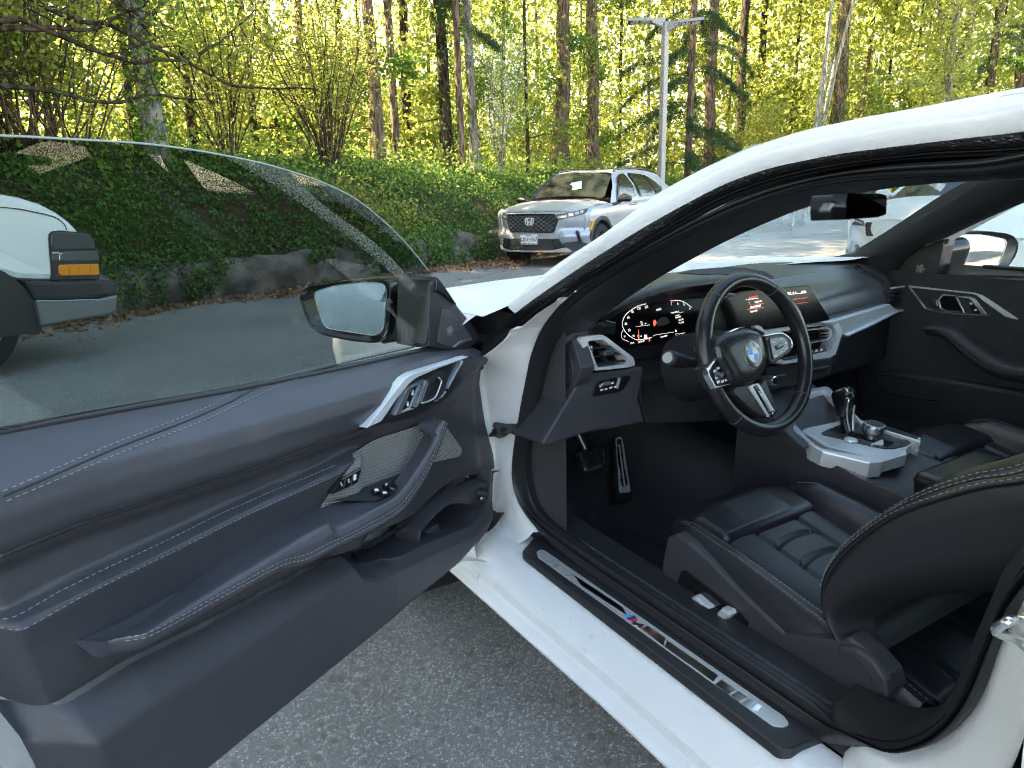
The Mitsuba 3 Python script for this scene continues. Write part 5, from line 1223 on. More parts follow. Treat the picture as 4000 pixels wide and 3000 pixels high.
# spokes
ls = [(-0.155,0.023),(-0.126,0.054),(-0.093,0.062),(-0.062,0.064),(-0.08,0.058),(-0.122,0.046),(-0.143,0.031),(-0.147,0.004),(-0.128,-0.024),(-0.12,-0.05),(-0.179,-0.05),(-0.19,-0.021),(-0.195,-0.009),(-0.202,-0.004),(-0.188,0.001),(-0.171,0.008)]
put(S + '__left_spoke', WHEEL.m(slab(roundpoly(ls, .004), -.012, .020, .004)), DARK, 40)
ch = [(-0.207,-0.003),(-0.2,-0.006),(-0.183,0.002),(-0.164,0.011),(-0.159,0.023),(-0.151,0.039),(-0.134,0.052),(-0.114,0.059),(-0.082,0.064),(-0.048,0.063),(-0.067,0.063),(-0.116,0.055),(-0.14,0.041),(-0.15,0.029),(-0.157,0.013),(-0.179,-0.002),(-0.194,-0.013),(-0.193,-0.023),(-0.183,-0.047),(-0.137,-0.048),(-0.139,-0.05),(-0.186,-0.05),(-0.198,-0.021),(-0.199,-0.01)]
put(S + '__left_spoke__chrome', WHEEL.m(slab(ch, .010, .0245, .001)), CHROME, 30)
kl = [(-0.18,-0.012),(-0.164,-0.0),(-0.154,-0.014),(-0.137,-0.043),(-0.14,-0.046),(-0.178,-0.043),(-0.182,-0.028)]
put(S + '__left_spoke__key_pad', WHEEL.m(slab(roundpoly(kl, .003), .010, .0225, .001)), GLOSS, 40)
sy = []
for q in [(-0.175,-0.015),(-0.163,-0.011),(-0.174,-0.029),(-0.154,-0.024),(-0.172,-0.039),(-0.159,-0.04),(-0.147,-0.039)]:
    sy.append(WHEEL.m(slab(roundpoly([(q[0] - .0045, q[1] - .003), (q[0] + .004, q[1] - .002), (q[0] + .0045, q[1] + .003), (q[0] - .004, q[1] + .002)], .0008), .022, .0230, 0)))
put(S + '__left_spoke__symbols', cat(sy), PRINT, False)
q = [(-0.165,-0.026)][0]
put(S + '__left_spoke__roller', WHEEL.m(tube(np.array([[q[0] - .010, q[1] + .004, .022], [q[0] + .008, q[1] - .002, .022]]), .006, 10)), STEEL, 40)
rs = [(0.011,0.036),(0.082,0.035),(0.104,0.023),(0.112,0.008),(0.106,-0.007),(0.085,-0.018),(0.02,-0.032),(0.008,-0.019),(0.016,0.016)]
put(S + '__right_spoke', WHEEL.m(slab(roundpoly(rs, .005), -.012, .018, .004)), DARK, 40)
kr_ = [(0.024,0.024),(0.029,0.027),(0.073,0.025),(0.086,0.014),(0.087,0.003),(0.083,-0.006),(0.068,-0.012),(0.029,-0.021),(0.023,-0.02)]
put(S + '__right_spoke__key_pad', WHEEL.m(slab(roundpoly(kr_, .003), .010, .0205, .001)), GLOSS, 40)
cr = curve(np.array([(0.009,0.035),(0.072,0.033),(0.09,0.024),(0.103,0.009),(0.1,-0.005)]), 40)
put(S + '__right_spoke__chrome', WHEEL.m(tube(np.c_[cr, np.full(40, .018)], .0022, 8)), CHROME, True)
sy = []
for q in [(0.037,0.018),(0.066,0.019),(0.077,0.008),(0.031,0.002),(0.077,-0.004),(0.033,-0.014),(0.056,-0.009)]:
    sy.append(WHEEL.m(slab(roundpoly([(q[0] - .004, q[1] - .002), (q[0] + .004, q[1] - .0015), (q[0] + .004, q[1] + .0025), (q[0] - .003, q[1] + .002)], .0008), .02, .0211, 0)))
put(S + '__right_spoke__symbols', cat(sy), PRINT, False)
q = [(0.054,0.005)][0]
put(S + '__right_spoke__roller', WHEEL.m(tube(np.array([[q[0] - .012, q[1] - .002, .020], [q[0] + .012, q[1] + .003, .020]]), .006, 10)), STEEL, 40)
bs = [(-0.111,-0.049),(-0.08,-0.06),(-0.033,-0.063),(-0.01,-0.053),(0.011,-0.133),(-0.01,-0.145),(-0.056,-0.138),(-0.081,-0.12),(-0.133,-0.068)]
put(S + '__lower_spoke', WHEEL.m(slab(roundpoly(bs, .006), -.014, .015, .006)), RIMHIDE, 40)
bm = [(-0.077,-0.065),(-0.065,-0.063),(-0.043,-0.063),(-0.036,-0.073),(-0.008,-0.134),(-0.012,-0.137),(-0.034,-0.141)]
put(S + '__lower_spoke__metal', WHEEL.m(slab(roundpoly(bm, .002), .010, .0185, .0015)), ALU, 40)
bi = [(-0.064,-0.067),(-0.048,-0.066),(-0.025,-0.129),(-0.035,-0.13)]
put(S + '__lower_spoke__inset', WHEEL.m(slab(roundpoly(bi, .0015), .015, .0192, .0005)), GLOSS, 40)
bi = [(-0.05,-0.079),(-0.041,-0.088),(-0.025,-0.128),(-0.031,-0.128)]
put(S + '__lower_spoke__polish', WHEEL.m(slab(bi, .015, .0197, 0)), CHROME, False)
q = [(-0.034,-0.13),(-0.015,-0.13),(-0.01,-0.137),(-0.031,-0.14)]
put(S + '__lower_spoke__badge', WHEEL.m(slab(q, .015, .0205, .0005)), GLOSS, False)
put(S + '__lower_spoke__badge_letter', text('M', .0045, WHEEL, [(-0.021,-0.135)][0], .0206, .3, bold=True), PRINT, False)
for nm, q in (('red', [(-0.029,-0.134),(-0.026,-0.134),(-0.03,-0.137),(-0.032,-0.137)]), ('blue', [(-0.032,-0.134),(-0.029,-0.134),(-0.033,-0.137),(-0.035,-0.137)])):
    put(S + '__lower_spoke__badge_stripe', WHEEL.m(slab(q, .020, .0208, 0)), 'm_stripe_' + nm, False)
dsh = [(-0.145,-0.055),(-0.048,-0.064),(-0.043,-0.12),(-0.065,-0.116),(-0.125,-0.086)]
put(S + '__lower_spoke__leather_web', WHEEL.m(slab(roundpoly([(-0.079,-0.065),(-0.035,-0.065),(-0.025,-0.128),(-0.042,-0.13),(-0.084,-0.091)], .006), -.05, -.015, .005)), HARD, 40)
put(S + '__column', tube(WHEEL.p(np.array([[0, 0, -.01], [0, 0, -.06], [0, 0, -.10], [0, 0, -.22]])), np.array([.045, .06, .075, .085]), 24), DARK, 40)
pdl = [(0.049,0.064),(0.064,0.064),(0.075,0.059),(0.085,0.044),(0.081,0.04),(0.06,0.052),(0.049,0.057)]
put(S + '__shift_paddle', WHEEL.m(slab(roundpoly(pdl, .002), -.04, -.03, .002)), STEEL, 40)
tl = curve(np.array([(-0.056,0.137),(-0.044,0.144),(-0.023,0.149),(0.002,0.15),(0.025,0.147),(0.039,0.143)]), 30)
put(S + '__column__top_light', WHEEL.m(tube(np.c_[tl, np.full(30, -.06)], (.008, .003), 8)), pbr('grey_gloss', (.30, .33, .38), .15, .5, coat=1.0), True)
a, b = np.array([(1.14,0.452,0.836)][0]), np.array([(1.1,0.538,0.864)][0])
put(C + '__indicator_stalk', cat(tube(np.array([a + [0, -.05, -.01], a]), .012, 12), tube(np.array([a, a * .3 + b * .7, b * .95 + a * .05, b]), np.array([.0155, .019, .018, .013]), 20, up=(0, 0, 1))), DARK, 40)
put(C + '__indicator_stalk__end_cap', tube(np.array([b, b + unit(b - a) * .004]), np.array([.0135, .011]), 18), STEEL, 40)

# ---------------------------------------------------------------- console
K = C + '__console'
side = []
for x, zt_, yw in ((.05, .56, .125), (.50, .555, .13), (.80, .555, .135), (.95, .575, .135), (1.10, .62, .13), (1.25, .70, .125)):
    side.append([(x, yw + .015, .30), (x, yw + .008, zt_ - .10), (x, yw, zt_ - .022), (x, yw - .008, zt_ - .004), (x, yw - .03, zt_ - .008), (x, 0, zt_ - .03), (x, -yw + .03, zt_ - .008), (x, -yw + .008, zt_ - .004), (x, -yw, zt_ - .022), (x, -yw - .008, zt_ - .10), (x, -yw - .015, .30)])
sd = np.array(side); sd = np.stack([curve(sd[:, k], 40) for k in range(sd.shape[1])], 1)
put(K + '__side', grid(sd, flip=True), VINYLD, 50)
top = [(-0.071,0.2),(-0.04,0.207),(0.073,0.196),(0.139,0.173),(0.143,0.162),(0.162,0.121),(0.169,0.023),(0.088,0.01),(0.063,0.001),(0.042,-0.015),(-0.047,-0.01),(-0.055,0.013),(-0.09,0.112),(-0.087,0.135),(-0.076,0.177)]
put(K + '__top_plate', CON.m(slab(roundpoly(top, .004), -.03, .0, .002)), ALUFINE, 40)
rl = [(-0.075,0.262),(-0.036,0.277),(-0.064,0.218),(-0.103,0.157),(-0.124,0.115),(-0.126,0.094),(-0.059,-0.007),(-0.056,-0.016),(-0.069,-0.02),(-0.099,-0.009),(-0.143,0.085),(-0.14,0.116),(-0.126,0.143),(-0.097,0.21)]
put(K + '__left_rail', CON.m(slab(roundpoly(rl, .002), -.03, .008, .005)), ALU, 40)
rr_ = np.array([(.55, .14, .70), (1.0, 0, 0)])
r1 = [(0.027,0.297),(0.054,0.315),(0.149,0.3),(0.155,0.293),(0.134,0.263),(0.081,0.18),(0.05,0.172),(0.112,0.262),(0.115,0.279),(0.026,0.29)]
RB = Frame((1.14, 0, .66), (0, -1, 0), (.7, 0, .7))
put(K + '__front_rail', CON.m(slab(r1, .03, .052, .002)), ALU, 40)
r2 = [(0.129,0.189),(0.136,0.188),(0.096,0.135),(0.126,0.001),(0.114,-0.003),(0.102,0.088),(0.086,0.135)]
put(K + '__right_rail', CON.m(slab(r2, -.03, .012, .003)), ALU, 40)
pan = [(-0.033,0.165),(-0.012,0.17),(0.055,0.175),(0.107,0.165),(0.143,0.142),(0.157,0.118),(0.165,0.033),(0.159,0.026),(0.087,0.012),(0.042,0.017),(0.018,0.03),(-0.007,0.076),(-0.042,0.155)]
put(K + '__control_panel', CON.m(slab(roundpoly(pan, .004), -.01, .003, .0015)), pbr('control_black', (.024, .023, .023), .35, .5), 40)
gl_ = [(0.042,0.161),(0.04,0.121),(0.067,0.036),(0.031,0.039),(0.019,0.068),(0.003,0.115),(-0.013,0.159),(0.01,0.166)]
put(K + '__control_panel__gate', CON.m(slab(roundpoly(gl_, .004), .0, .0042, .001)), GLOSS, 40)
q = [(-0.011,0.099)][0]
put(K + '__control_panel__start_button', CON.m(moved(lathe([(0, .0065), (.012, .0065), (.015, .005), (.016, .002)], 28), (q[0], q[1], 0))), ALU, 40)
for a, b in ((q_, None) for q_ in [(-0.032,0.155),(-0.027,0.144),(-0.021,0.133),(0.005,0.074),(0.01,0.062),(0.016,0.051),(0.063,0.026),(0.101,0.028)]):
    put(K + '__control_panel__key', CON.m(box((a[0], a[1], .003), (.020, .016, .004), .0015)), HARD, 40)
wd = [(0.003,0.055),(0.059,0.059),(0.027,0.038)]
put(K + '__control_panel__silver_wedge', CON.m(slab(wd, .0, .007, .0)), ALU, False)
tq = [(0.064,0.06),(0.071,0.037),(0.032,0.031),(0.032,0.04)]; put(K + '__control_panel__slot', CON.m(slab(tq, .0, .0046, .0)), 'm_void', False)
kq = [(0.063,0.09)][0]
put(K + '__rotary_knob', CON.m(moved(lathe([(0, .036), (.022, .036), (.0245, .035), (.0265, .031), (.0275, .028), (.0275, .014), (.022, .010), (.022, .002)], 40), (kq[0], kq[1], 0))), pbr('knurl', proc(lambda p, n, uv: mix((.22, .23, .24), (.65, .66, .68), noise(p.x * 900, p.y * 900, p.z * 900))), .3, .5, metal=1.0), 35)
put(K + '__rotary_knob__touch_face', CON.m(moved(lathe([(0, .0368), (.021, .0368), (.0215, .0355)], 36), (kq[0], kq[1], 0))), pbr('touch_face', (.045, .045, .045), .45, .4), 40)
# selector lever: hull of spheres, leaning back
lq = [(0.022,0.131)][0]
lp_ = CON.p(np.array([[lq[0], lq[1], .004]]))[0]
def sph(c, r, n=20): return m3.Manifold.sphere(r, n).translate(list(c))
lev = m3.Manifold.batch_hull([sph(lp_ + [0, .000, .0], .013), sph(lp_ + [.012, .006, .048], .015), sph(lp_ + [.012, -.014, .048], .014)])
head_ = m3.Manifold.batch_hull([sph(lp_ + [.010, .013, .052], .016), sph(lp_ + [.000, .016, .094], .018), sph(lp_ + [.020, -.017, .096], .018), sph(lp_ + [.026, -.014, .052], .014), sph(lp_ + [.034, .006, .090], .015)])
lv = man((lev + head_)); lv = lv.subdivide(); trimesh.smoothing.filter_taubin(lv, iterations=6)
put(K + '__gear_lever', lv, GLOSS, 60)
lc = [lp_ + [-.011, .009, .006], lp_ + [-.004, .016, .045], lp_ + [-.010, .028, .075], lp_ + [-.010, .026, .098], lp_ + [.008, .012, .113], lp_ + [.026, .0, .110]]
put(K + '__gear_lever__chrome_edge', tube(curve(np.array(lc), 30), .0028, 8), CHROME, True)
lc = [lp_ + [-.010, -.004, .006], lp_ + [-.006, -.006, .045], lp_ + [-.013, .004, .075]]
put(K + '__gear_lever__metal_stem', tube(curve(np.array(lc), 20), np.linspace(.004, .002, 20), 8), ALU, True)
# cup well and armrest box
cw = [(-0.05,0.247),(0.151,0.381),(0.262,0.372),(0.169,0.25),(0.075,0.198),(-0.055,0.207)]
put(K + '__cup_well', CON.m(field(roundpoly(cw, .01), lambda u, v, d: -.002 - .05 * sm(0, .02, d), .008)), DARK, True)
for q in [(0.043,0.276),(0.108,0.269)]:
    put(K + '__cup_well__ring', CON.m(moved(trimesh.creation.torus(.036, .003, 30, 6), (q[0], q[1] + .04, -.02))), GLOSS, True)
ab = m3.Manifold.batch_hull([sph((x, y, z), r) for x, y, z, r in ((.765, .105, .595, .018), (.765, -.105, .595, .018), (.30, .115, .600, .020), (.30, -.115, .600, .020), (.765, .105, .555, .012), (.765, -.105, .555, .012), (.30, .115, .555, .012), (.30, -.115, .555, .012), (.62, 0, .606, .020), (.35, 0, .608, .020))])
put(K + '__armrest_lid', man(ab), HIDE, 50)
ln_ = curve(np.array([(.40, .1345, .600), (.60, .128, .600), (.765, .1235, .598), (.784, .07, .600), (.785, -.05, .600)]), 60)
put(K + '__armrest_lid__stitching', dashes(ln_), THREAD, True)
put(K + '__armrest_lid__base', box((.53, 0, .53), (.50, .25, .05), .006), DARK, 40)
br2 = [(1.113,0.15,0.642),(1.023,0.15,0.597),(1.018,0.15,0.595),(1.062,0.15,0.588),(1.136,0.15,0.591),(1.138,0.15,0.619)]
put(K + '__knee_pad', Frame((1.0, .15, .55), (-1, 0, 0), (0, 0, 1)).m(slab(roundpoly([(1.0 - a, c - .55) for a, b, c in br2], .004), -.02, .004, .004)), VINYLD, 40)

# ---------------------------------------------------------------- seats
def make_seat(key, flip):
    y0 = .39
    def fx(m): return mirrored(m) if flip else m
    SF = Frame((.80, y0, .472), (0, -1, 0), (1, 0, .20))
    # cushion centre with sewn channels
    cen_ = roundpoly([(-.142, -.33), (.142, -.33), (.145, .17), (-.145, .17)], .02)
    seams = (-.205, -.135, -.070, -.005, .060, .125)
    def cw_(u, v, d):
        w = .012 + .006 * np.cos(np.clip(np.abs(u) - .065, 0, None) / .08 * 1.5) * (np.abs(u) > .065) + .004 * (np.abs(u) <= .065)
        for s in (-.065, .065): w = w - .008 * np.exp(-((u - s) / .005)**2)
        for s in seams: w = w - .006 * np.exp(-((v - s - .012 * (1 - (u / .065)**2)) / .005)**2) * (np.abs(u) < .066)
        return w - .016 * np.exp(-d / .010)
    put(key + '__cushion', fx(SF.m(field(cen_, cw_, .0042))), HOLED, True)
    for s in (-.065, .065):
        v_ = np.linspace(-.30, .155, 60); u_ = np.full(60, s)
        put(key + '__cushion__seam', fx(SF.m(tube(np.c_[u_, v_, cw_(u_, v_, np.full(60, .1)) + .0006], .0010, 5))), DARK, True)
    for s in seams:
        u_ = np.linspace(-.064, .064, 20); v_ = s + .012 * (1 - (u_ / .065)**2)
        put(key + '__cushion__seam', fx(SF.m(tube(np.c_[u_, v_, cw_(u_, v_, np.full(20, .1)) + .0006], .0009, 5))), DARK, True)
    # side bolsters: lofted rolls from the thigh rest to the backrest
    for sd_, hgt in ((-1, .062), (1, .050)):
        v_ = np.linspace(-.33, .215, 40)
        inn = np.interp(v_, [-.33, -.1, .1, .215], [.128, .132, .138, .150]); out_ = np.interp(v_, [-.33, -.1, .10, .18, .215], [.238, .240, .236, .226, .200])
        top_z = hgt * np.interp(v_, [-.33, -.15, .05, .17, .215], [.75, 1.0, .92, .70, .25])
        prof = []
        for f, hz in ((0, -.03), (.06, .05), (.2, .42), (.40, .80), (.56, .97), (.64, .985), (.66, .955), (.70, .955), (.72, .96), (.84, .78), (.95, .35), (1.0, -.15), (1.0, -.75)):
            prof.append(np.c_[sd_ * (inn + (out_ - inn) * f), v_, top_z * hz])
        m = grid(np.array(prof), flip=sd_ < 0)
        put(key + '__side_bolster', fx(SF.m(cat(m))), HIDE, 60)
        for f, hz in ((.62, .995), (.745, .955)):
            P = np.c_[sd_ * (inn + (out_ - inn) * f), v_, top_z * hz + .0012]
            put(key + '__stitching', fx(dashes(SF.p(P))), THREAD, True)
        fr = np.array(prof)[:, -1]
        put(key + '__side_bolster__front', fx(SF.m(endcap(fr))), HIDE, 60)
    # thigh rest
    th = m3.Manifold.batch_hull([sph((x, y0 + y, z), r, 28) for y in (-.125, .125) for x, z, r in ((.935, .500, .024), (1.000, .500, .034), (1.045, .478, .036), (1.06, .44, .025), (.94, .46, .02))] + [sph((x, y0 + y, z), r, 28) for y in (-.06, .06) for x, z, r in ((.93, .506, .026), (1.005, .508, .036), (1.065, .480, .036))])
    put(key + '__thigh_rest', fx(man(th)), HIDE, 60)
    base_ = m3.Manifold.batch_hull([sph((x, y0 + s * .235, z), .02) for x, z in ((1.00, .42), (1.02, .38), (.42, .36), (.42, .28), (.98, .28)) for s in (-.92, .92)])
    put(key + '__base', fx(man(base_)), DARK, 50)
    # plastic side shield with the adjuster plate
    SH = Frame((.78, .628, .45), (-1, 0, 0), (0, 0, 1))
    sh_ = [(.78 - a, c - .45) for a, b, c in [(1.014,0.628,0.396),(1.003,0.628,0.426),(0.999,0.628,0.464),(0.988,0.628,0.517),(0.963,0.628,0.535),(0.924,0.628,0.531),(0.859,0.628,0.513),(0.788,0.628,0.487),(0.707,0.628,0.463),(0.693,0.628,0.459),(0.591,0.628,0.503),(0.575,0.628,0.519),(0.539,0.628,0.51),(0.508,0.628,0.492),(0.498,0.628,0.469),(0.509,0.628,0.434),(0.574,0.628,0.389),(0.67,0.628,0.355),(0.849,0.628,0.354),(0.993,0.628,0.358)]]
    put(key + '__side_shield', fx(SH.m(slab(roundpoly(sh_, .008), -.035, .004, .006))), HARD, 50)
    ap = [(.78 - a, c - .45) for a, b, c in [(0.957,0.632,0.414),(0.942,0.632,0.461),(0.93,0.632,0.469),(0.782,0.632,0.449),(0.767,0.632,0.441),(0.77,0.632,0.429),(0.79,0.632,0.394),(0.808,0.632,0.386),(0.938,0.632,0.397)]]
    put(key + '__adjuster_plate', fx(SH.m(slab(roundpoly(ap, .004), .0, .0065, .002))), GLOSS, 40)
    for q in ([(.78 - a, c - .45) for a, b, c in [(0.897,0.64,0.43),(0.886,0.64,0.438),(0.849,0.64,0.431),(0.845,0.64,0.423),(0.858,0.64,0.417),(0.892,0.64,0.42)]], [(.78 - a, c - .45) for a, b, c in [(0.838,0.64,0.418),(0.818,0.64,0.448),(0.799,0.64,0.451),(0.796,0.64,0.444),(0.811,0.64,0.421),(0.816,0.64,0.425),(0.833,0.64,0.414)]]):
        put(key + '__adjuster_switch', fx(SH.m(slab(roundpoly(q, .002), .004, .024, .005))), ALU, 40)
    rc = [(.78 - a, c - .45) for a, b, c in [(0.586,0.628,0.5),(0.561,0.628,0.513),(0.526,0.628,0.508),(0.503,0.628,0.488),(0.497,0.628,0.461),(0.52,0.628,0.455),(0.531,0.628,0.475),(0.558,0.628,0.491),(0.589,0.628,0.484)]]
    put(key + '__recliner_cover', fx(SH.m(slab(roundpoly(rc, .004), .0, .012, .006))), HARD, 40)
    # backrest: outer side panel, stitched bolster and front, lofted between curves leaning back
    s3 = [(0.598,0.625,0.504),(0.618,0.625,0.523),(0.63,0.625,0.548),(0.629,0.625,0.586),(0.615,0.625,0.625),(0.596,0.625,0.659),(0.552,0.625,0.718),(0.511,0.625,0.76),(0.465,0.625,0.796),(0.421,0.625,0.827),(0.376,0.625,0.851)]
    s3 = s3 + [(.14, .615, 1.00), (.06, .60, 1.12)]
    s2 = [(0.615,0.598,0.489),(0.637,0.598,0.51),(0.645,0.598,0.54),(0.643,0.598,0.577),(0.629,0.598,0.617),(0.609,0.598,0.652),(0.561,0.598,0.715),(0.519,0.598,0.759),(0.479,0.598,0.793),(0.434,0.598,0.824),(0.388,0.598,0.849)] + [(.16, .585, 1.03), (.07, .57, 1.14)]
    s1 = [(0.634,0.555,0.481),(0.652,0.555,0.512),(0.655,0.555,0.54),(0.649,0.555,0.573),(0.634,0.555,0.609),(0.61,0.555,0.645),(0.562,0.555,0.71),(0.514,0.555,0.769),(0.483,0.555,0.804),(0.446,0.555,0.835),(0.409,0.555,0.862)] + [(.20, .535, 1.06), (.09, .52, 1.17)]
    S3, S2, S1 = (curve(np.array(c), 70) for c in (s3, s2, s1))
    t_ = np.linspace(0, 1, 70)[:, None]
    back_ = S3 + np.array([-.16, -.02, -.075]) * np.clip(t_ * 2.5, .12, 1)
    IN = S1 + np.array([.0, -.075, .0]) + np.array([-.035, 0, -.028])
    put(key + '__backrest_side', fx(grid([S3 + [0, -.006, 0], S3 + [-.004, .004, -.002], S3 * .8 + back_ * .2 + [0, .008, 0], S3 * .45 + back_ * .55 + [0, .006, 0], back_, back_ + [-.03, -.06, -.01]])), pbr('backrest_vinyl', (.017, .017, .020), .5, .4, bump=grain(800), scale=.0003), True)
    put(key + '__backrest_bolster', fx(grid([S3 + [0, -.006, 0], S3 + [.003, .001, .003], S3 * .6 + S2 * .4 + [.006, 0, .006], S2 * .96 + S3 * .04 + [.005, 0, .005], S2 + [.001, 0, .001], S2 * .95 + S1 * .05 + [.006, 0, .006], (S1 + S2) / 2 + [.010, .002, .010], S1 + [.004, 0, .004], S1 * .6 + IN * .4 + [.004, 0, .004], IN])), HIDE, True)
    for P in (S3 * .93 + S2 * .07 + [.0055, .001, .0055], S2 * .88 + S3 * .12 + [.0068, 0, .0068], S2 * .88 + S1 * .12 + [.009, 0.0, .009]):
        put(key + '__stitching', fx(dashes(P[6:], .007, .0035, .0006)), THREAD, True)
    fr_ = [IN, IN + [-.004, -.06, -.004], IN * [1, 0, 1] + [-.012, y0, -.010], (IN + [-.004, 0, -.004]) * [1, -1, 1] + [0, 2 * y0 + .06, 0], IN * [1, -1, 1] + [0, 2 * y0, 0], S1 * [1, -1, 1] + [0, 2 * y0, 0], S2 * [1, -1, 1] + [0, 2 * y0, 0], S3 * [1, -1, 1] + [0, 2 * y0, 0], back_ * [1, -1, 1] + [0, 2 * y0, 0]]
    put(key + '__backrest', fx(grid(np.array(fr_))), HIDE, 50)
    put(key + '__backrest_shell', fx(grid([back_ + [-.03, -.06, -.01], back_ * [1, -1, 1] + [-.03, 2 * y0 + .06, -.01]])), DARK, 50)
    hr = m3.Manifold.batch_hull([sph((.06, y0 + .10, 1.17), .04), sph((.06, y0 - .10, 1.17), .04), sph((.03, y0 + .08, 1.25), .035), sph((.03, y0 - .08, 1.25), .035)])
    put(key + '__headrest', fx(man(hr)), HIDE, 60)


make_seat(C + '__driver_seat', False)
make_seat(C + '__passenger_seat', True)
rear_b = m3.Manifold.batch_hull([sph((x, y, z), .05) for x, z in ((-.62, .88), (-.42, .50), (-.02, .44), (-.05, .36), (-.5, .36)) for y in (-.55, .55)])
put(C + '__rear_bench', man(rear_b), HIDE, 50)

# ---------------------------------------------------------------- right-hand door, seen across the cabin
R = C + '__passenger_door'
up_ = [(-0.454,0.196),(-0.339,0.217),(-0.091,0.234)] + [(.95, .25), (.95, .12)] + [(-0.089,0.116),(-0.164,0.117),(-0.257,0.113),(-0.358,0.118),(-0.375,0.128),(-0.427,0.182)]
put(R + '__upper_panel', RDOOR.m(slab(roundpoly(up_, .006), -.10, .0, .012)), VINYLD, 50)
md_ = [(-0.375,0.128),(-0.358,0.114),(-0.256,0.107),(-0.163,0.111),(-0.088,0.112)] + [(.95, .10), (.95, -.33), (-.55, -.33)] + [(-0.503,-0.141),(-0.43,-0.029),(-0.363,0.048),(-0.369,0.105)]
put(R + '__lower_panel', RDOOR.m(slab(roundpoly(md_, .004), -.10, -.012, .004)), DARK, 50)
rec = [(-0.418,0.18),(-0.212,0.179),(-0.193,0.173),(-0.087,0.118),(-0.162,0.117),(-0.255,0.115),(-0.353,0.119)]
put(R + '__handle_recess', RDOOR.m(slab(roundpoly(rec, .003), -.01, .004, .002)), 'm_recess_black', 40)
for q in ([(-0.422,0.185),(-0.215,0.183),(-0.193,0.178),(-0.176,0.17),(-0.087,0.12),(-0.089,0.117),(-0.121,0.122),(-0.185,0.16),(-0.208,0.175),(-0.219,0.178),(-0.411,0.179)],):
    put(R + '__handle_surround', RDOOR.m(slab(q, .0, .009, .002)), ALU, 40)
for q in ([(-0.419,0.18),(-0.411,0.178),(-0.352,0.119),(-0.325,0.114),(-0.254,0.114),(-0.163,0.121),(-0.161,0.118),(-0.254,0.11),(-0.327,0.109),(-0.356,0.115)], [(-0.261,0.168),(-0.223,0.169),(-0.209,0.164),(-0.172,0.123),(-0.185,0.12),(-0.217,0.157),(-0.228,0.163),(-0.26,0.165)],
          [(-0.266,0.163),(-0.263,0.164),(-0.234,0.119),(-0.238,0.118)], [(-0.322,0.15),(-0.316,0.159),(-0.306,0.169),(-0.264,0.168),(-0.264,0.166),(-0.304,0.165),(-0.315,0.15),(-0.306,0.125),(-0.288,0.118),(-0.252,0.12),(-0.255,0.118),(-0.291,0.115),(-0.309,0.12)]):
    put(R + '__handle_surround__chrome_strip', RDOOR.m(slab(q, .0, .009, .0008)), CHROME, 40)
pull = [(-0.345,0.153),(-0.333,0.169),(-0.304,0.171),(-0.314,0.16),(-0.319,0.148),(-0.31,0.125),(-0.325,0.129)]
put(R + '__door_handle', RDOOR.m(slab(roundpoly(pull, .003), .0, .014, .004)), 'm_handle_black', 40)
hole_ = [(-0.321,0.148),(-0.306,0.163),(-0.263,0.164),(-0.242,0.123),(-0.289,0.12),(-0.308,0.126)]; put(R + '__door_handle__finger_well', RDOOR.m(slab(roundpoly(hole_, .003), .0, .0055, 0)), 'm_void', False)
lkr = [(-0.24,0.159),(-0.219,0.159),(-0.185,0.123),(-0.21,0.122)]; put(R + '__lock_button', RDOOR.m(slab(roundpoly(lkr, .002), .0, .0075, .001)), GLOSS, 40)
put(R + '__lock_button__symbol', cat(*[RDOOR.m(slab(roundpoly([(q[0] - .004, q[1] - .003), (q[0] + .004, q[1] - .003), (q[0] + .004, q[1] + .003), (q[0] - .004, q[1] + .003)], .001), .007, .0082, 0)) for q in [(-0.22,0.149),(-0.205,0.131)]]), PRINT, False)
a0 = [(-0.332,0.057),(-0.29,0.059),(-0.254,0.041),(-0.211,0.01),(-0.171,-0.014),(-0.129,-0.032),(-0.09,-0.04),(-0.038,-0.039)]
a1 = [(-0.321,0.066),(-0.273,0.073),(-0.238,0.064),(-0.188,0.034),(-0.143,0.011),(-0.111,-0.003),(-0.072,-0.012),(-0.033,-0.011)]
n_ = 60; A0, A1 = curve(np.array(a0 + [(.9, -.10)]), n_), curve(np.array(a1 + [(.9, -.07)]), n_)
put(R + '__armrest', RDOOR.m(grid([np.c_[A1 + [0, .012], np.full(n_, -.012)], np.c_[A1 + [0, .006], np.full(n_, .02)], np.c_[A1, np.full(n_, .045)], np.c_[(A0 + A1) / 2, np.full(n_, .056)], np.c_[A0, np.full(n_, .05)], np.c_[A0 + [0, -.02], np.full(n_, .03)], np.c_[A0 + [0, -.03], np.full(n_, -.012)]], flip=True)), VINYL, 60)
for o in (.0, -.005): put(R + '__stitching', dashes(RDOOR.p(np.c_[A0 + [0, .010 + o], np.full(n_, .0555)])), THREAD, True)
kn_ = [(-0.367,0.038),(-0.308,0.031),(-0.244,-0.016),(-0.329,-0.032),(-0.424,-0.042),(-0.428,-0.03)]; put(R + '__speaker_cover', RDOOR.m(slab(roundpoly(kn_, .004), -.03, -.008, .002)), pbr('dark_knit', (.03, .03, .031), .8, .2), 40)
pk = [(-0.567,-0.132),(-0.409,-0.1),(-0.23,-0.09),(-0.045,-0.084)] + [(.95, -.18), (.95, -.33), (-.5, -.33)]
put(R + '__pocket', RDOOR.m(slab(roundpoly(pk, .006), -.03, .035, .014)), HARD, 50)
pk2 = [(-0.495,-0.133),(-0.45,-0.119),(-0.355,-0.113),(-0.262,-0.139),(-0.25,-0.164),(-0.346,-0.18),(-0.443,-0.178)]; put(R + '__pocket__opening', RDOOR.m(field(roundpoly(pk2, .01), lambda u, v, d: .0365 - .02 * sm(0, .02, d), .01)), 'm_void', True)
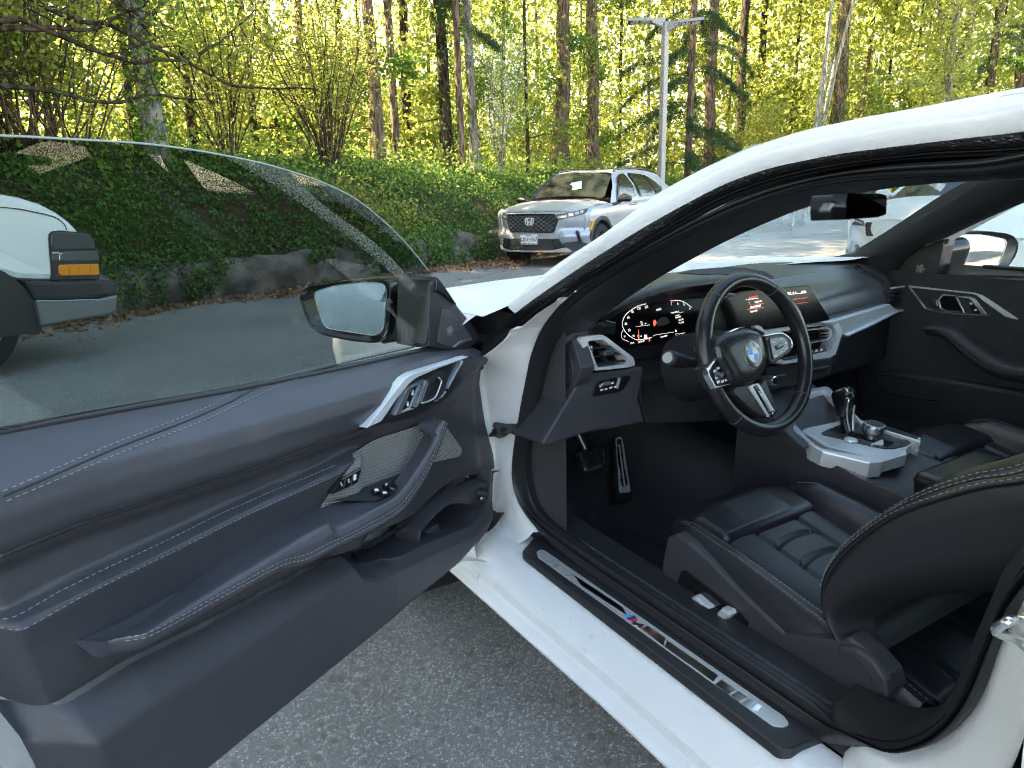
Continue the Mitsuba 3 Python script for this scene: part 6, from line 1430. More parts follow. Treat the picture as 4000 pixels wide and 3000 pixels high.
sl = [(1.09 + 0 * 0, 0)]
tr = [(-0.477,0.213),(-0.439,0.271),(-0.395,0.31),(-0.328,0.338),(-0.327,0.315),(-0.339,0.217),(-0.356,0.207),(-0.392,0.2),(-0.451,0.206)]
put(R + '__mirror_base', RDOOR.m(slab(roundpoly(tr, .004), -.06, .002, .004)), DARK, 40)
q = [(-0.392,0.24)][0]
put(R + '__mirror_base__tweeter', RDOOR.m(cat(*[moved(lathe([(0, .0025), (.0045, .0015), (.006, 0)], 10), (q[0] + .010 * math.cos(a), q[1] + .010 * math.sin(a), .002)) for a in np.arange(5) * 1.2566], moved(lathe([(0, .003), (.006, .002), (.007, 0)], 12), (q[0], q[1], .002)))), 'm_tweeter_grey', 40)
bq = [(-0.454,0.216),(-0.404,0.219),(-0.392,0.21),(-0.433,0.208)]; put(R + '__mirror_base__badge', RDOOR.m(slab(roundpoly(bq, .001), .0, .0035, .0005)), STEEL, 40)
put(R + '__mirror_base__badge_text', text('harman/kardon', .006, RDOOR, tuple(np.mean(bq, 0)), .0036, -.03, sx=.5), PRINT, False)
belt = np.array([(x, -.765, .958) for x in np.linspace(1.12, -.7, 8)]); put(R + '__belt_strip', tube(belt, (.006, .008), 8), RUBBER, True)
# right-hand mirror
ho = curve(np.array([(-0.129,0.044),(-0.091,0.066),(-0.011,0.067),(0.08,0.057),(0.113,0.041),(0.128,0.018),(0.123,-0.016),(0.099,-0.055),(0.067,-0.069),(0.034,-0.074),(-0.027,-0.069),(-0.081,-0.053)]), 60, True)
cx = ho.mean(0); rows = [np.c_[cx + (ho - cx) * sc, np.full(60, w_)] for sc, w_ in ((.94, .004), (.985, .007), (1.0, .0), (1.02, -.03), (.97, -.07), (.75, -.10), (.3, -.115), (.02, -.118))]
put(R + '__mirror_housing', RMIR.m(grid(np.array(rows), cv=True)), GLOSS, 50)
mg = curve(np.array([(-0.089,0.054),(-0.072,0.057),(-0.009,0.055),(0.074,0.039),(0.087,0.029),(0.085,0.0),(0.071,-0.043),(0.052,-0.053),(0.01,-0.058),(-0.033,-0.057),(-0.061,-0.043),(-0.079,-0.008)]), 60, True)
put(R + '__mirror_housing__bezel', RMIR.m(grid([np.c_[cx + (ho - cx) * .94, np.full(60, .004)], np.c_[resample(np.roll(mg, -int(np.argmin(np.linalg.norm(mg - ho[0], axis=1))), 0), 60, True), np.full(60, -.004)]], cv=True)), GLOSS, 50)
put(R + '__mirror_glass', RMIR.m(field(mg, lambda u, v, d: -.004 - .05 * (u * u + v * v), .012)), bsdf('plain_mirror', two({'type': 'conductor', 'specular_reflectance': rgb(.80, .80, .78)})), True)
put(R + '__mirror_glass__rim', RMIR.m(tube(np.c_[mg, np.full(60, -.003)], .0015, 6, closed=True)), CHROME, True)
put(R + '__mirror_arm', man(m3.Manifold.batch_hull([sph((1.30, -.78, .985), .03), sph((1.30, -.78, .955), .022), sph((1.27, -.90, 1.0), .035), sph((1.27, -.90, .95), .025)])), GLOSS, 50)

# inner mirror, sun visor strip
V = C + '__rear_view_mirror'
rv = [(-1.574,0.009),(-1.577,0.01),(-1.57,0.015),(-1.564,0.015),(-1.471,0.015),(-1.075,0.009),(-0.909,0.005),(-0.865,-0.0),(-0.871,-0.018),(-0.977,-0.017),(-1.409,0.001)]
put(V + '__housing', RVM.m(cat(slab(roundpoly(rv, .008), -.03, .0, .004))), pbr('matt_black', (.008, .008, .008), .5, .2), 40)
gi = [(-1.557,0.009),(-1.534,0.014),(-1.471,0.015),(-1.074,0.008),(-0.934,0.004),(-0.901,-0.0),(-0.901,-0.017),(-0.993,-0.015),(-1.409,0.001)]
put(V + '__glass', RVM.m(slab(roundpoly(gi, .006), -.005, .0012, .0005)), bsdf('dim_mirror', two({'type': 'conductor', 'specular_reflectance': rgb(.025, .025, .026)})), 40)
tb = [(-1.539,0.01),(-1.525,0.012),(-1.516,0.012),(-1.515,0.011),(-1.528,0.009),(-1.535,0.009)]; put(V + '__toggle', RVM.m(slab(roundpoly(tb, .003), .0, .003, .001)), DARK, 40)
put(V + '__stem', tube(np.array([RVM.p(np.array([[0, .02, -.03]]))[0], (1.02, .0, 1.235)]), .016, 12), DARK, 40)

# ================================================================ the wood: trees, bushes, ivy, boulders, litter
def leaf_col(a, b, f=2.2, extra=None):
    return proc(lambda p, n, uv: mix(a, b, dr.clip(.55 * fbm(p.x * f, p.y * f, p.z * f, 3) + .75 * cell_rand(p.x * 11, p.y * 11, p.z * 11) - .2, 0, 1)))


def leafy(key, a, b, trans=1.0, rough=.5, f=2.2):
    return bsdf(key, {'type': 'principledthin', 'base_color': leaf_col(a, b, f), 'roughness': rough, 'diff_trans': trans, 'spec_trans': 0.0, 'eta': 1.4})


YELLOW = leafy('leaf_spring_yellow', (.24, .28, .055), (.50, .54, .15), 1.25)
GREEN = leafy('leaf_green', (.17, .25, .05), (.36, .46, .11), 1.2)
LUSH = leafy('leaf_lush', (.12, .21, .045), (.26, .38, .08), 1.1)
IVY = leafy('leaf_ivy', (.040, .095, .026), (.150, .235, .070), .4, .34, 1.2)
NEEDLE = leafy('needles', (.035, .065, .028), (.10, .145, .06), .5, .6)
BLOSSOM = leafy('blossom', (.70, .70, .58), (.80, .80, .74), .8)
WEEDY = leafy('weed_leaf', (.12, .17, .04), (.28, .30, .08), .8)
DRY = leafy('dry_leaf', (.16, .085, .045), (.36, .25, .17), .3, .7, 6.0)


def barkmat(key, a, b, moss=0.0):
    def col(p, n, uv):
        r = fbm(p.x * 22, p.y * 22, p.z * 4, 4)
        c = mix(a, b, smoothstep(.3, .7, r))
        return mix(c, (.05, .075, .015), moss * smoothstep(.5, .7, fbm(p.x * 2, p.y * 2, p.z * 1.3, 3)))
    return pbr(key, proc(col), .95, .1, bump=lambda p, n, uv: fbm(p.x * 24, p.y * 24, p.z * 5, 4), scale=.05, eps=4e-3)


FIRBARK = barkmat('fir_bark', (.060, .042, .031), (.20, .145, .108), .2)
DARKBARK = barkmat('dark_bark', (.018, .013, .010), (.075, .056, .042), .35)
GREYBARK = barkmat('grey_bark', (.10, .092, .080), (.26, .245, .22), .25)
BIRCH = barkmat('birch_bark', (.22, .20, .17), (.55, .53, .49))
TWIG = barkmat('twig_bark', (.035, .024, .016), (.12, .085, .055))


def zone(s):
    if s < -.2: return 'left of the ivied pale tree'
    if s < 4.6: return 'between the ivied tree and the first brown fir'
    if s < 14: return 'between the first fir and the silver car'
    if s < 23: return 'around the lamp post'
    return 'far right above the coupe roof'


def leaf_mesh(P, size, rng, up=.5, shape='oval', hang=0.0):
    """One folded leaf at every point."""
    P = np.asarray(P, float); n = len(P)
    s = size * rng.uniform(.65, 1.3, n)[:, None]
    nz = unit(rng.normal(size=(n, 3)) * (1 - up) + np.array([0, 0, 1.0]) * up * rng.uniform(.3, 1.2, (n, 1)))
    t = unit(np.cross(nz, rng.normal(size=(n, 3))) + np.array([0, 0, -hang]))
    b = unit(np.cross(nz, t)); nz = np.cross(t, b)
    if shape == 'oval':
        V = np.stack([P - t * s * .5, P + b * s * .34 + nz * s * .06, P + t * s * .55 - nz * s * .05, P - b * s * .34 + nz * s * .06], 1)
        F = np.array([[0, 1, 2], [0, 2, 3]])
    elif shape == 'star':
        V = np.stack([P - t * s * .35, P + b * s * .52 - t * s * .22, P + b * s * .22 + t * s * .02 + nz * s * .05, P + t * s * .62 - nz * s * .05, P - b * s * .22 + t * s * .02 + nz * s * .05, P - b * s * .52 - t * s * .22], 1)
        F = np.array([[0, 1, 2], [0, 2, 3], [0, 3, 4], [0, 4, 5]])
    else:
        V = np.stack([P - t * s * .5 - b * s * .05, P - t * s * .5 + b * s * .05, P + t * s * .5], 1)
        F = np.array([[0, 1, 2]])
    k = V.shape[1]
    f = (F[None] + (np.arange(n) * k)[:, None, None]).reshape(-1, 3)
    return trimesh.Trimesh(V.reshape(-1, 3), f, process=False)


def walk(rng, p, d, length, n, wob, bias=(0, 0, 0)):
    p, d = np.array(p, float), unit(np.array(d, float)); out = [p.copy()]
    for _ in range(n):
        d = unit(d + rng.normal(size=3) * wob + np.asarray(bias, float)); p = p + d * length / n; out.append(p.copy())
    return np.array(out)


def taper(path, r0, r1, sides=6):
    return tube(path, np.linspace(r0, r1, len(path)), sides, caps=False)


def ground(s, d):
    return bank(s, d, bank_h(s, d))


def tree(kind, sd, r, h, seed, bark, leaf, label, group=None, lean=(0, 0), crown=(8, 1.0), nleaf=2600, lsize=.15, low=3, ivy=0.0, lowleaf=300, sides=10, spread=2.6, cat_='tree', lowz=(1.0, 5.5)):
    """A tall trunk with its crown mostly high up, a few low limbs with leaves, ivy up the trunk if wanted."""
    rng = np.random.default_rng(seed)
    p0 = ground(*sd) - np.array([0, 0, .25])
    n = 14
    z = np.linspace(0, h, n)
    wob = np.cumsum(rng.normal(size=(n, 2)) * .05 * r / .15, 0); wob -= wob[0]
    path = np.stack([p0[0] + lean[0] * z + wob[:, 0], p0[1] + lean[1] * z + wob[:, 1], p0[2] + z], 1)
    rad = r * (1 - .75 * z / h) + r * .5 * np.exp(-z / .35)
    fine = curve(path, 40); rf = np.interp(fine[:, 2], path[:, 2], rad)
    wood = [tube(fine, rf * rng.uniform(.94, 1.06, 40), sides, caps=False)]
    L, LL = [], []
    for k in range(low):
        zz = rng.uniform(*lowz); c = np.array([np.interp(zz, z, path[:, j] if j < 2 else path[:, 2]) for j in range(3)])
        a = rng.uniform(0, 6.28); ln = rng.uniform(.8, 2.4)
        w = walk(rng, c, (math.cos(a), math.sin(a), rng.uniform(-.1, .5)), ln, 7, .22)
        wood.append(taper(w, .022, .006, 5))
        for q in w[2:]: LL.append(q + rng.normal(size=(max(lowleaf // (low * 6), 3), 3)) * .22)
        w2 = walk(rng, w[4], rng.normal(size=3), ln * .5, 4, .25); wood.append(taper(w2, .010, .004, 4))
        for q in w2[1:]: LL.append(q + rng.normal(size=(max(lowleaf // (low * 6), 3), 3)) * .2)
    for k in range(16):
        zz = rng.uniform(crown[0], h); c = np.array([np.interp(zz, z, path[:, 0]), np.interp(zz, z, path[:, 1]), p0[2] + zz])
        a = rng.uniform(0, 6.28); ln = spread * (1.15 - .7 * (zz - crown[0]) / (h - crown[0] + .1)) * rng.uniform(.7, 1.2)
        w = walk(rng, c, (math.cos(a), math.sin(a), rng.uniform(.0, .6)), ln, 6, .15); wood.append(taper(w, .035, .01, 5))
        for q in w[1:]: L.append(q + rng.normal(size=(max(int(nleaf // 96), 4), 3)) * np.array([.55, .55, .42]))
    key = name_thing(kind)
    put(key + '__trunk', cat(wood), bark, True)
    put(key + '__crown', leaf_mesh(np.vstack(L), lsize, rng, .55), leaf, False)
    if LL: put(key + '__low_leaves', leaf_mesh(np.vstack(LL), lsize * .62, rng, .55), leaf, False)
    if ivy:
        m = int(ivy); zz = rng.uniform(.1, 1, m)**1.2 * 6.5; a = rng.uniform(0, 6.28, m)
        c = np.stack([np.interp(zz, z, path[:, 0]), np.interp(zz, z, path[:, 1]), p0[2] + zz], 1); rr_ = np.interp(zz, z, rad) + np.abs(rng.normal(size=m)) * .07 + .02
        put(key + '__ivy', leaf_mesh(c + np.stack([np.cos(a) * rr_, np.sin(a) * rr_, zz * 0], 1), .10, rng, .25, 'star', .6), 'm_leaf_ivy_light' if ivy > 900 else IVY, False)
    tag(key, label, cat_, group)
    return key


USED = {}
def name_thing(kind):
    k = USED.get(kind, 0); USED[kind] = k + 1
    return kind if k == 0 else f'{kind}_{k:03d}'


leafy('leaf_ivy_light', (.05, .12, .02), (.18, .30, .05), .9, .4)
FOL = 'tall trees standing inside the wood'
trunks = [
    ([(0.4,2.4)], .16, 20, GREYBARK, GREEN, 'pale-barked tree wrapped in bright green ivy, left of the wood', dict(ivy=1500, lean=(.0, -.01))),
    ([(-1.5,3.2)], .11, 19, DARKBARK, YELLOW, 'dark slender tree at the far left edge of the wood', dict(lean=(.0, .02))),
    ([(6.71,4.2)], .15, 25, FIRBARK, LUSH, 'straight brown fir trunk behind the many-stemmed bush', dict(lean=(0, .004))),
    ([(10.99,7.5)], .15, 24, DARKBARK, YELLOW, 'dark trunk right behind the first brown fir', {}),
    ([(9.8,4.8)], .17, 21, DARKBARK, YELLOW, 'dark trunk hung with ivy left of the grey trunk', dict(ivy=420)),
    ([(10.09,4.0)], .13, 22, GREYBARK, GREEN, 'grey mossy trunk left of the white blossom', {}),
    ([(18.85,7.0)], .21, 27, FIRBARK, LUSH, 'brown fir trunk leaning to the right beside the straight fir', dict(lean=(.012, -.030))),
    ([(21.81,7.2)], .20, 28, FIRBARK, LUSH, 'straight thick brown fir trunk above the silver car', {}),
    ([(31.03,9.5)], .08, 16, GREYBARK, YELLOW, 'thin pale trunk just left of the lamp post', dict(lean=(0, -.03))),
    ([(26.07,4.0)], .18, 26, FIRBARK, YELLOW, 'brown trunk right of the drooping conifer', {}),
    ([(28.69,3.6)], .17, 22, DARKBARK, YELLOW, 'dark trunk with ivy right of the lamp post', dict(ivy=500, lean=(0, -.02))),
    ([(33.69,4.2)], .15, 21, DARKBARK, YELLOW, 'dark leaning trunk next to the ivied one', dict(lean=(0, .035))),
    ([(29.34,-0.49)], .22, 24, FIRBARK, YELLOW, 'stout red-brown trunk behind the birch stems', {}),
    ([(34.15,-4.68)], .19, 24, GREYBARK, YELLOW, 'grey trunk above the roof of the white coupe', {}),
    ([(39.92,-2.51)], .17, 25, FIRBARK, YELLOW, 'brown trunk left of the grey trunk above the roof', {}),
    ([(28.33,-6.99)], .19, 27, FIRBARK, LUSH, 'brown fir trunk at the far right of the wood', {}),
    ([(32.35,-7.26)], .16, 24, DARKBARK, YELLOW, 'darker trunk at the right edge beside the last fir', dict(lean=(0, -.03))),
]
for k, (sd, r, h, bark, leaf, label, kw) in enumerate(trunks):
    near = sd[0][1] < 7.6 and sd[0][0] < 34
    tree('tall_tree', sd[0], r * (1.0 if sd[0][0] < 14 else 1.5), h, 100 + k, bark, leaf, label, None, nleaf=(1700 if sd[0][0] < 3 else 3400) if near else 1600, lsize=.26 if near else .2, lowleaf=420, crown=(12, 1) if near else (11, 1), spread=4.2 if near else 2.6, **kw)
# more trees of the same wood, some with their trunks in view between the others, their crowns closing the roof of leaves above
rng = np.random.default_rng(5)
fill = [(0.85,9.0),(0.13,5.5),(3.6,12.0),(2.77,8.0),(2.52,5.0),(6.54,11.0),(10.51,16.0),(5.93,8.0),(10.22,13.0),(6.27,6.5),(15.22,17.0),(10.4,10.0),(14.95,14.0),(16.68,12.0),(23.31,16.0),(20.37,11.0),(15.24,6.0),(28.97,15.0),(29.73,13.0),(32.71,12.0),(38.88,12.0),(38.21,8.0),(36.15,4.0)] + [(36.51,3.61),(44.41,5.11),(33.48,-0.64),(43.41,0.73),(39.58,-0.51),(35.8,-2.08),(49.71,-0.41),(38.01,-3.32),(32.23,-5.59),(40.25,-5.46),(44.32,-6.45),(36.37,-7.59),(44.38,-7.92)]
for k, sd in enumerate(fill):
    b = [DARKBARK, FIRBARK, GREYBARK, DARKBARK][k % 4]
    tree('slim_tree', sd, rng.uniform(.055, .12), rng.uniform(17, 24), 300 + k, b, [YELLOW, GREEN, YELLOW][k % 3], 'slim trunk in the wood ' + zone(sd[0]), 'slim trees ' + zone(sd[0]), nleaf=1500 if sd[0] < 3 else 5200, lsize=.24, spread=3.5, low=5, lowleaf=700, crown=(10, 1), lean=(rng.normal() * .02, rng.normal() * .03), sides=8)
left = [(-12, 3), (-9, 6), (-7, 2.5), (-5.5, 9), (-10, 11), (-15, 7), (-3.4, 4.5), (-13, 15)]
for k, sd in enumerate(left):
    tree('slim_tree', sd, rng.uniform(.08, .14), rng.uniform(18, 24), 360 + k, DARKBARK, YELLOW, 'slim trunk in the wood ' + zone(sd[0]), 'slim trees ' + zone(sd[0]), nleaf=1700, lsize=.18, low=2, lowleaf=200, spread=3.4, sides=8)

# evergreens beyond the left edge of the picture and heavy crowns high over the bank: they keep the car park in shade
for k, (x_, y_) in enumerate([(2.5, 12.5), (5.5, 10.5), (8.5, 9.2), (11.5, 8.6), (1, 17), (5, 16), (9, 14), (13, 12.5), (-2.5, 14), (15.5, 9.6), (-4, 19), (17, 14), (12, 18), (8, 20), (18.5, 8.5)]):
    q_ = np.array([x_, y_]) - BANK0; sd = (float(q_ @ BANKD), float(q_ @ BANKN))
    rg_ = np.random.default_rng(900 + k); p0 = ground(*sd); h = rg_.uniform(21, 25)
    key = name_thing('evergreen'); put(key + '__trunk', tube(np.array([p0 - [0, 0, .2], p0 + [0, 0, h * .5], p0 + [0, 0, h]]), np.array([.24, .15, .03]), 9, caps=False), FIRBARK, True)
    n_l = 5200; zz = 6.5 + (h - 6.5) * rg_.uniform(0, 1, n_l)**.8; rad_ = 3.4 * (1 - (zz - 6.5) / (h - 5))**.7 * np.sqrt(rg_.uniform(.03, 1, n_l)); an = rg_.uniform(0, 6.28, n_l)
    put(key + '__boughs', leaf_mesh(p0 + np.stack([rad_ * np.cos(an), rad_ * np.sin(an), zz - .25 * rad_], 1), .36, rg_, .6), NEEDLE, False)
    tag(key, 'tall evergreen beyond the left edge of the picture', 'tree', 'evergreens left of the picture')

# birch with several white stems
bs, bd = [(27.17,-0.09)][0]
key = name_thing('birch'); wood, L = [], []
for k in range(6):
    a = rng.uniform(-1, 1); w = walk(rng, ground(bs + rng.uniform(-.12, .12), bd), (BANKD[0] * (.05 + .085 * k), BANKD[1] * (.05 + .085 * k), 1.0), 9, 14, .018); wood.append(taper(w, .11, .05, 8))
    for q in w[6:]: L.append(q + rng.normal(size=(70, 3)) * .6)
put(key + '__trunk', cat(wood), BIRCH, True); put(key + '__crown', leaf_mesh(np.vstack(L), .085, rng), YELLOW, False)
tag(key, 'birch with several white stems fanning up from one foot', 'tree')
# broad-leaved maple reaching in from the right with big fresh leaves
ms, md = [(24.16,-5.38)][0]
key = name_thing('maple'); wood, L = [], []
w = walk(rng, ground(ms, md), (0, .02, 1), 12, 12, .03); wood.append(taper(w, .13, .06, 8))
for k in range(26):
    c = w[rng.integers(3, 9)]; q = walk(rng, c, (-BANKD[0] * rng.uniform(-.6, 1), -BANKD[1] * rng.uniform(-.6, 1), rng.uniform(-.1, .5)), rng.uniform(2.0, 4.2), 8, .14); wood.append(taper(q, .03, .007, 5))
    for e in q[2:]: L.append(e + rng.normal(size=(26, 3)) * np.array([.35, .35, .22]))
put(key + '__trunk', cat(wood), GREYBARK, True); put(key + '__crown', leaf_mesh(np.vstack(L), .15, rng, .65, 'star'), YELLOW, False)
tag(key, 'maple with large fresh yellow-green leaves spreading above the coupe roof', 'tree')
# crooked bare-limbed tree at the left
key = name_thing('crooked_tree'); wood, L = [], []
cs, cd = [(-2.32,1.8)][0]
w = walk(rng, ground(cs, cd), (0, .02, 1), 8, 14, .06); wood.append(taper(w, .15, .06, 9))
for z_, ln in ((2, 3.4), (3, 4.2), (4, 4.6), (5, 4.0), (6, 4.4), (7, 3.6), (8, 3.0), (9, 3.2), (3, 2.5), (5, 2.8), (7, 3.2)):
    q = walk(rng, w[z_], (BANKD[0] + rng.normal() * .3, BANKD[1] + rng.normal() * .3, rng.uniform(-.05, .40)), ln, 16, .20); wood.append(taper(q, .042, .010, 6))
    for j in range(4, 16, 2):
        e = walk(rng, q[j], rng.normal(size=3) + [0, 0, .4], rng.uniform(.5, 1.4), 7, .28); wood.append(taper(e, .012, .004, 4)); L.append(e[2:].repeat(5, 0) + rng.normal(size=(30, 3)) * .12)
put(key + '__trunk', cat(wood), DARKBARK, True); put(key + '__crown', leaf_mesh(np.vstack(L), .060, rng), YELLOW, False)
tag(key, 'crooked dark tree reaching its bare limbs in from the left edge', 'tree')
# white-flowering dogwood
key = name_thing('dogwood'); wood, L, B = [], [], []
fs_, fd = [(10.46,3.4)][0]
for k in range(5):
    w = walk(rng, ground(fs_ + rng.uniform(-.1, .1), fd), (rng.normal() * .12, rng.normal() * .12, 1), 3.4, 9, .07); wood.append(taper(w, .03, .008, 6))
    for q in w[3:]:
        e = walk(rng, q, rng.normal(size=3) * [1, 1, .3], .7, 4, .2); wood.append(taper(e, .008, .003, 4)); B.append(e.repeat(12, 0) + rng.normal(size=(60, 3)) * .13); L.append(e.repeat(6, 0) + rng.normal(size=(30, 3)) * .16)
put(key + '__trunk', cat(wood), GREYBARK, True); put(key + '__crown', leaf_mesh(np.vstack(L), .07, rng), GREEN, False); put(key + '__blossom', leaf_mesh(np.vstack(B), .055, rng, .6), BLOSSOM, False)
tag(key, 'small dogwood covered in white blossom left of the leaning fir', 'tree')


# conifer with drooping dark boughs
def conifer(sd, r, h, seed, label, z0, z1, nb, ln, toward=None):
    rng = np.random.default_rng(seed); key = name_thing('conifer'); p0 = ground(*sd) - [0, 0, .2]
    path = np.array([p0, p0 + [0, 0, h * .5], p0 + [0, 0, h]]); wood = [taper(curve(path, 20), r, .03, 9)]; N_ = []
    for k in range(nb):
        z = z0 + (z1 - z0) * k / nb + rng.uniform(-.2, .2); a = rng.uniform(0, 6.28) if toward is None else toward + rng.normal() * .9
        q = walk(rng, p0 + [0, 0, z], (math.cos(a), math.sin(a), .25), ln * rng.uniform(.6, 1.15), 9, .05, (0, 0, -.11)); wood.append(taper(q, .022, .005, 5))
        for j in range(2, 10):
            for s_ in (-1, 1, 0):
                sd_ = np.array([-math.sin(a), math.cos(a), 0]) * s_ + np.array([math.cos(a), math.sin(a), 0]) * .5
                e = walk(rng, q[j], (sd_[0], sd_[1], -.35), .55 * (1 - j / 13) * rng.uniform(.7, 1.2), 5, .1, (0, 0, -.16))
                N_.append(e.repeat(22, 0) + rng.normal(size=(132, 3)) * np.array([.035, .035, .045]))
    put(key + '__trunk', cat(wood), FIRBARK, True); put(key + '__boughs', leaf_mesh(np.vstack(N_), .085, rng, .25, 'needle', .9), NEEDLE, False)
    tag(key, label, 'tree')


conifer([(17.07,0.9)][0], .13, 20, 31, 'conifer with drooping dark boughs behind the lamp post', 1.3, 8.0, 34, 2.3)
conifer([(8.36,3.0)][0], .09, 16, 32, 'dark conifer bough-tips beside the grey mossy trunk', 3.6, 8, 10, 1.5)
conifer([(8.59,5.5)][0], .11, 22, 33, 'dark conifer whose boughs hang in at the top of the picture', 5.0, 9, 12, 2.0)
conifer([(28.26,-6.12)][0], .14, 22, 34, 'dark conifer half hidden behind the maple', 2.0, 7, 14, 2.0)


def bush(kind, sd, h, w_, stems, nl, size, seed, leaf, label, group=None, fan=.35, shape='oval', lift=.25):
    rng = np.random.default_rng(seed); key = name_thing(kind); p0 = ground(*sd); wood, L = [], []
    for k in range(stems):
        a = rng.uniform(0, 6.28); f = fan * rng.uniform(.15, 1.1)
        q = walk(rng, p0 + np.array([math.cos(a), math.sin(a), 0]) * .12, (math.cos(a) * f, math.sin(a) * f, 1), h * rng.uniform(.65, 1.1), 10, .08, (math.cos(a) * .02, math.sin(a) * .02, -.01)); wood.append(taper(q, .016, .004, 5))
        for j in range(3, 11):
            if rng.random() < .75:
                e = walk(rng, q[j], (rng.normal(), rng.normal(), rng.uniform(-.1, .6)), rng.uniform(.3, 1.0) * w_, 5, .2); wood.append(taper(e, .006, .0025, 4))
                if (j / 10) > lift: m = max(int(nl / (stems * 4)), 4); L.append(e[rng.integers(1, 6, m)] + rng.normal(size=(m, 3)) * .15)
    put(key + '__stems', cat(wood), TWIG, True); put(key + '__leaves', leaf_mesh(np.vstack(L), size, rng, .5, shape), leaf, False)
    tag(key, label, 'bush', group)


bush('hazel', [(3.95,2.6)][0], 3.6, .9, 46, 3200, .075, 41, YELLOW, 'large bush of many upright bare stems fanning out at the top of the bank', fan=.42, lift=.35)
bush('hazel', [(2.12,3.2)][0], 3.8, 1.0, 22, 2600, .075, 42, YELLOW, 'thin-stemmed bush right of the ivied tree', fan=.5)
rng = np.random.default_rng(9)
for k in range(64):
    u = -60 + 2340 * ((k * .618) % 1); d = 2.2 + 15 * ((k * .382 + .13) % 1)**1.3
    sd = (None, d)
    r_ = np.array([math.cos(YAW), -math.sin(YAW)]); ang = math.atan((u - 1106) / 1540)
    dirv = np.array([math.cos(YAW + ang), -math.sin(YAW + ang)]); c0_ = CAM_POS[:2]
    kk = (d - (c0_ - BANK0) @ BANKN) / (dirv @ BANKN); s_ = float((c0_ + kk * dirv - BANK0) @ BANKD)
    hh = rng.uniform(2.2, 5.5)
    if s_ > 26: s_, d = float(rng.uniform(26, 44)), float(rng.uniform(-6, 4)); hh *= 1.6
    if s_ < -2: hh *= .7
    bush('understorey_bush', (s_, d), hh, 1.15, 10, rng.uniform(1100, 2100) * (.45 if s_ < -.5 else 1.2), rng.uniform(.075, .11), 500 + k, [YELLOW, YELLOW, GREEN, YELLOW, LUSH][k % 5], 'young yellow-green bush in the wood ' + zone(s_), 'bushes ' + zone(s_), fan=.5, lift=.1)
# the wood farther back, one mass of leaves
m = 230000; s_ = np.where(rng.random(m) < .60, rng.uniform(-24, 36, m), rng.uniform(30, 90, m))
d_ = np.where(s_ < 30, rng.uniform(5.5, 40, m), rng.uniform(-7.0 - 0 * s_, 30, m) - .18 * np.clip(s_ - 30, 0, 40))
z_ = rng.uniform(0, 1, m)**1.05 * (9 + np.clip(s_ - 20, 0, 100) * .22)
keep = (meshkit.fbm(np.stack([s_ * .45, d_ * .25, z_ * .5], -1), 3, 8) > .355) & ~((s_ < -.5) & (rng.random(m) < .62))
P = ground(s_[keep], d_[keep]) + np.stack([z_[keep] * 0, z_[keep] * 0, z_[keep]], 1)
far_ = np.clip((s_[keep] - 25) / 60, 0, 1)
put('distant_wood', cat(leaf_mesh(P[far_ < .1], .20, rng, .5), leaf_mesh(P[far_ >= .1], .34, rng, .5)), YELLOW, False); tag('distant_wood', 'sunlit leaves of the wood farther back', kind='stuff')
# low growth on the top of the bank
m = 30000; s_ = rng.uniform(-16, 30, m); d_ = 1.5 + rng.uniform(0, 1, m)**1.5 * 9; hgt = rng.uniform(0, 1, m)**1.6 * (.25 + .75 * meshkit.fbm(np.stack([s_ * .8, d_ * .8, s_ * 0], -1), 3, 2))
put('undergrowth', leaf_mesh(ground(s_, d_) + np.stack([s_ * 0, s_ * 0, hgt], 1), .085, rng, .5), GREEN, False); tag('undergrowth', 'low green undergrowth along the top of the bank', kind='stuff')

# ivy over the bank, hanging down between the boulders
m = 92000; s_ = rng.uniform(-14, 24, m); d_ = rng.uniform(.0, 3.0, m)
gap = meshkit.fbm(np.stack([s_ * .9, d_ * .9, s_ * 0 + 4], -1), 3, 6)
bare = np.exp(-((s_ - 3.6) / .35)**2) * (d_ < 1.9)
keep = (gap > .20) & (rng.random(m) > bare * .92)
P = ground(s_[keep], d_[keep]) + np.stack([0 * s_[keep], 0 * s_[keep], rng.uniform(.0, .16, keep.sum())], 1)
strands = []
for k in range(520):
    s0 = rng.uniform(-10, 13); dens = float(meshkit.fbm(np.array([s0 * .8, 1.0, 2.0]), 3, 5))
    if dens < .42: continue
    ln = rng.uniform(.25, .62) * (.6 + 1.0 * (dens - .42) / .25); q = np.linspace(0, 1, int(ln * 75) + 3)
    base_ = bank(s0 + .06 * np.sin(q * 5 + k), .02 - .34 * np.minimum(q * 2, 1), .66 - ln * q + .04)
    strands.append(base_ + rng.normal(size=base_.shape) * [.04, .04, .03])
put('ivy', leaf_mesh(np.vstack([P] + strands), .062, rng, .38, 'star', .35), IVY, False); tag('ivy', 'dark green ivy covering the bank and trailing over the boulders', kind='stuff')
# yellowish weeds where the ivy opens
m = 1500; s_ = rng.normal(3.6, .5, m); d_ = np.abs(rng.normal(.5, .6, m)); h_ = rng.uniform(0, .55, m)
put('weeds', leaf_mesh(ground(s_, d_) + np.stack([0 * s_, 0 * s_, h_], 1), .075, rng, .35), WEEDY, False); tag('weeds', 'yellowish weeds on the bare patch of the bank', kind='stuff')

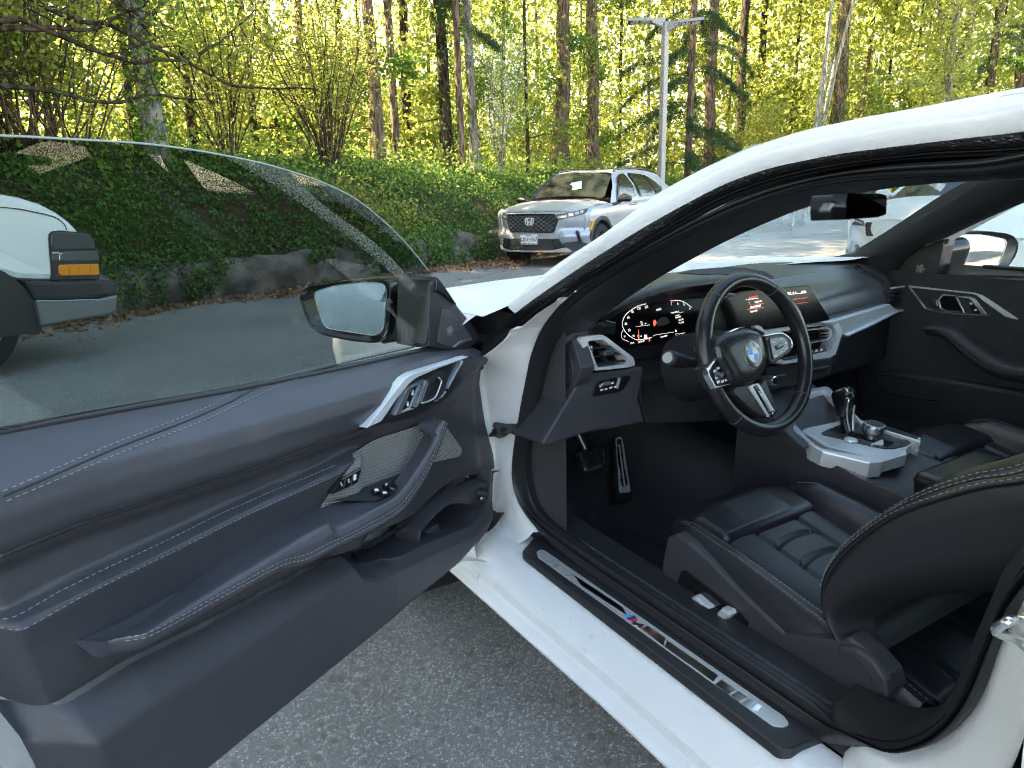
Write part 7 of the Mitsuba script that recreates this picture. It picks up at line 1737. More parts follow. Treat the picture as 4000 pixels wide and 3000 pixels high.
# boulders along the foot of the bank
def rock_col(p, n, uv):
    c = mix((.060, .050, .046), (.20, .165, .145), smoothstep(.25, .75, fbm(p.x * 3.2, p.y * 3.2, p.z * 3.2, 5)))
    return mix(c, (.09, .10, .05), .6 * smoothstep(.58, .75, fbm(p.x * 7 + 3, p.y * 7, p.z * 7, 3)))
ROCK = pbr('rock', proc(rock_col), .9, .2, bump=lambda p, n, uv: fbm(p.x * 14, p.y * 14, p.z * 14, 5), scale=.035, eps=3e-3)
spots = [(-2.45,0.1),(-2.03,0.12),(-1.57,0.08),(-1.09,0.1),(-0.61,0.06),(-0.25,0.02),(0.32,0.1),(0.81,0.06),(1.44,0.08),(2.03,0.05),(2.7,0.1),(3.31,0.06),(4.13,0.04),(4.71,0.0),(5.44,0.05),(6.06,0.08),(6.78,0.1),(7.8,0.1),(13.84,0.1),(15.77,0.1)]
for k, (s_, d_) in enumerate(spots):
    rr = np.random.default_rng(700 + k); b = trimesh.creation.icosphere(subdivisions=3)
    v = b.vertices; v = v / np.abs(v).max(1, keepdims=True)**.55
    v = v + (meshkit.fbm(v * 1.1 + k * 7, 4, k) - .5)[:, None] * unit(v) * .75
    sz = np.array([rr.uniform(.36, .52), rr.uniform(.25, .36), rr.uniform(.27, .36)]); v = v * sz
    a = math.atan2(BANKD[1], BANKD[0]) + rr.normal() * .2
    c, q = math.cos(a), math.sin(a); v = v @ np.array([[c, q, 0], [-q, c, 0], [0, 0, 1]])
    key = put(name_thing('boulder'), trimesh.Trimesh(v + bank(s_, d_, .20), b.faces, process=False), ROCK, 40)
    lab = {5: 'rounded grey boulder standing forward at the left of the row', 13: 'angular pale boulder at the end of the ivy beside the silver car'}
    if k in lab: tag(key, lab[k], 'boulder')
    else:
        wh = 'behind the white van' if k < 3 else 'seen through the door glass' if k < 12 else 'left of the silver car' if k < 16 else 'behind the silver car'
        tag(key, 'rough brown-grey boulder at the bank foot ' + wh, 'boulder', 'boulders ' + wh)
# dry leaves swept against the boulders
m = 5200; s_ = rng.uniform(-7, 12, m); d_ = -.28 - np.abs(rng.normal(0, .33, m)) * (1 + .6 * np.sin(s_ * 1.7))
put('leaf_litter', leaf_mesh(bank(s_, d_, rng.uniform(.012, .05, m)), .085, rng, .55), DRY, False); tag('leaf_litter', 'dry brown leaves swept along the foot of the boulders', kind='stuff')

# ================================================================ other vehicles and the lamp post
class Place:
    """Vehicle axes: X forwards from the front axle, Y to its left, Z up."""

    def __init__(s, o, heading):
        s.o = np.array(o, float); s.X = np.array([math.cos(heading), math.sin(heading), 0]); s.Y = np.array([-s.X[1], s.X[0], 0])

    def m(s, mesh):
        v = np.asarray(mesh.vertices)
        return trimesh.Trimesh(s.o + v[:, :1] * s.X + v[:, 1:2] * s.Y + v[:, 2:] * np.array([0, 0, 1.0]), mesh.faces, process=False)


SILVER = pbr('silver_paint', (.38, .39, .42), .30, .5, metal=.35, coat=1.0)
CLAD = pbr('cladding', (.030, .030, .031), .6, .4)
LAMP = pbr('lamp_glass', (.10, .10, .10), .06, .6, coat=1.0)
LAMPB = pbr('lamp_bright', (.75, .75, .76), .12, .5, metal=.6, coat=1.0)
DARKGLASS = pbr('car_glass', (.012, .015, .014), .05, .6, coat=1.0)
AMBER = pbr('amber_lens', (.75, .26, .01), .18, .5, coat=.8)
REDLENS = pbr('red_lens', (.35, .01, .01), .15, .5, coat=.8)


def car(key, o, heading, paint, label, fo=.88, wb=2.75, ro=1.0, hw=.92, hood=1.02, belt=1.02, roof=1.62, ws=(-.35, -1.15), rear=(-3.1, -3.62), r=.36, glass=None, group=None, grille=True):
    """A modern car: lower body with arches, bonnet, pillars and roof, glass, lamps, wheels."""
    glass = glass or DARKGLASS
    P = Place(o, heading); k = key
    x0, x1 = fo, -wb - ro

    def sec(x):
        s = np.interp(x, [x1, x1 + .12, x1 + .5, 0, fo - .45, fo - .15, fo], [.80, .93, 1, 1, .985, .93, .80])
        zt = np.interp(x, [x1, x1 + .3, -wb, ws[0], fo - .25, fo], [belt - .02, belt + .02, belt + .02, belt, hood - .10, hood - .26])
        q = np.array([(hw - .10, .20), (hw - .03, .24), (hw - .01, .38), (hw - .03, .52), (hw - .015, .70), (hw, .84), (hw - .02, .92), (hw - .07, 1.0)])
        q[:, 1] = .20 + (q[:, 1] - .20) * (zt - .20) / .80; q[:, 0] *= s
        return q
    xs = np.linspace(x0, x1, 110)
    for sg in (1, -1):
        m = grid(np.array([[(x, sg * y, z) for y, z in curve(sec(x), 26)] for x in xs]), flip=sg < 0)
        c = m.vertices[m.faces].mean(1)
        m.update_faces((np.hypot(c[:, 0], c[:, 2] - r) > r + .05) & (np.hypot(c[:, 0] + wb, c[:, 2] - r) > r + .05))
        put(k + '__body_side', P.m(m), paint, True)
        m2 = grid(np.array([[(x, sg * (y + .006), z) for y, z in curve(sec(x)[:3], 8)] for x in xs]), flip=sg < 0)
        c = m2.vertices[m2.faces].mean(1)
        m2.update_faces((np.hypot(c[:, 0], c[:, 2] - r) > r + .05) & (np.hypot(c[:, 0] + wb, c[:, 2] - r) > r + .05))
        put(k + '__sill_trim', P.m(m2), CLAD, True)
        for ax in (0, -wb):
            g = np.linspace(-.35, math.pi + .35, 30)
            put(k + '__arch_trim', P.m(tube(np.stack([ax + (r + .06) * np.cos(g), np.full(30, sg * (hw - .015)), r + (r + .06) * np.sin(g)], 1), .03, 8)), CLAD, True)
            w = name_thing(k + '__wheel') if False else None
            kk = k + '__wheel'; i = 0
            while f'{kk}__tyre' in scene: i += 1; kk = f'{k}__wheel_{i:03d}'
            n0 = len(scene)
            wheel(kk, ax, sg * (hw - .14), r, .225, sg, RIM, 5)
            for nm in list(scene)[n0:]:
                pth = scene[nm]['filename']; v, f, nn, uv, cc = meshkit.WRITTEN[pth]
                scene[nm] = mikit.ply(P.m(trimesh.Trimesh(v, f, process=False)), scene[nm]['bsdf']['id'], smooth=30)
    # bonnet, nose, tail
    t = np.linspace(1, -1, 25)
    bx = np.linspace(ws[0] + .12, fo, 20)
    B = [np.stack([np.full(25, x) - .10 * t**2 * sm(.2, fo, x), t * sec(x)[-1][0], sec(x)[-1][1] + (hood - belt + .05) * np.interp(x, [ws[0], fo - .3, fo], [1, .8, .3]) * (1 - np.abs(t)**3)], 1) for x in bx]
    put(k + '__bonnet', P.m(grid(np.array(B))), paint, True)
    ns = np.array([[(fo + .03 - .22 * abs(y / hw)**3 - .05 * (abs(zf - .5) * 2)**2, y * .985, .22 + zf * (hood - .46)) for y in np.linspace(hw * .86, -hw * .86, 25)] for zf in np.linspace(0, 1, 12)])
    put(k + '__front_bumper', P.m(grid(ns, flip=True)), paint, True)
    FR_ = lambda dx=0: Frame((fo + .03 + dx, 0, 0), (0, 1, 0), (0, 0, 1))
    bendm = lambda mesh: (mesh.vertices.__setitem__((slice(None), 0), mesh.vertices[:, 0] - .22 * np.abs(mesh.vertices[:, 1] / hw)**3 - .05 * (np.abs((mesh.vertices[:, 2] - .22) / (hood - .46) - .5) * 2)**2), mesh)[1]
    if grille:
        put(k + '__grille', P.m(bendm(FR_().m(slab(roundpoly([(-.50, hood - .46), (.50, hood - .46), (.56, hood - .28), (-.56, hood - .28)], .03), -.04, .012, .006)))), GLOSS, 30)
    put(k + '__lower_grille', P.m(bendm(FR_().m(slab(roundpoly([(-.62, .25), (.62, .25), (.70, .40), (-.70, .40)], .03), -.04, .010, .006)))), CLAD, 30)
    for sg in (1, -1):
        q = [(sg * .56, hood - .33), (sg * .80, hood - .32), (sg * .84, hood - .20), (sg * .58, hood - .27)]
        put(k + '__headlight', P.m(bendm(FR_().m(slab(q, -.02, .014, .006)))), LAMP, 30)
        q = [(sg * .60, hood - .30), (sg * .76, hood - .27), (sg * .78, hood - .25), (sg * .60, hood - .285)]
        put(k + '__headlight__reflector', P.m(bendm(FR_().m(slab(q, .0, .018, .002)))), LAMPB, 30)
        mm = m3.Manifold.batch_hull([sph((ws[0] - .28, sg * (hw + .10), belt + .10), .07), sph((ws[0] - .22, sg * (hw + .16), belt + .09), .05), sph((ws[0] - .25, sg * (hw - .06), belt + .03), .03)])
        put(k + '__door_mirror', P.m(man(mm)), paint, 50)
        put(k + '__tail_light', P.m(box((x1 + .02, sg * (hw - .16), belt - .10), (.06, .20, .18), .02)), REDLENS, 30)
    tl = np.array([[(x1 - .03 + .20 * abs(y / hw)**3, y, .22 + zf * (belt - .22)) for y in np.linspace(hw * .84, -hw * .84, 21)] for zf in np.linspace(0, 1, 8)])
    put(k + '__rear_bumper', P.m(grid(tl)), paint, True)
    # greenhouse
    ry = hw - .26
    A = [np.array([(ws[0], sg * (hw - .10), belt), (ws[1], sg * ry, roof - .08)]) for sg in (1, -1)]
    wsg = np.array([[(ws[0] + (ws[1] - ws[0]) * f + .14 * (1 - abs(y)**2), y * ((hw - .10) * (1 - f) + ry * f), belt + (roof - .07 - belt) * f + .02 * (1 - y * y)) for y in np.linspace(1, -1, 15)] for f in np.linspace(0, 1, 10)])
    put(k + '__windscreen', P.m(grid(wsg)), glass, True)
    rx = np.linspace(ws[1], rear[0], 16)
    rf = np.array([[(x + .10 * (1 - y * y) * (x == rx[0]), y * ry, roof - .08 + .075 * (1 - abs(y)**3) + np.interp(x, [rear[0], rear[0] + .8, ws[1]], [-.05, .01, 0])) for y in np.linspace(1, -1, 15)] for x in rx])
    put(k + '__roof', P.m(grid(rf)), paint, True)
    rg = np.array([[(rear[0] + (rear[1] - rear[0]) * f, y * (ry * (1 - f) + (hw - .10) * f), roof - .13 + (belt - roof + .13) * f) for y in np.linspace(1, -1, 11)] for f in np.linspace(0, 1, 8)])
    put(k + '__rear_window', P.m(grid(rg)), glass, True)
    for sg in (1, -1):
        g0 = np.linspace(ws[0] - .08, rear[1] + .10, 30)
        topz = np.minimum(np.interp(g0, [rear[1], rear[0], ws[1], ws[0]], [belt, roof - .16, roof - .10, belt]), roof - .10)
        ty = sg * np.interp(topz, [belt, roof - .08], [hw - .09, ry + .005])
        sg_ = np.array([np.stack([g0, np.full(30, sg * (hw - .085)), np.full(30, belt - .01)], 1), np.stack([g0, ty, topz], 1)])
        put(k + '__side_glass', P.m(grid(sg_, flip=sg > 0)), glass, True)
        fr = np.array([np.stack([g0, ty, topz], 1)])[0]
        put(k + '__roof_rail', P.m(tube(fr, .035, 8)), paint, True)
        for xp in (-1.35, -2.30):
            tz = np.interp(xp, g0[::-1], topz[::-1]); yy_ = sg * np.interp(tz, [belt, roof - .08], [hw - .075, ry + .02])
            put(k + '__pillar', P.m(tube(np.array([(xp, sg * (hw - .07), belt), (xp - .10, yy_, tz)]), (.045, .02), 8)), CLAD, True)
        put(k + '__door_handle', P.m(box((-1.25, sg * (hw + .012), belt - .14), (.20, .03, .03), .008)), paint, 30)
        put(k + '__door_handle', P.m(box((-2.25, sg * (hw + .012), belt - .13), (.20, .03, .03), .008)), paint, 30)
    put(k + '__floor', P.m(box(((x0 + x1) / 2, 0, .26), (x0 - x1 - .5, hw * 1.5, .06), .01)), CLAD, False)
    tag(k, label, 'car', group)


WHITECAR = pbr('white_car_paint', (.74, .76, .78), .28, .5, coat=1.0)
car('white_hatchback', (5.55, -8.60, -.03), math.radians(97), WHITECAR, 'white car seen through the windscreen behind the inner mirror', hood=.98, belt=.96, roof=1.50)
car('white_suv', (2.35, -4.72, 0), math.radians(93), WHITECAR, 'white car nose-on beyond the passenger window of the coupe', hood=1.06, belt=1.04, roof=1.66)
GREYCAR = pbr('grey_car_paint', (.05, .055, .06), .25, .5, coat=1.0)
wa, wb_ = np.array([(14.913,-16.729,-0.1),(17.319,-20.782,-0.1)])
hd = math.atan2(*(wa - wb_)[[1, 0]])
car('dark_suv', (14.2, -15.4, -.1), hd, GREYCAR, 'dark grey car with bright wheels far off behind the windscreen', hood=1.05, belt=1.05, roof=1.68, wb=2.8)
for kk in list(scene):
    if kk.startswith('dark_suv__wheel') and kk.endswith('__rim'): scene[kk]['bsdf'] = {'type': 'ref', 'id': ALU}
REDCAR = pbr('red_car_paint', (.22, .015, .015), .25, .5, coat=1.0)
car('red_car', (12.5, -24.5, -.1), math.radians(120), REDCAR, 'dark red car parked behind the white car beyond the windscreen', hood=1.0, belt=1.0, roof=1.6)
car('black_car', (16.0, -31.5, -.1), math.radians(115), GREYCAR, 'dark car at the far end of the car park below the trees', hood=1.0, belt=1.0, roof=1.6)

car('pale_car', (.55, 4.75, 0), math.radians(-84), WHITECAR, 'pale car parked nose-on to the open door, seen only in the door mirror', hood=1.0, belt=1.0, roof=1.6)

# ---------------------------------------------------------------- silver sport-utility car by the bank
U = 'silver_suv'
SP_ = Place((10.987, -6.058, -.113), 2.029)
SUVF = Frame(SP_.o + .90 * SP_.X, SP_.Y, (0, 0, 1))
SUVL = Frame(SP_.o + .92 * SP_.Y, -SP_.X, (0, 0, 1))
SUVW = Frame(SP_.o + .72 * SP_.Y, -SP_.X, (0, 0, 1))
SUVS = Frame(SP_.o + np.array([0, 0, 1.12]) - .30 * SP_.X, SP_.Y, np.array([0, 0, .50]) - SP_.X * .80)
def bend(u): return -.05 * (np.abs(u) / .6)**2 - .20 * np.clip((np.abs(u) - .55) / .35, 0, None)**2
def fmesh(mesh):
    v = np.array(mesh.vertices); v[:, 2] += bend(v[:, 0]); return SUVF.m(trimesh.Trimesh(v, mesh.faces, process=False))
def fs(key, ring, w0, w1, mat, bev=.004, sub=True):
    m = slab(ring, w0, w1, bev)
    if sub: m = m.subdivide_to_size(.12)
    return put(U + '__' + key, fmesh(m), mat, 30)
car_parts0 = len(scene)
SILV = SILVER
# lower body
def ssec(x):
    s = np.interp(x, [-3.78, -3.6, -3.2, 0, .3, .60], [.85, .94, 1, 1, .99, .965])
    zt = np.interp(x, [-3.78, -2.7, -.4, .3, .62], [1.10, 1.10, 1.06, 1.03, .99])
    q = np.array([(.84, .24), (.90, .27), (.915, .40), (.905, .50), (.905, .65), (.925, .84), (.925, .95), (.905, 1.02), (.87, 1.06)])
    q[:, 1] = .24 + (q[:, 1] - .24) * (zt - .24) / .82; q[:, 0] *= s
    return q
xs = np.linspace(.60, -3.75, 130)
for sg in (1, -1):
    for nm, rows_, mat, off in (('body_side', slice(2, 9), SILV, 0), ('sill_cladding', slice(0, 4), CLAD, .006)):
        m = grid(np.array([[(x, sg * (y + off), z) for y, z in curve(ssec(x)[rows_], 26)] for x in xs]), flip=sg < 0)
        c = m.vertices[m.faces].mean(1); m.update_faces((np.hypot(c[:, 0], c[:, 2] - .36) > .43) & (np.hypot(c[:, 0] + 2.70, c[:, 2] - .36) > .43))
        put(f'{U}__{nm}', SP_.m(m), mat, True)
    for ax in (0, -2.70):
        g = np.linspace(-.25, math.pi + .25, 40)
        ar = np.array([[(ax + (rr0) * math.cos(a), sg * yy0, .36 + rr0 * math.sin(a)) for a in g] for rr0, yy0 in ((.415, .80), (.425, .925), (.47, .94), (.50, .925), (.505, .89))])
        put(U + '__wheel_arch', SP_.m(grid(ar)), CLAD, 50)
        kk = U + '__wheel'; i = 0
        while f'{kk}__tyre' in scene: i += 1; kk = f'{U}__wheel_{i:03d}'
        n0 = len(scene); wheel(kk, ax, sg * .80, .36, .235, sg, pbr('suv_rim', (.05, .05, .055), .3, .5, metal=.5), 10)
        for nm in list(scene)[n0:]:
            if scene[nm].get('type') != 'ply': continue
            v, f, nn, uv, cc = meshkit.WRITTEN[scene[nm]['filename']]; scene[nm] = mikit.ply(SP_.m(trimesh.Trimesh(v, f, process=False)), scene[nm]['bsdf']['id'], smooth=30)
# front fascia, sculpted
uu, vv = np.meshgrid(np.linspace(-.94, .94, 61), np.linspace(.27, 1.0, 40), indexing='ij')
ww = bend(uu) - .16 * np.clip((vv - .90) / .12, 0, 1)**2 - .05 * np.clip((.45 - vv) / .2, 0, 1) + .035 * np.exp(-((vv - .55) / .06)**2) * sm(.45, .60, np.abs(uu)) - .03 * np.exp(-((vv - .68) / .07)**2) * sm(.50, .62, np.abs(uu))
put(U + '__front_bumper', SUVF.m(grid(np.stack([uu, vv, ww - .02], -1))), SILV, True)
fs('grille', [(-0.499,0.923),(-0.007,0.929),(0.42,0.923),(0.463,0.898),(0.503,0.83),(0.427,0.626),(0.379,0.606),(-0.446,0.612),(-0.49,0.691),(-0.525,0.795)], -.06, .004, pbr('grille_black', (.007, .007, .008), .25, .5), .006)
gp = Polygon([(-0.472,0.899),(0.408,0.898),(0.474,0.826),(0.405,0.631),(-0.429,0.631),(-0.497,0.787)])
bars = []
for k in range(-6, 14):
    for sl in (1, -1):
        l = LineString([(-.75 + k * .105, .55), (-.75 + k * .105 + sl * .62, .96)]).intersection(gp)
        if l.is_empty or l.length < .04: continue
        p = resample(np.array(l.coords), 9); bars.append(fmesh(tube(np.c_[p, np.full(9, .006) + .004 * (k % 2)], .0075, 5)))
for b in bars: put(U + '__grille__bar', b, pbr('grille_bar', (.09, .09, .095), .25, .5, coat=.6), 30)
fs('grille__top_bar', [(-0.507,0.923),(-0.007,0.932),(0.434,0.926),(0.43,0.91),(-0.007,0.914),(-0.499,0.905)], .0, .016, GLOSS, .003)
eo = [(-0.12,0.852),(-0.077,0.863),(0.025,0.863),(0.058,0.852),(0.051,0.766),(0.023,0.735),(-0.09,0.735),(-0.118,0.766)]; ei = [(-0.101,0.843),(-0.068,0.849),(0.012,0.849),(0.04,0.843),(0.033,0.771),(0.014,0.749),(-0.08,0.749),(-0.099,0.771)]
fs('emblem', eo, .0, .012, GLOSS, .003, False)
put(U + '__emblem__frame', fmesh(slab(ccw(np.array(eo)), .01, .022, 0, hole=[np.array(ei)])), ALU, False)
for q in ([(-0.085,0.846),(-0.063,0.847),(-0.051,0.801),(-0.011,0.801),(0.003,0.847),(0.025,0.846),(0.01,0.752),(-0.014,0.752),(-0.015,0.782),(-0.047,0.782),(-0.05,0.752),(-0.074,0.752)],):
    put(U + '__emblem__letter', fmesh(slab(q, .01, .024, .001)), ALU, 30)
fs('headlight', [(0.447,0.907),(0.55,0.921),(0.757,0.961),(0.908,1.002),(0.906,0.969),(0.892,0.93),(0.858,0.899),(0.694,0.86),(0.502,0.824),(0.47,0.849)], -.03, .012, LAMP, .006)
fs('headlight__reflector', [(0.491,0.879),(0.64,0.908),(0.668,0.884),(0.626,0.862),(0.516,0.846)], .0, .018, LAMPB, .003)
for q in ([(0.681,0.925),(0.745,0.938),(0.75,0.892),(0.688,0.876)], [(0.768,0.943),(0.814,0.954),(0.817,0.913),(0.774,0.9)], [(0.831,0.961),(0.869,0.971),(0.867,0.929),(0.834,0.918)]):
    fs('headlight__reflector', q, .0, .017, LAMPB, .003)
fs('headlight', [(-0.62,0.959),(-0.556,0.938),(-0.499,0.902),(-0.51,0.832),(-0.56,0.841),(-0.641,0.866)], -.03, .012, LAMP, .004)
fs('headlight__reflector', [(-0.604,0.914),(-0.536,0.883),(-0.544,0.851),(-0.613,0.874)], .0, .017, LAMPB, .002)
fs('lower_grille', [(-0.623,0.508),(-0.371,0.504),(0.104,0.508),(0.516,0.507),(0.605,0.387),(0.561,0.328),(0.375,0.323),(-0.482,0.314),(-0.651,0.343)], -.03, .004, CLAD, .006)
for q in ([(0.383,0.492),(0.504,0.503),(0.605,0.384),(0.557,0.335),(0.452,0.34)], [(-0.615,0.479),(-0.464,0.496),(-0.485,0.334),(-0.573,0.321),(-0.649,0.355)]):
    fs('fog_trim', q, .0, .014, GLOSS, .004)
for k in range(7):
    f = k / 7; a = [(0.425,0.473),(0.48,0.357)]; b = [(0.506,0.473),(0.563,0.365)]
    p = np.array([np.array(a[0]) * (1 - f) + np.array(a[1]) * f, np.array(b[0]) * (1 - f) + np.array(b[1]) * f]); put(U + '__fog_trim__louvre', fmesh(tube(np.c_[p, [.015, .015]], .006, 5)), CLAD, 30)
    a = [(-0.583,0.457),(-0.612,0.358)]; b = [(-0.495,0.467),(-0.506,0.346)]
    p = np.array([np.array(a[0]) * (1 - f) + np.array(a[1]) * f, np.array(b[0]) * (1 - f) + np.array(b[1]) * f]); put(U + '__fog_trim__louvre', fmesh(tube(np.c_[p, [.015, .015]], .006, 5)), CLAD, 30)
fs('skid_plate', [(-0.749,0.381),(-0.67,0.337),(-0.461,0.305),(-0.021,0.303),(0.409,0.31),(0.544,0.355),(0.665,0.358),(0.728,0.303),(0.705,0.285),(0.375,0.279),(-0.505,0.271),(-0.695,0.307)], -.05, .018, pbr('skid_silver', (.45, .43, .42), .4, .5, metal=.6), .006)
fs('bumper_corner', [(0.601,0.445),(0.814,0.469),(0.863,0.429),(0.929,0.413),(0.931,0.369),(0.879,0.327),(0.73,0.293),(0.665,0.358),(0.623,0.371)], -.05, .014, CLAD, .006)
fs('bumper_corner', [(-0.85,0.446),(-0.749,0.381),(-0.695,0.311),(-0.841,0.347)], -.05, .014, CLAD, .003)
fs('side_intake', [(0.782,0.646),(0.82,0.607),(0.869,0.434),(0.847,0.446),(0.814,0.472)], -.03, .035, GLOSS, .003)
pl = [(-0.204,0.58),(0.123,0.581),(0.119,0.417),(-0.202,0.412)]; pc = np.mean(pl, 0)
fs('number_plate', pl, .0, .034, pbr('plate_white', (.72, .73, .75), .35), .003, False)
PLF = Frame(SUVF.p(np.array([[pc[0], pc[1], .036 + float(bend(pc[0]))]]))[0], SUVF.u, SUVF.v)
put(U + '__number_plate__lettering', text('CDU1657', .064, PLF, (0, -.002), 0, sx=.80, bold=True), pbr('plate_ink', (.03, .035, .09), .5), False)
put(U + '__number_plate__dealer_text', cat(text('Honda Auto Center', .021, PLF, (0, -.066), 0, sx=.95, bold=True), text('Bellevue', .018, PLF, (0, .072), 0)), 'm_dark_print', False)
put(U + '__number_plate__state_text', text('WASHINGTON', .014, PLF, (0, .050), 0), pbr('plate_red', (.6, .12, .15), .5), False)
put(U + '__number_plate__holder', fmesh(tube(np.c_[resample(np.array(pl), 60, True), np.full(60, .032)], .006, 6, closed=True)), CHROME, True)
amb = [(-0.441,0.785),(-0.387,0.787),(-0.376,0.763),(-0.476,0.629),(-0.529,0.629)]; put(U + '__side_marker', SUVL.m(slab(amb, -.02, .032, .004)), AMBER, 30)
# bonnet
t = np.linspace(1, -1, 41); bx = np.linspace(-.40, .86, 26); Bn = []
for x in bx:
    yw = np.interp(x, [-.4, .2, .6, .86], [.84, .84, .82, .74]); ze = np.interp(x, [-.4, .3, .62, .86], [1.07, 1.035, .995, .955]); cz = np.interp(x, [-.4, .2, .6, .80, .86], [1.13, 1.12, 1.06, 1.0, .965])
    ridge = .018 * np.exp(-((np.abs(t) - .72) / .07)**2)
    Bn.append(np.stack([x + bend(t * yw) * np.clip((x - .2) / .6, 0, 1), t * yw, ze + (cz - ze) * (1 - np.abs(t)**2.5) + ridge * (x < .84)], 1))
put(U + '__bonnet', SP_.m(grid(np.array(Bn))), SILV, True)
sk = [np.array([(x, sg * y_, z_) for x in np.linspace(-.42, .60, 12)] ) for sg, y_, z_ in ()]
# windscreen and roof
wsp = [(-0.673,0.062),(-0.594,0.864),(-0.073,0.871),(0.637,0.802),(0.778,0.079),(0.468,0.059),(-0.109,0.064)]
scr = field(roundpoly(wsp, .02), lambda u, v, d: .05 * (1 - (u / .8)**2), .06)
put(U + '__windscreen', SUVS.m(scr), DARKGLASS, True)
stk = [(-0.072,0.505),(0.136,0.557),(0.251,0.297),(0.067,0.268),(0.002,0.416),(-0.041,0.434)]; put(U + '__windscreen__sticker', SUVS.m(slab(stk, .052, .056, 0)), pbr('mint_paper', (.36, .66, .56), .7), False)
q = np.array([(0.054,0.352),(0.187,0.392)]); put(U + '__windscreen__sticker_number', text('1493', .085, SUVS, tuple(q.mean(0)), .0565, .06, sx=.75, bold=True), 'm_dark_print', False)
wpr = [(-0.565,-0.026),(-0.06,-0.004),(0.508,0.002),(0.667,-0.026),(0.528,-0.046),(-0.04,-0.047)]; put(U + '__cowl', SUVS.m(slab(wpr, -.03, .03, .004)), CLAD, 40)
rt = np.array([SUVS.p(np.array([[a, b, .05 * (1 - (a / .8)**2)]]))[0] for a, b in wsp[1:4]])
roofp = []
inv = lambda p: np.array([(p - SP_.o) @ SP_.X, (p - SP_.o) @ SP_.Y, p[2] - SP_.o[2]])
hdr = np.array([inv(p) for p in rt])
for x, z, y in ((float(hdr[:, 0].mean()), float(hdr[:, 2].mean()), .62), (-1.5, 1.645, .635), (-2.2, 1.655, .635), (-2.9, 1.62, .625), (-3.4, 1.56, .60), (-3.55, 1.50, .58)):
    roofp.append([(x, y * a, z + .02 * (1 - abs(a)**3)) for a in np.linspace(1, -1, 21)])
RP = np.array(roofp); RP = np.stack([curve(RP[:, k], 24) for k in range(21)], 1); put(U + '__roof', SP_.m(grid(RP)), SILV, True)
for sg in (1, -1):
    top = RP[:, 0 if sg > 0 else -1]
    belt_ = np.array([(np.interp(k, [0, 23], [-.42, -3.75]), sg * .875, 1.065 + .03 * k / 23) for k in range(24)])
    mid_ = (top + belt_) / 2 + np.array([0, sg * .03, .03])
    put(U + '__cabin_side', SP_.m(grid([belt_, mid_, top], flip=sg > 0)), SILV, True)
    rail = top + np.array([0, -sg * .03, .03]); rail = np.vstack([[rail[1] - [0, 0, .03]], rail[2:-3], [rail[-3] - [0, 0, .03]]])
    put(U + '__roof_rail', SP_.m(tube(curve(rail, 40), (.022, .016), 8)), GLOSS, True)
tail = np.array([[(-3.55 - .22 * f, a * (.58 + .30 * f), 1.50 - f * .42) for a in np.linspace(1, -1, 13)] for f in np.linspace(0, 1, 8)]); put(U + '__rear_window', SP_.m(grid(tail)), DARKGLASS, True)
tail = np.array([[(-3.76, a * .86, 1.10 - f * .84) for a in np.linspace(1, -1, 13)] for f in np.linspace(0, 1, 4)]); put(U + '__tailgate', SP_.m(grid(tail)), SILV, True)
# side windows laid into the tilted cabin side
TL = math.atan2(.875 - .635, 1.645 - 1.07)
def side_pt(p):                                                            # picture-plane window outline moved onto the cabin side
    u, v = p; z = v; y = .885 - (z - 1.07) * math.tan(TL) + .018
    return u, z, y
def win(key, ring, mat, lift):
    m = field(np.array(ring), lambda u, v, d: 0 * u, .08); v = np.array(m.vertices)
    y = .885 - (v[:, 1] - 1.07) * math.tan(TL) + .045 * np.sin(np.clip((v[:, 1] - 1.07) / .55, 0, 1) * math.pi) + lift
    P = np.stack([-v[:, 0], y, v[:, 1]], 1); put(U + '__' + key, SP_.m(trimesh.Trimesh(P, m.faces, process=False)), mat, True)
for ring in ([(0.761,1.134),(0.887,1.321),(1.019,1.453),(1.163,1.533),(1.42,1.56),(1.665,1.19)], [(1.596,1.561),(1.867,1.558),(2.291,1.541),(2.582,1.195),(1.848,1.176)], [(2.34,1.538),(2.514,1.498),(2.797,1.391),(3.022,1.277),(2.885,1.227),(2.657,1.208)]):
    g_ = Polygon(ring).buffer(.03, join_style=1); win('window_frame', np.array(g_.exterior.coords)[:-1], GLOSS, .004); win('side_window', roundpoly(ring, .015), DARKGLASS, .012)
for sg in (1, -1):
    mm = m3.Manifold.batch_hull([sph((-.62, sg * 1.06, 1.15), .075), sph((-.60, sg * 1.16, 1.13), .055), sph((-.56, sg * .98, 1.12), .05)]) + m3.Manifold.batch_hull([sph((-.60, sg * .99, 1.08), .03), sph((-.50, sg * .88, 1.03), .03)])
    put(U + '__door_mirror', SP_.m(man(mm)), GLOSS, 50)
for q in [(1.348,1.025),(2.305,1.055)]:
    put(U + '__door_handle', SUVL.m(box((q[0], q[1], .02), (.24, .045, .04), .012)), CHROME, 30)
for q in ([(1.498,1.138),(1.526,0.843)],):
    pass
put(U + '__underbody', SP_.m(box((-1.4, 0, .30), (4.0, 1.4, .08), .01)), CLAD, False)
tag(U, 'silver sport-utility car parked nose-out against the ivy bank', 'car')

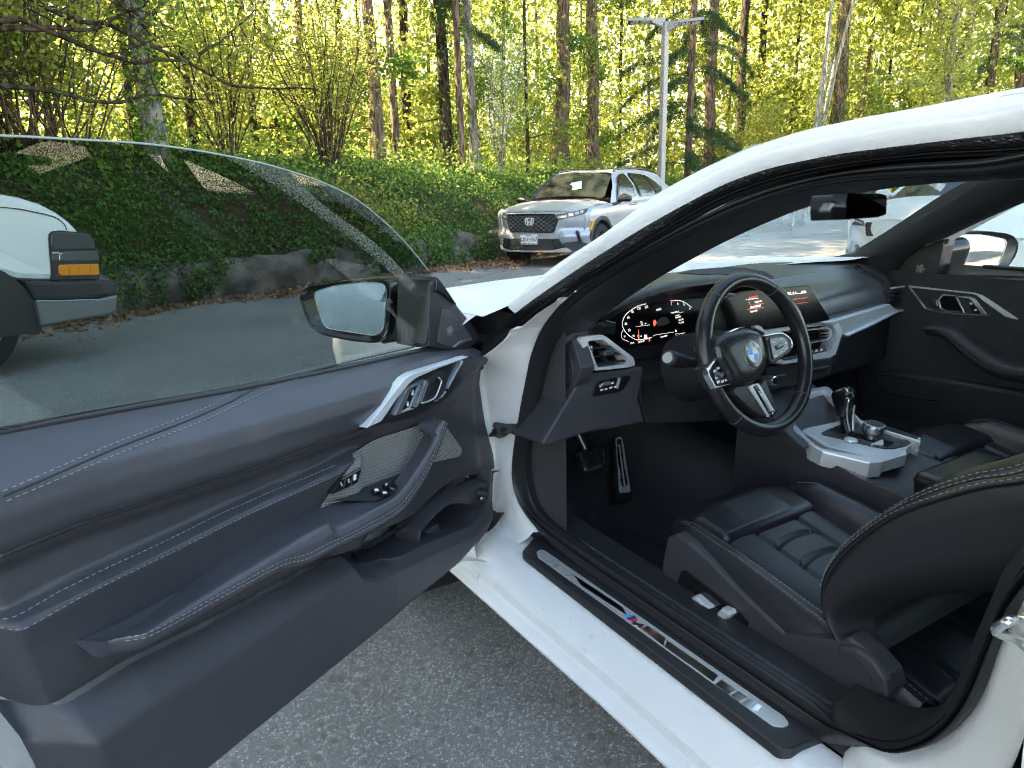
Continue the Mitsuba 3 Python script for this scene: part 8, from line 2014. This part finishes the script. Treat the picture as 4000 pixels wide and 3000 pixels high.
# ---------------------------------------------------------------- white van at the left, seen through the coupe's door glass
VN = 'white_van'
VF = Frame((6.5, 2.02, -.03), (math.cos(math.radians(-58)), math.sin(math.radians(-58)), 0), (0, 0, 1))
VW = pbr('white_van_paint', (.74, .75, .76), .30, .5, coat=.8)
prof_ = [(-5.2, .50), (-5.2, 2.05), (-1.75, 2.08), (-1.45, 2.02), (-.55, 1.36), (-.30, 1.345)] + [(0.057,1.317),(0.114,1.318),(0.215,1.297),(0.377,1.245),(0.508,1.177),(0.606,1.101),(0.657,1.045),(0.69,1.001)] + [(0.737,0.88),(0.693,0.626),(0.297,0.664),(0.065,0.695)] + [(-.06, .75), (-.20, .82), (-.36, .75), (-.50, .45), (-5.0, .42)]
pr = np.array(prof_); VWID = 1.95
body = slab(roundpoly(pr, .03), -VWID, 0, .05)
v = np.array(body.vertices); front = np.clip((v[:, 0] - .25) / .5, 0, 1); cw = np.abs(v[:, 2] + VWID / 2) / (VWID / 2); v[:, 0] -= .10 * front * cw**4; topk = np.clip((v[:, 1] - 1.1) / .9, 0, 1); v[:, 2] = (v[:, 2] + VWID / 2) * (1 - .10 * topk) - VWID / 2
put(VN + '__body', VF.m(trimesh.Trimesh(v, body.faces, process=False)), VW, 30)
for q, w, mat, nm in (([(0.353,1.017),(0.378,1.035),(0.437,1.038),(0.673,1.002),(0.696,0.958),(0.699,0.879),(0.728,0.873),(0.693,0.626),(0.3,0.664),(0.318,0.8),(0.341,0.983)], .012, CLAD, 'lamp_surround'),
                      ([(0.359,1.009),(0.384,1.026),(0.478,1.025),(0.667,0.991),(0.693,0.943),(0.692,0.874),(0.347,0.896),(0.342,0.94)], .020, pbr('smoked_lamp', (.06, .06, .065), .08, .6, coat=1.0), 'headlight'),
                      ([(0.337,0.88),(0.705,0.856),(0.711,0.776),(0.326,0.811)], .020, LAMP, 'lower_lamp'), ([(0.337,0.88),(0.391,0.876),(0.392,0.865),(0.508,0.868),(0.505,0.851),(0.416,0.854),(0.406,0.806),(0.376,0.809),(0.386,0.858),(0.336,0.864)], .024, CHROME, 'lamp_chrome'),
                      ([(0.364,0.77),(0.386,0.777),(0.697,0.753),(0.688,0.668),(0.672,0.663),(0.377,0.691),(0.357,0.709)], .022, AMBER, 'turn_signal')):
    put(VN + '__' + nm, VF.m(slab(roundpoly(q, .008), -.02, w, .006)), mat, 40)
for q in ([(0.453,0.768),(0.456,0.768),(0.44,0.689),(0.437,0.689)], [(0.523,0.763),(0.526,0.763),(0.511,0.683),(0.508,0.684)], [(0.622,0.755),(0.626,0.754),(0.61,0.675),(0.607,0.675)]):
    put(VN + '__turn_signal__rib', VF.m(slab(q, .0, .0245, 0)), pbr('amber_dark', (.45, .12, .01), .3), False)
crease = curve(np.array([(0.496,1.038),(0.488,1.073),(0.465,1.108),(0.4,1.148),(0.197,1.204),(0.039,1.229)]), 30); put(VN + '__bonnet_seam', VF.m(tube(np.c_[crease, np.full(30, .0)], .004, 6)), CLAD, True)
bp = [(0.076,0.69),(0.293,0.66),(0.68,0.624),(0.807,0.597),(0.823,0.579),(0.806,0.488),(0.615,0.476),(0.13,0.531),(0.103,0.62)]
put(VN + '__bumper_cap', VF.m(slab(roundpoly(bp, .01), -VWID, .04, .03)), CLAD, 40)
bm = [(0.13,0.53),(0.615,0.474),(0.806,0.486),(0.768,0.343),(0.685,0.325),(0.135,0.329)]
put(VN + '__bumper', VF.m(slab(roundpoly(bm, .01), -VWID, .045, .02)), pbr('bumper_grey', (.20, .21, .22), .35, .5, metal=.5), 40)
bl = [(0.127,0.531),(0.608,0.473),(0.606,0.463),(0.128,0.518)]; put(VN + '__bumper__bright_lip', VF.m(slab(bl, .0, .052, .003)), CHROME, 30)
for x in (-.36, -3.8):
    kk = VN + '__wheel'; i = 0
    while f'{kk}__tyre' in scene: i += 1; kk = f'{VN}__wheel_{i:03d}'
    n0 = len(scene); wheel(kk, 0, 0, .385, .25, 1, STEEL, 8)
    for nm in list(scene)[n0:]:
        vv_, f, nn, uv, cc = meshkit.WRITTEN[scene[nm]['filename']]; vv_ = vv_.astype(float)
        L_ = np.stack([vv_[:, 0] + x, vv_[:, 2] + .03, vv_[:, 1] - .13], 1); scene[nm] = mikit.ply(VF.m(trimesh.Trimesh(L_, f, process=False)), scene[nm]['bsdf']['id'], smooth=30)
    g = np.linspace(-.2, math.pi + .1, 30)
    put(VN + '__wheel_well', VF.m(slab([(x + .52 * math.cos(a), .38 + .50 * math.sin(a)) for a in g], -.4, .006, .0)), DARK, False)
wg = [(-.62, 1.40), (-1.45, 1.98), (-2.2, 1.98), (-2.2, 1.38)]; put(VN + '__side_window', VF.m(slab(roundpoly(wg, .03), -.05, -.045, .0)), DARKGLASS, False)
tag(VN, 'white van with an amber turn signal parked behind the tinted door glass', 'van')

# ---------------------------------------------------------------- lamp post with two flat heads
LP_ = 'lamp_post'
POLE = pbr('galvanised_pole', (.30, .29, .29), .5, .4, metal=.3)
r1_ = CAM_POS + np.array([.7322, -.678, .0589]) / math.hypot(.7322, .678) * 18.6
lx, ly = r1_[0], r1_[1]; HT = 4.90
put(LP_ + '__pole', cat(box((lx, ly, HT / 2 - .1), (.14, .14, HT + .2), .012)), POLE, 30)
put(LP_ + '__base', cat(box((lx, ly, .35), (.5, .5, 1.2), .05)), ROCK, 30)
rgt = np.array([.678, .7322, 0]) * -1.0; rgt = np.array([math.sin(-YAW - .15) * 1.0, -math.cos(-YAW - .15), 0]); rgt = np.array([-math.sin(YAW + .18), -math.cos(YAW + .18), 0])
for sg, dz in ((-1, .10), (1, -.04)):
    HF_ = Frame((lx, ly, HT - .06 + dz * .6), rgt * sg, np.cross([0, 0, 1.0], rgt * sg))
    head = slab(roundpoly([(.30, -.20), (.86, -.24), (.86, .24), (.30, .20)], .02), .0, .07, .03)
    v = np.array(head.vertices); v[:, 2] += .10 * v[:, 0] * .35; put(LP_ + '__lamp_head', HF_.m(trimesh.Trimesh(v, head.faces, process=False)), POLE, 30)
    arm = m3.Manifold.batch_hull([sph(HF_.p(np.array([[.05, 0, -.10]]))[0], .05), sph(HF_.p(np.array([[.05, 0, .05]]))[0], .05), sph(HF_.p(np.array([[.36, .1, .04]]))[0], .03), sph(HF_.p(np.array([[.36, -.1, .04]]))[0], .03)])
    put(LP_ + '__arm', man(arm), POLE, 40)
    und = slab([(.34, -.19), (.83, -.22), (.83, .22), (.34, .19)], -.004, -.002, 0); v = np.array(und.vertices); v[:, 2] += .10 * v[:, 0] * .35; put(LP_ + '__lamp_head__underside', HF_.m(trimesh.Trimesh(v, und.faces, process=False)), CLAD, False)
    for i in (0, 1):
        for j in (0, 1):
            a0, b0 = .37 + .23 * i, -.18 + .19 * j
            q = slab([(a0, b0), (a0 + .20, b0), (a0 + .20, b0 + .165), (a0, b0 + .165)], -.008, -.0042, 0); v = np.array(q.vertices); v[:, 2] += .10 * v[:, 0] * .35
            put(LP_ + '__lamp_head__light_panel', HF_.m(trimesh.Trimesh(v, q.faces, process=False)), pbr('led_panel', proc(lambda p, n, uv: mix((.50, .50, .46), (.75, .74, .66), smoothstep(.4, .6, noise(p.x * 60, p.y * 60, p.z * 60)))), .5), False)
tag(LP_, 'grey square lamp post with two flat panel heads behind the silver car', 'lamp post')
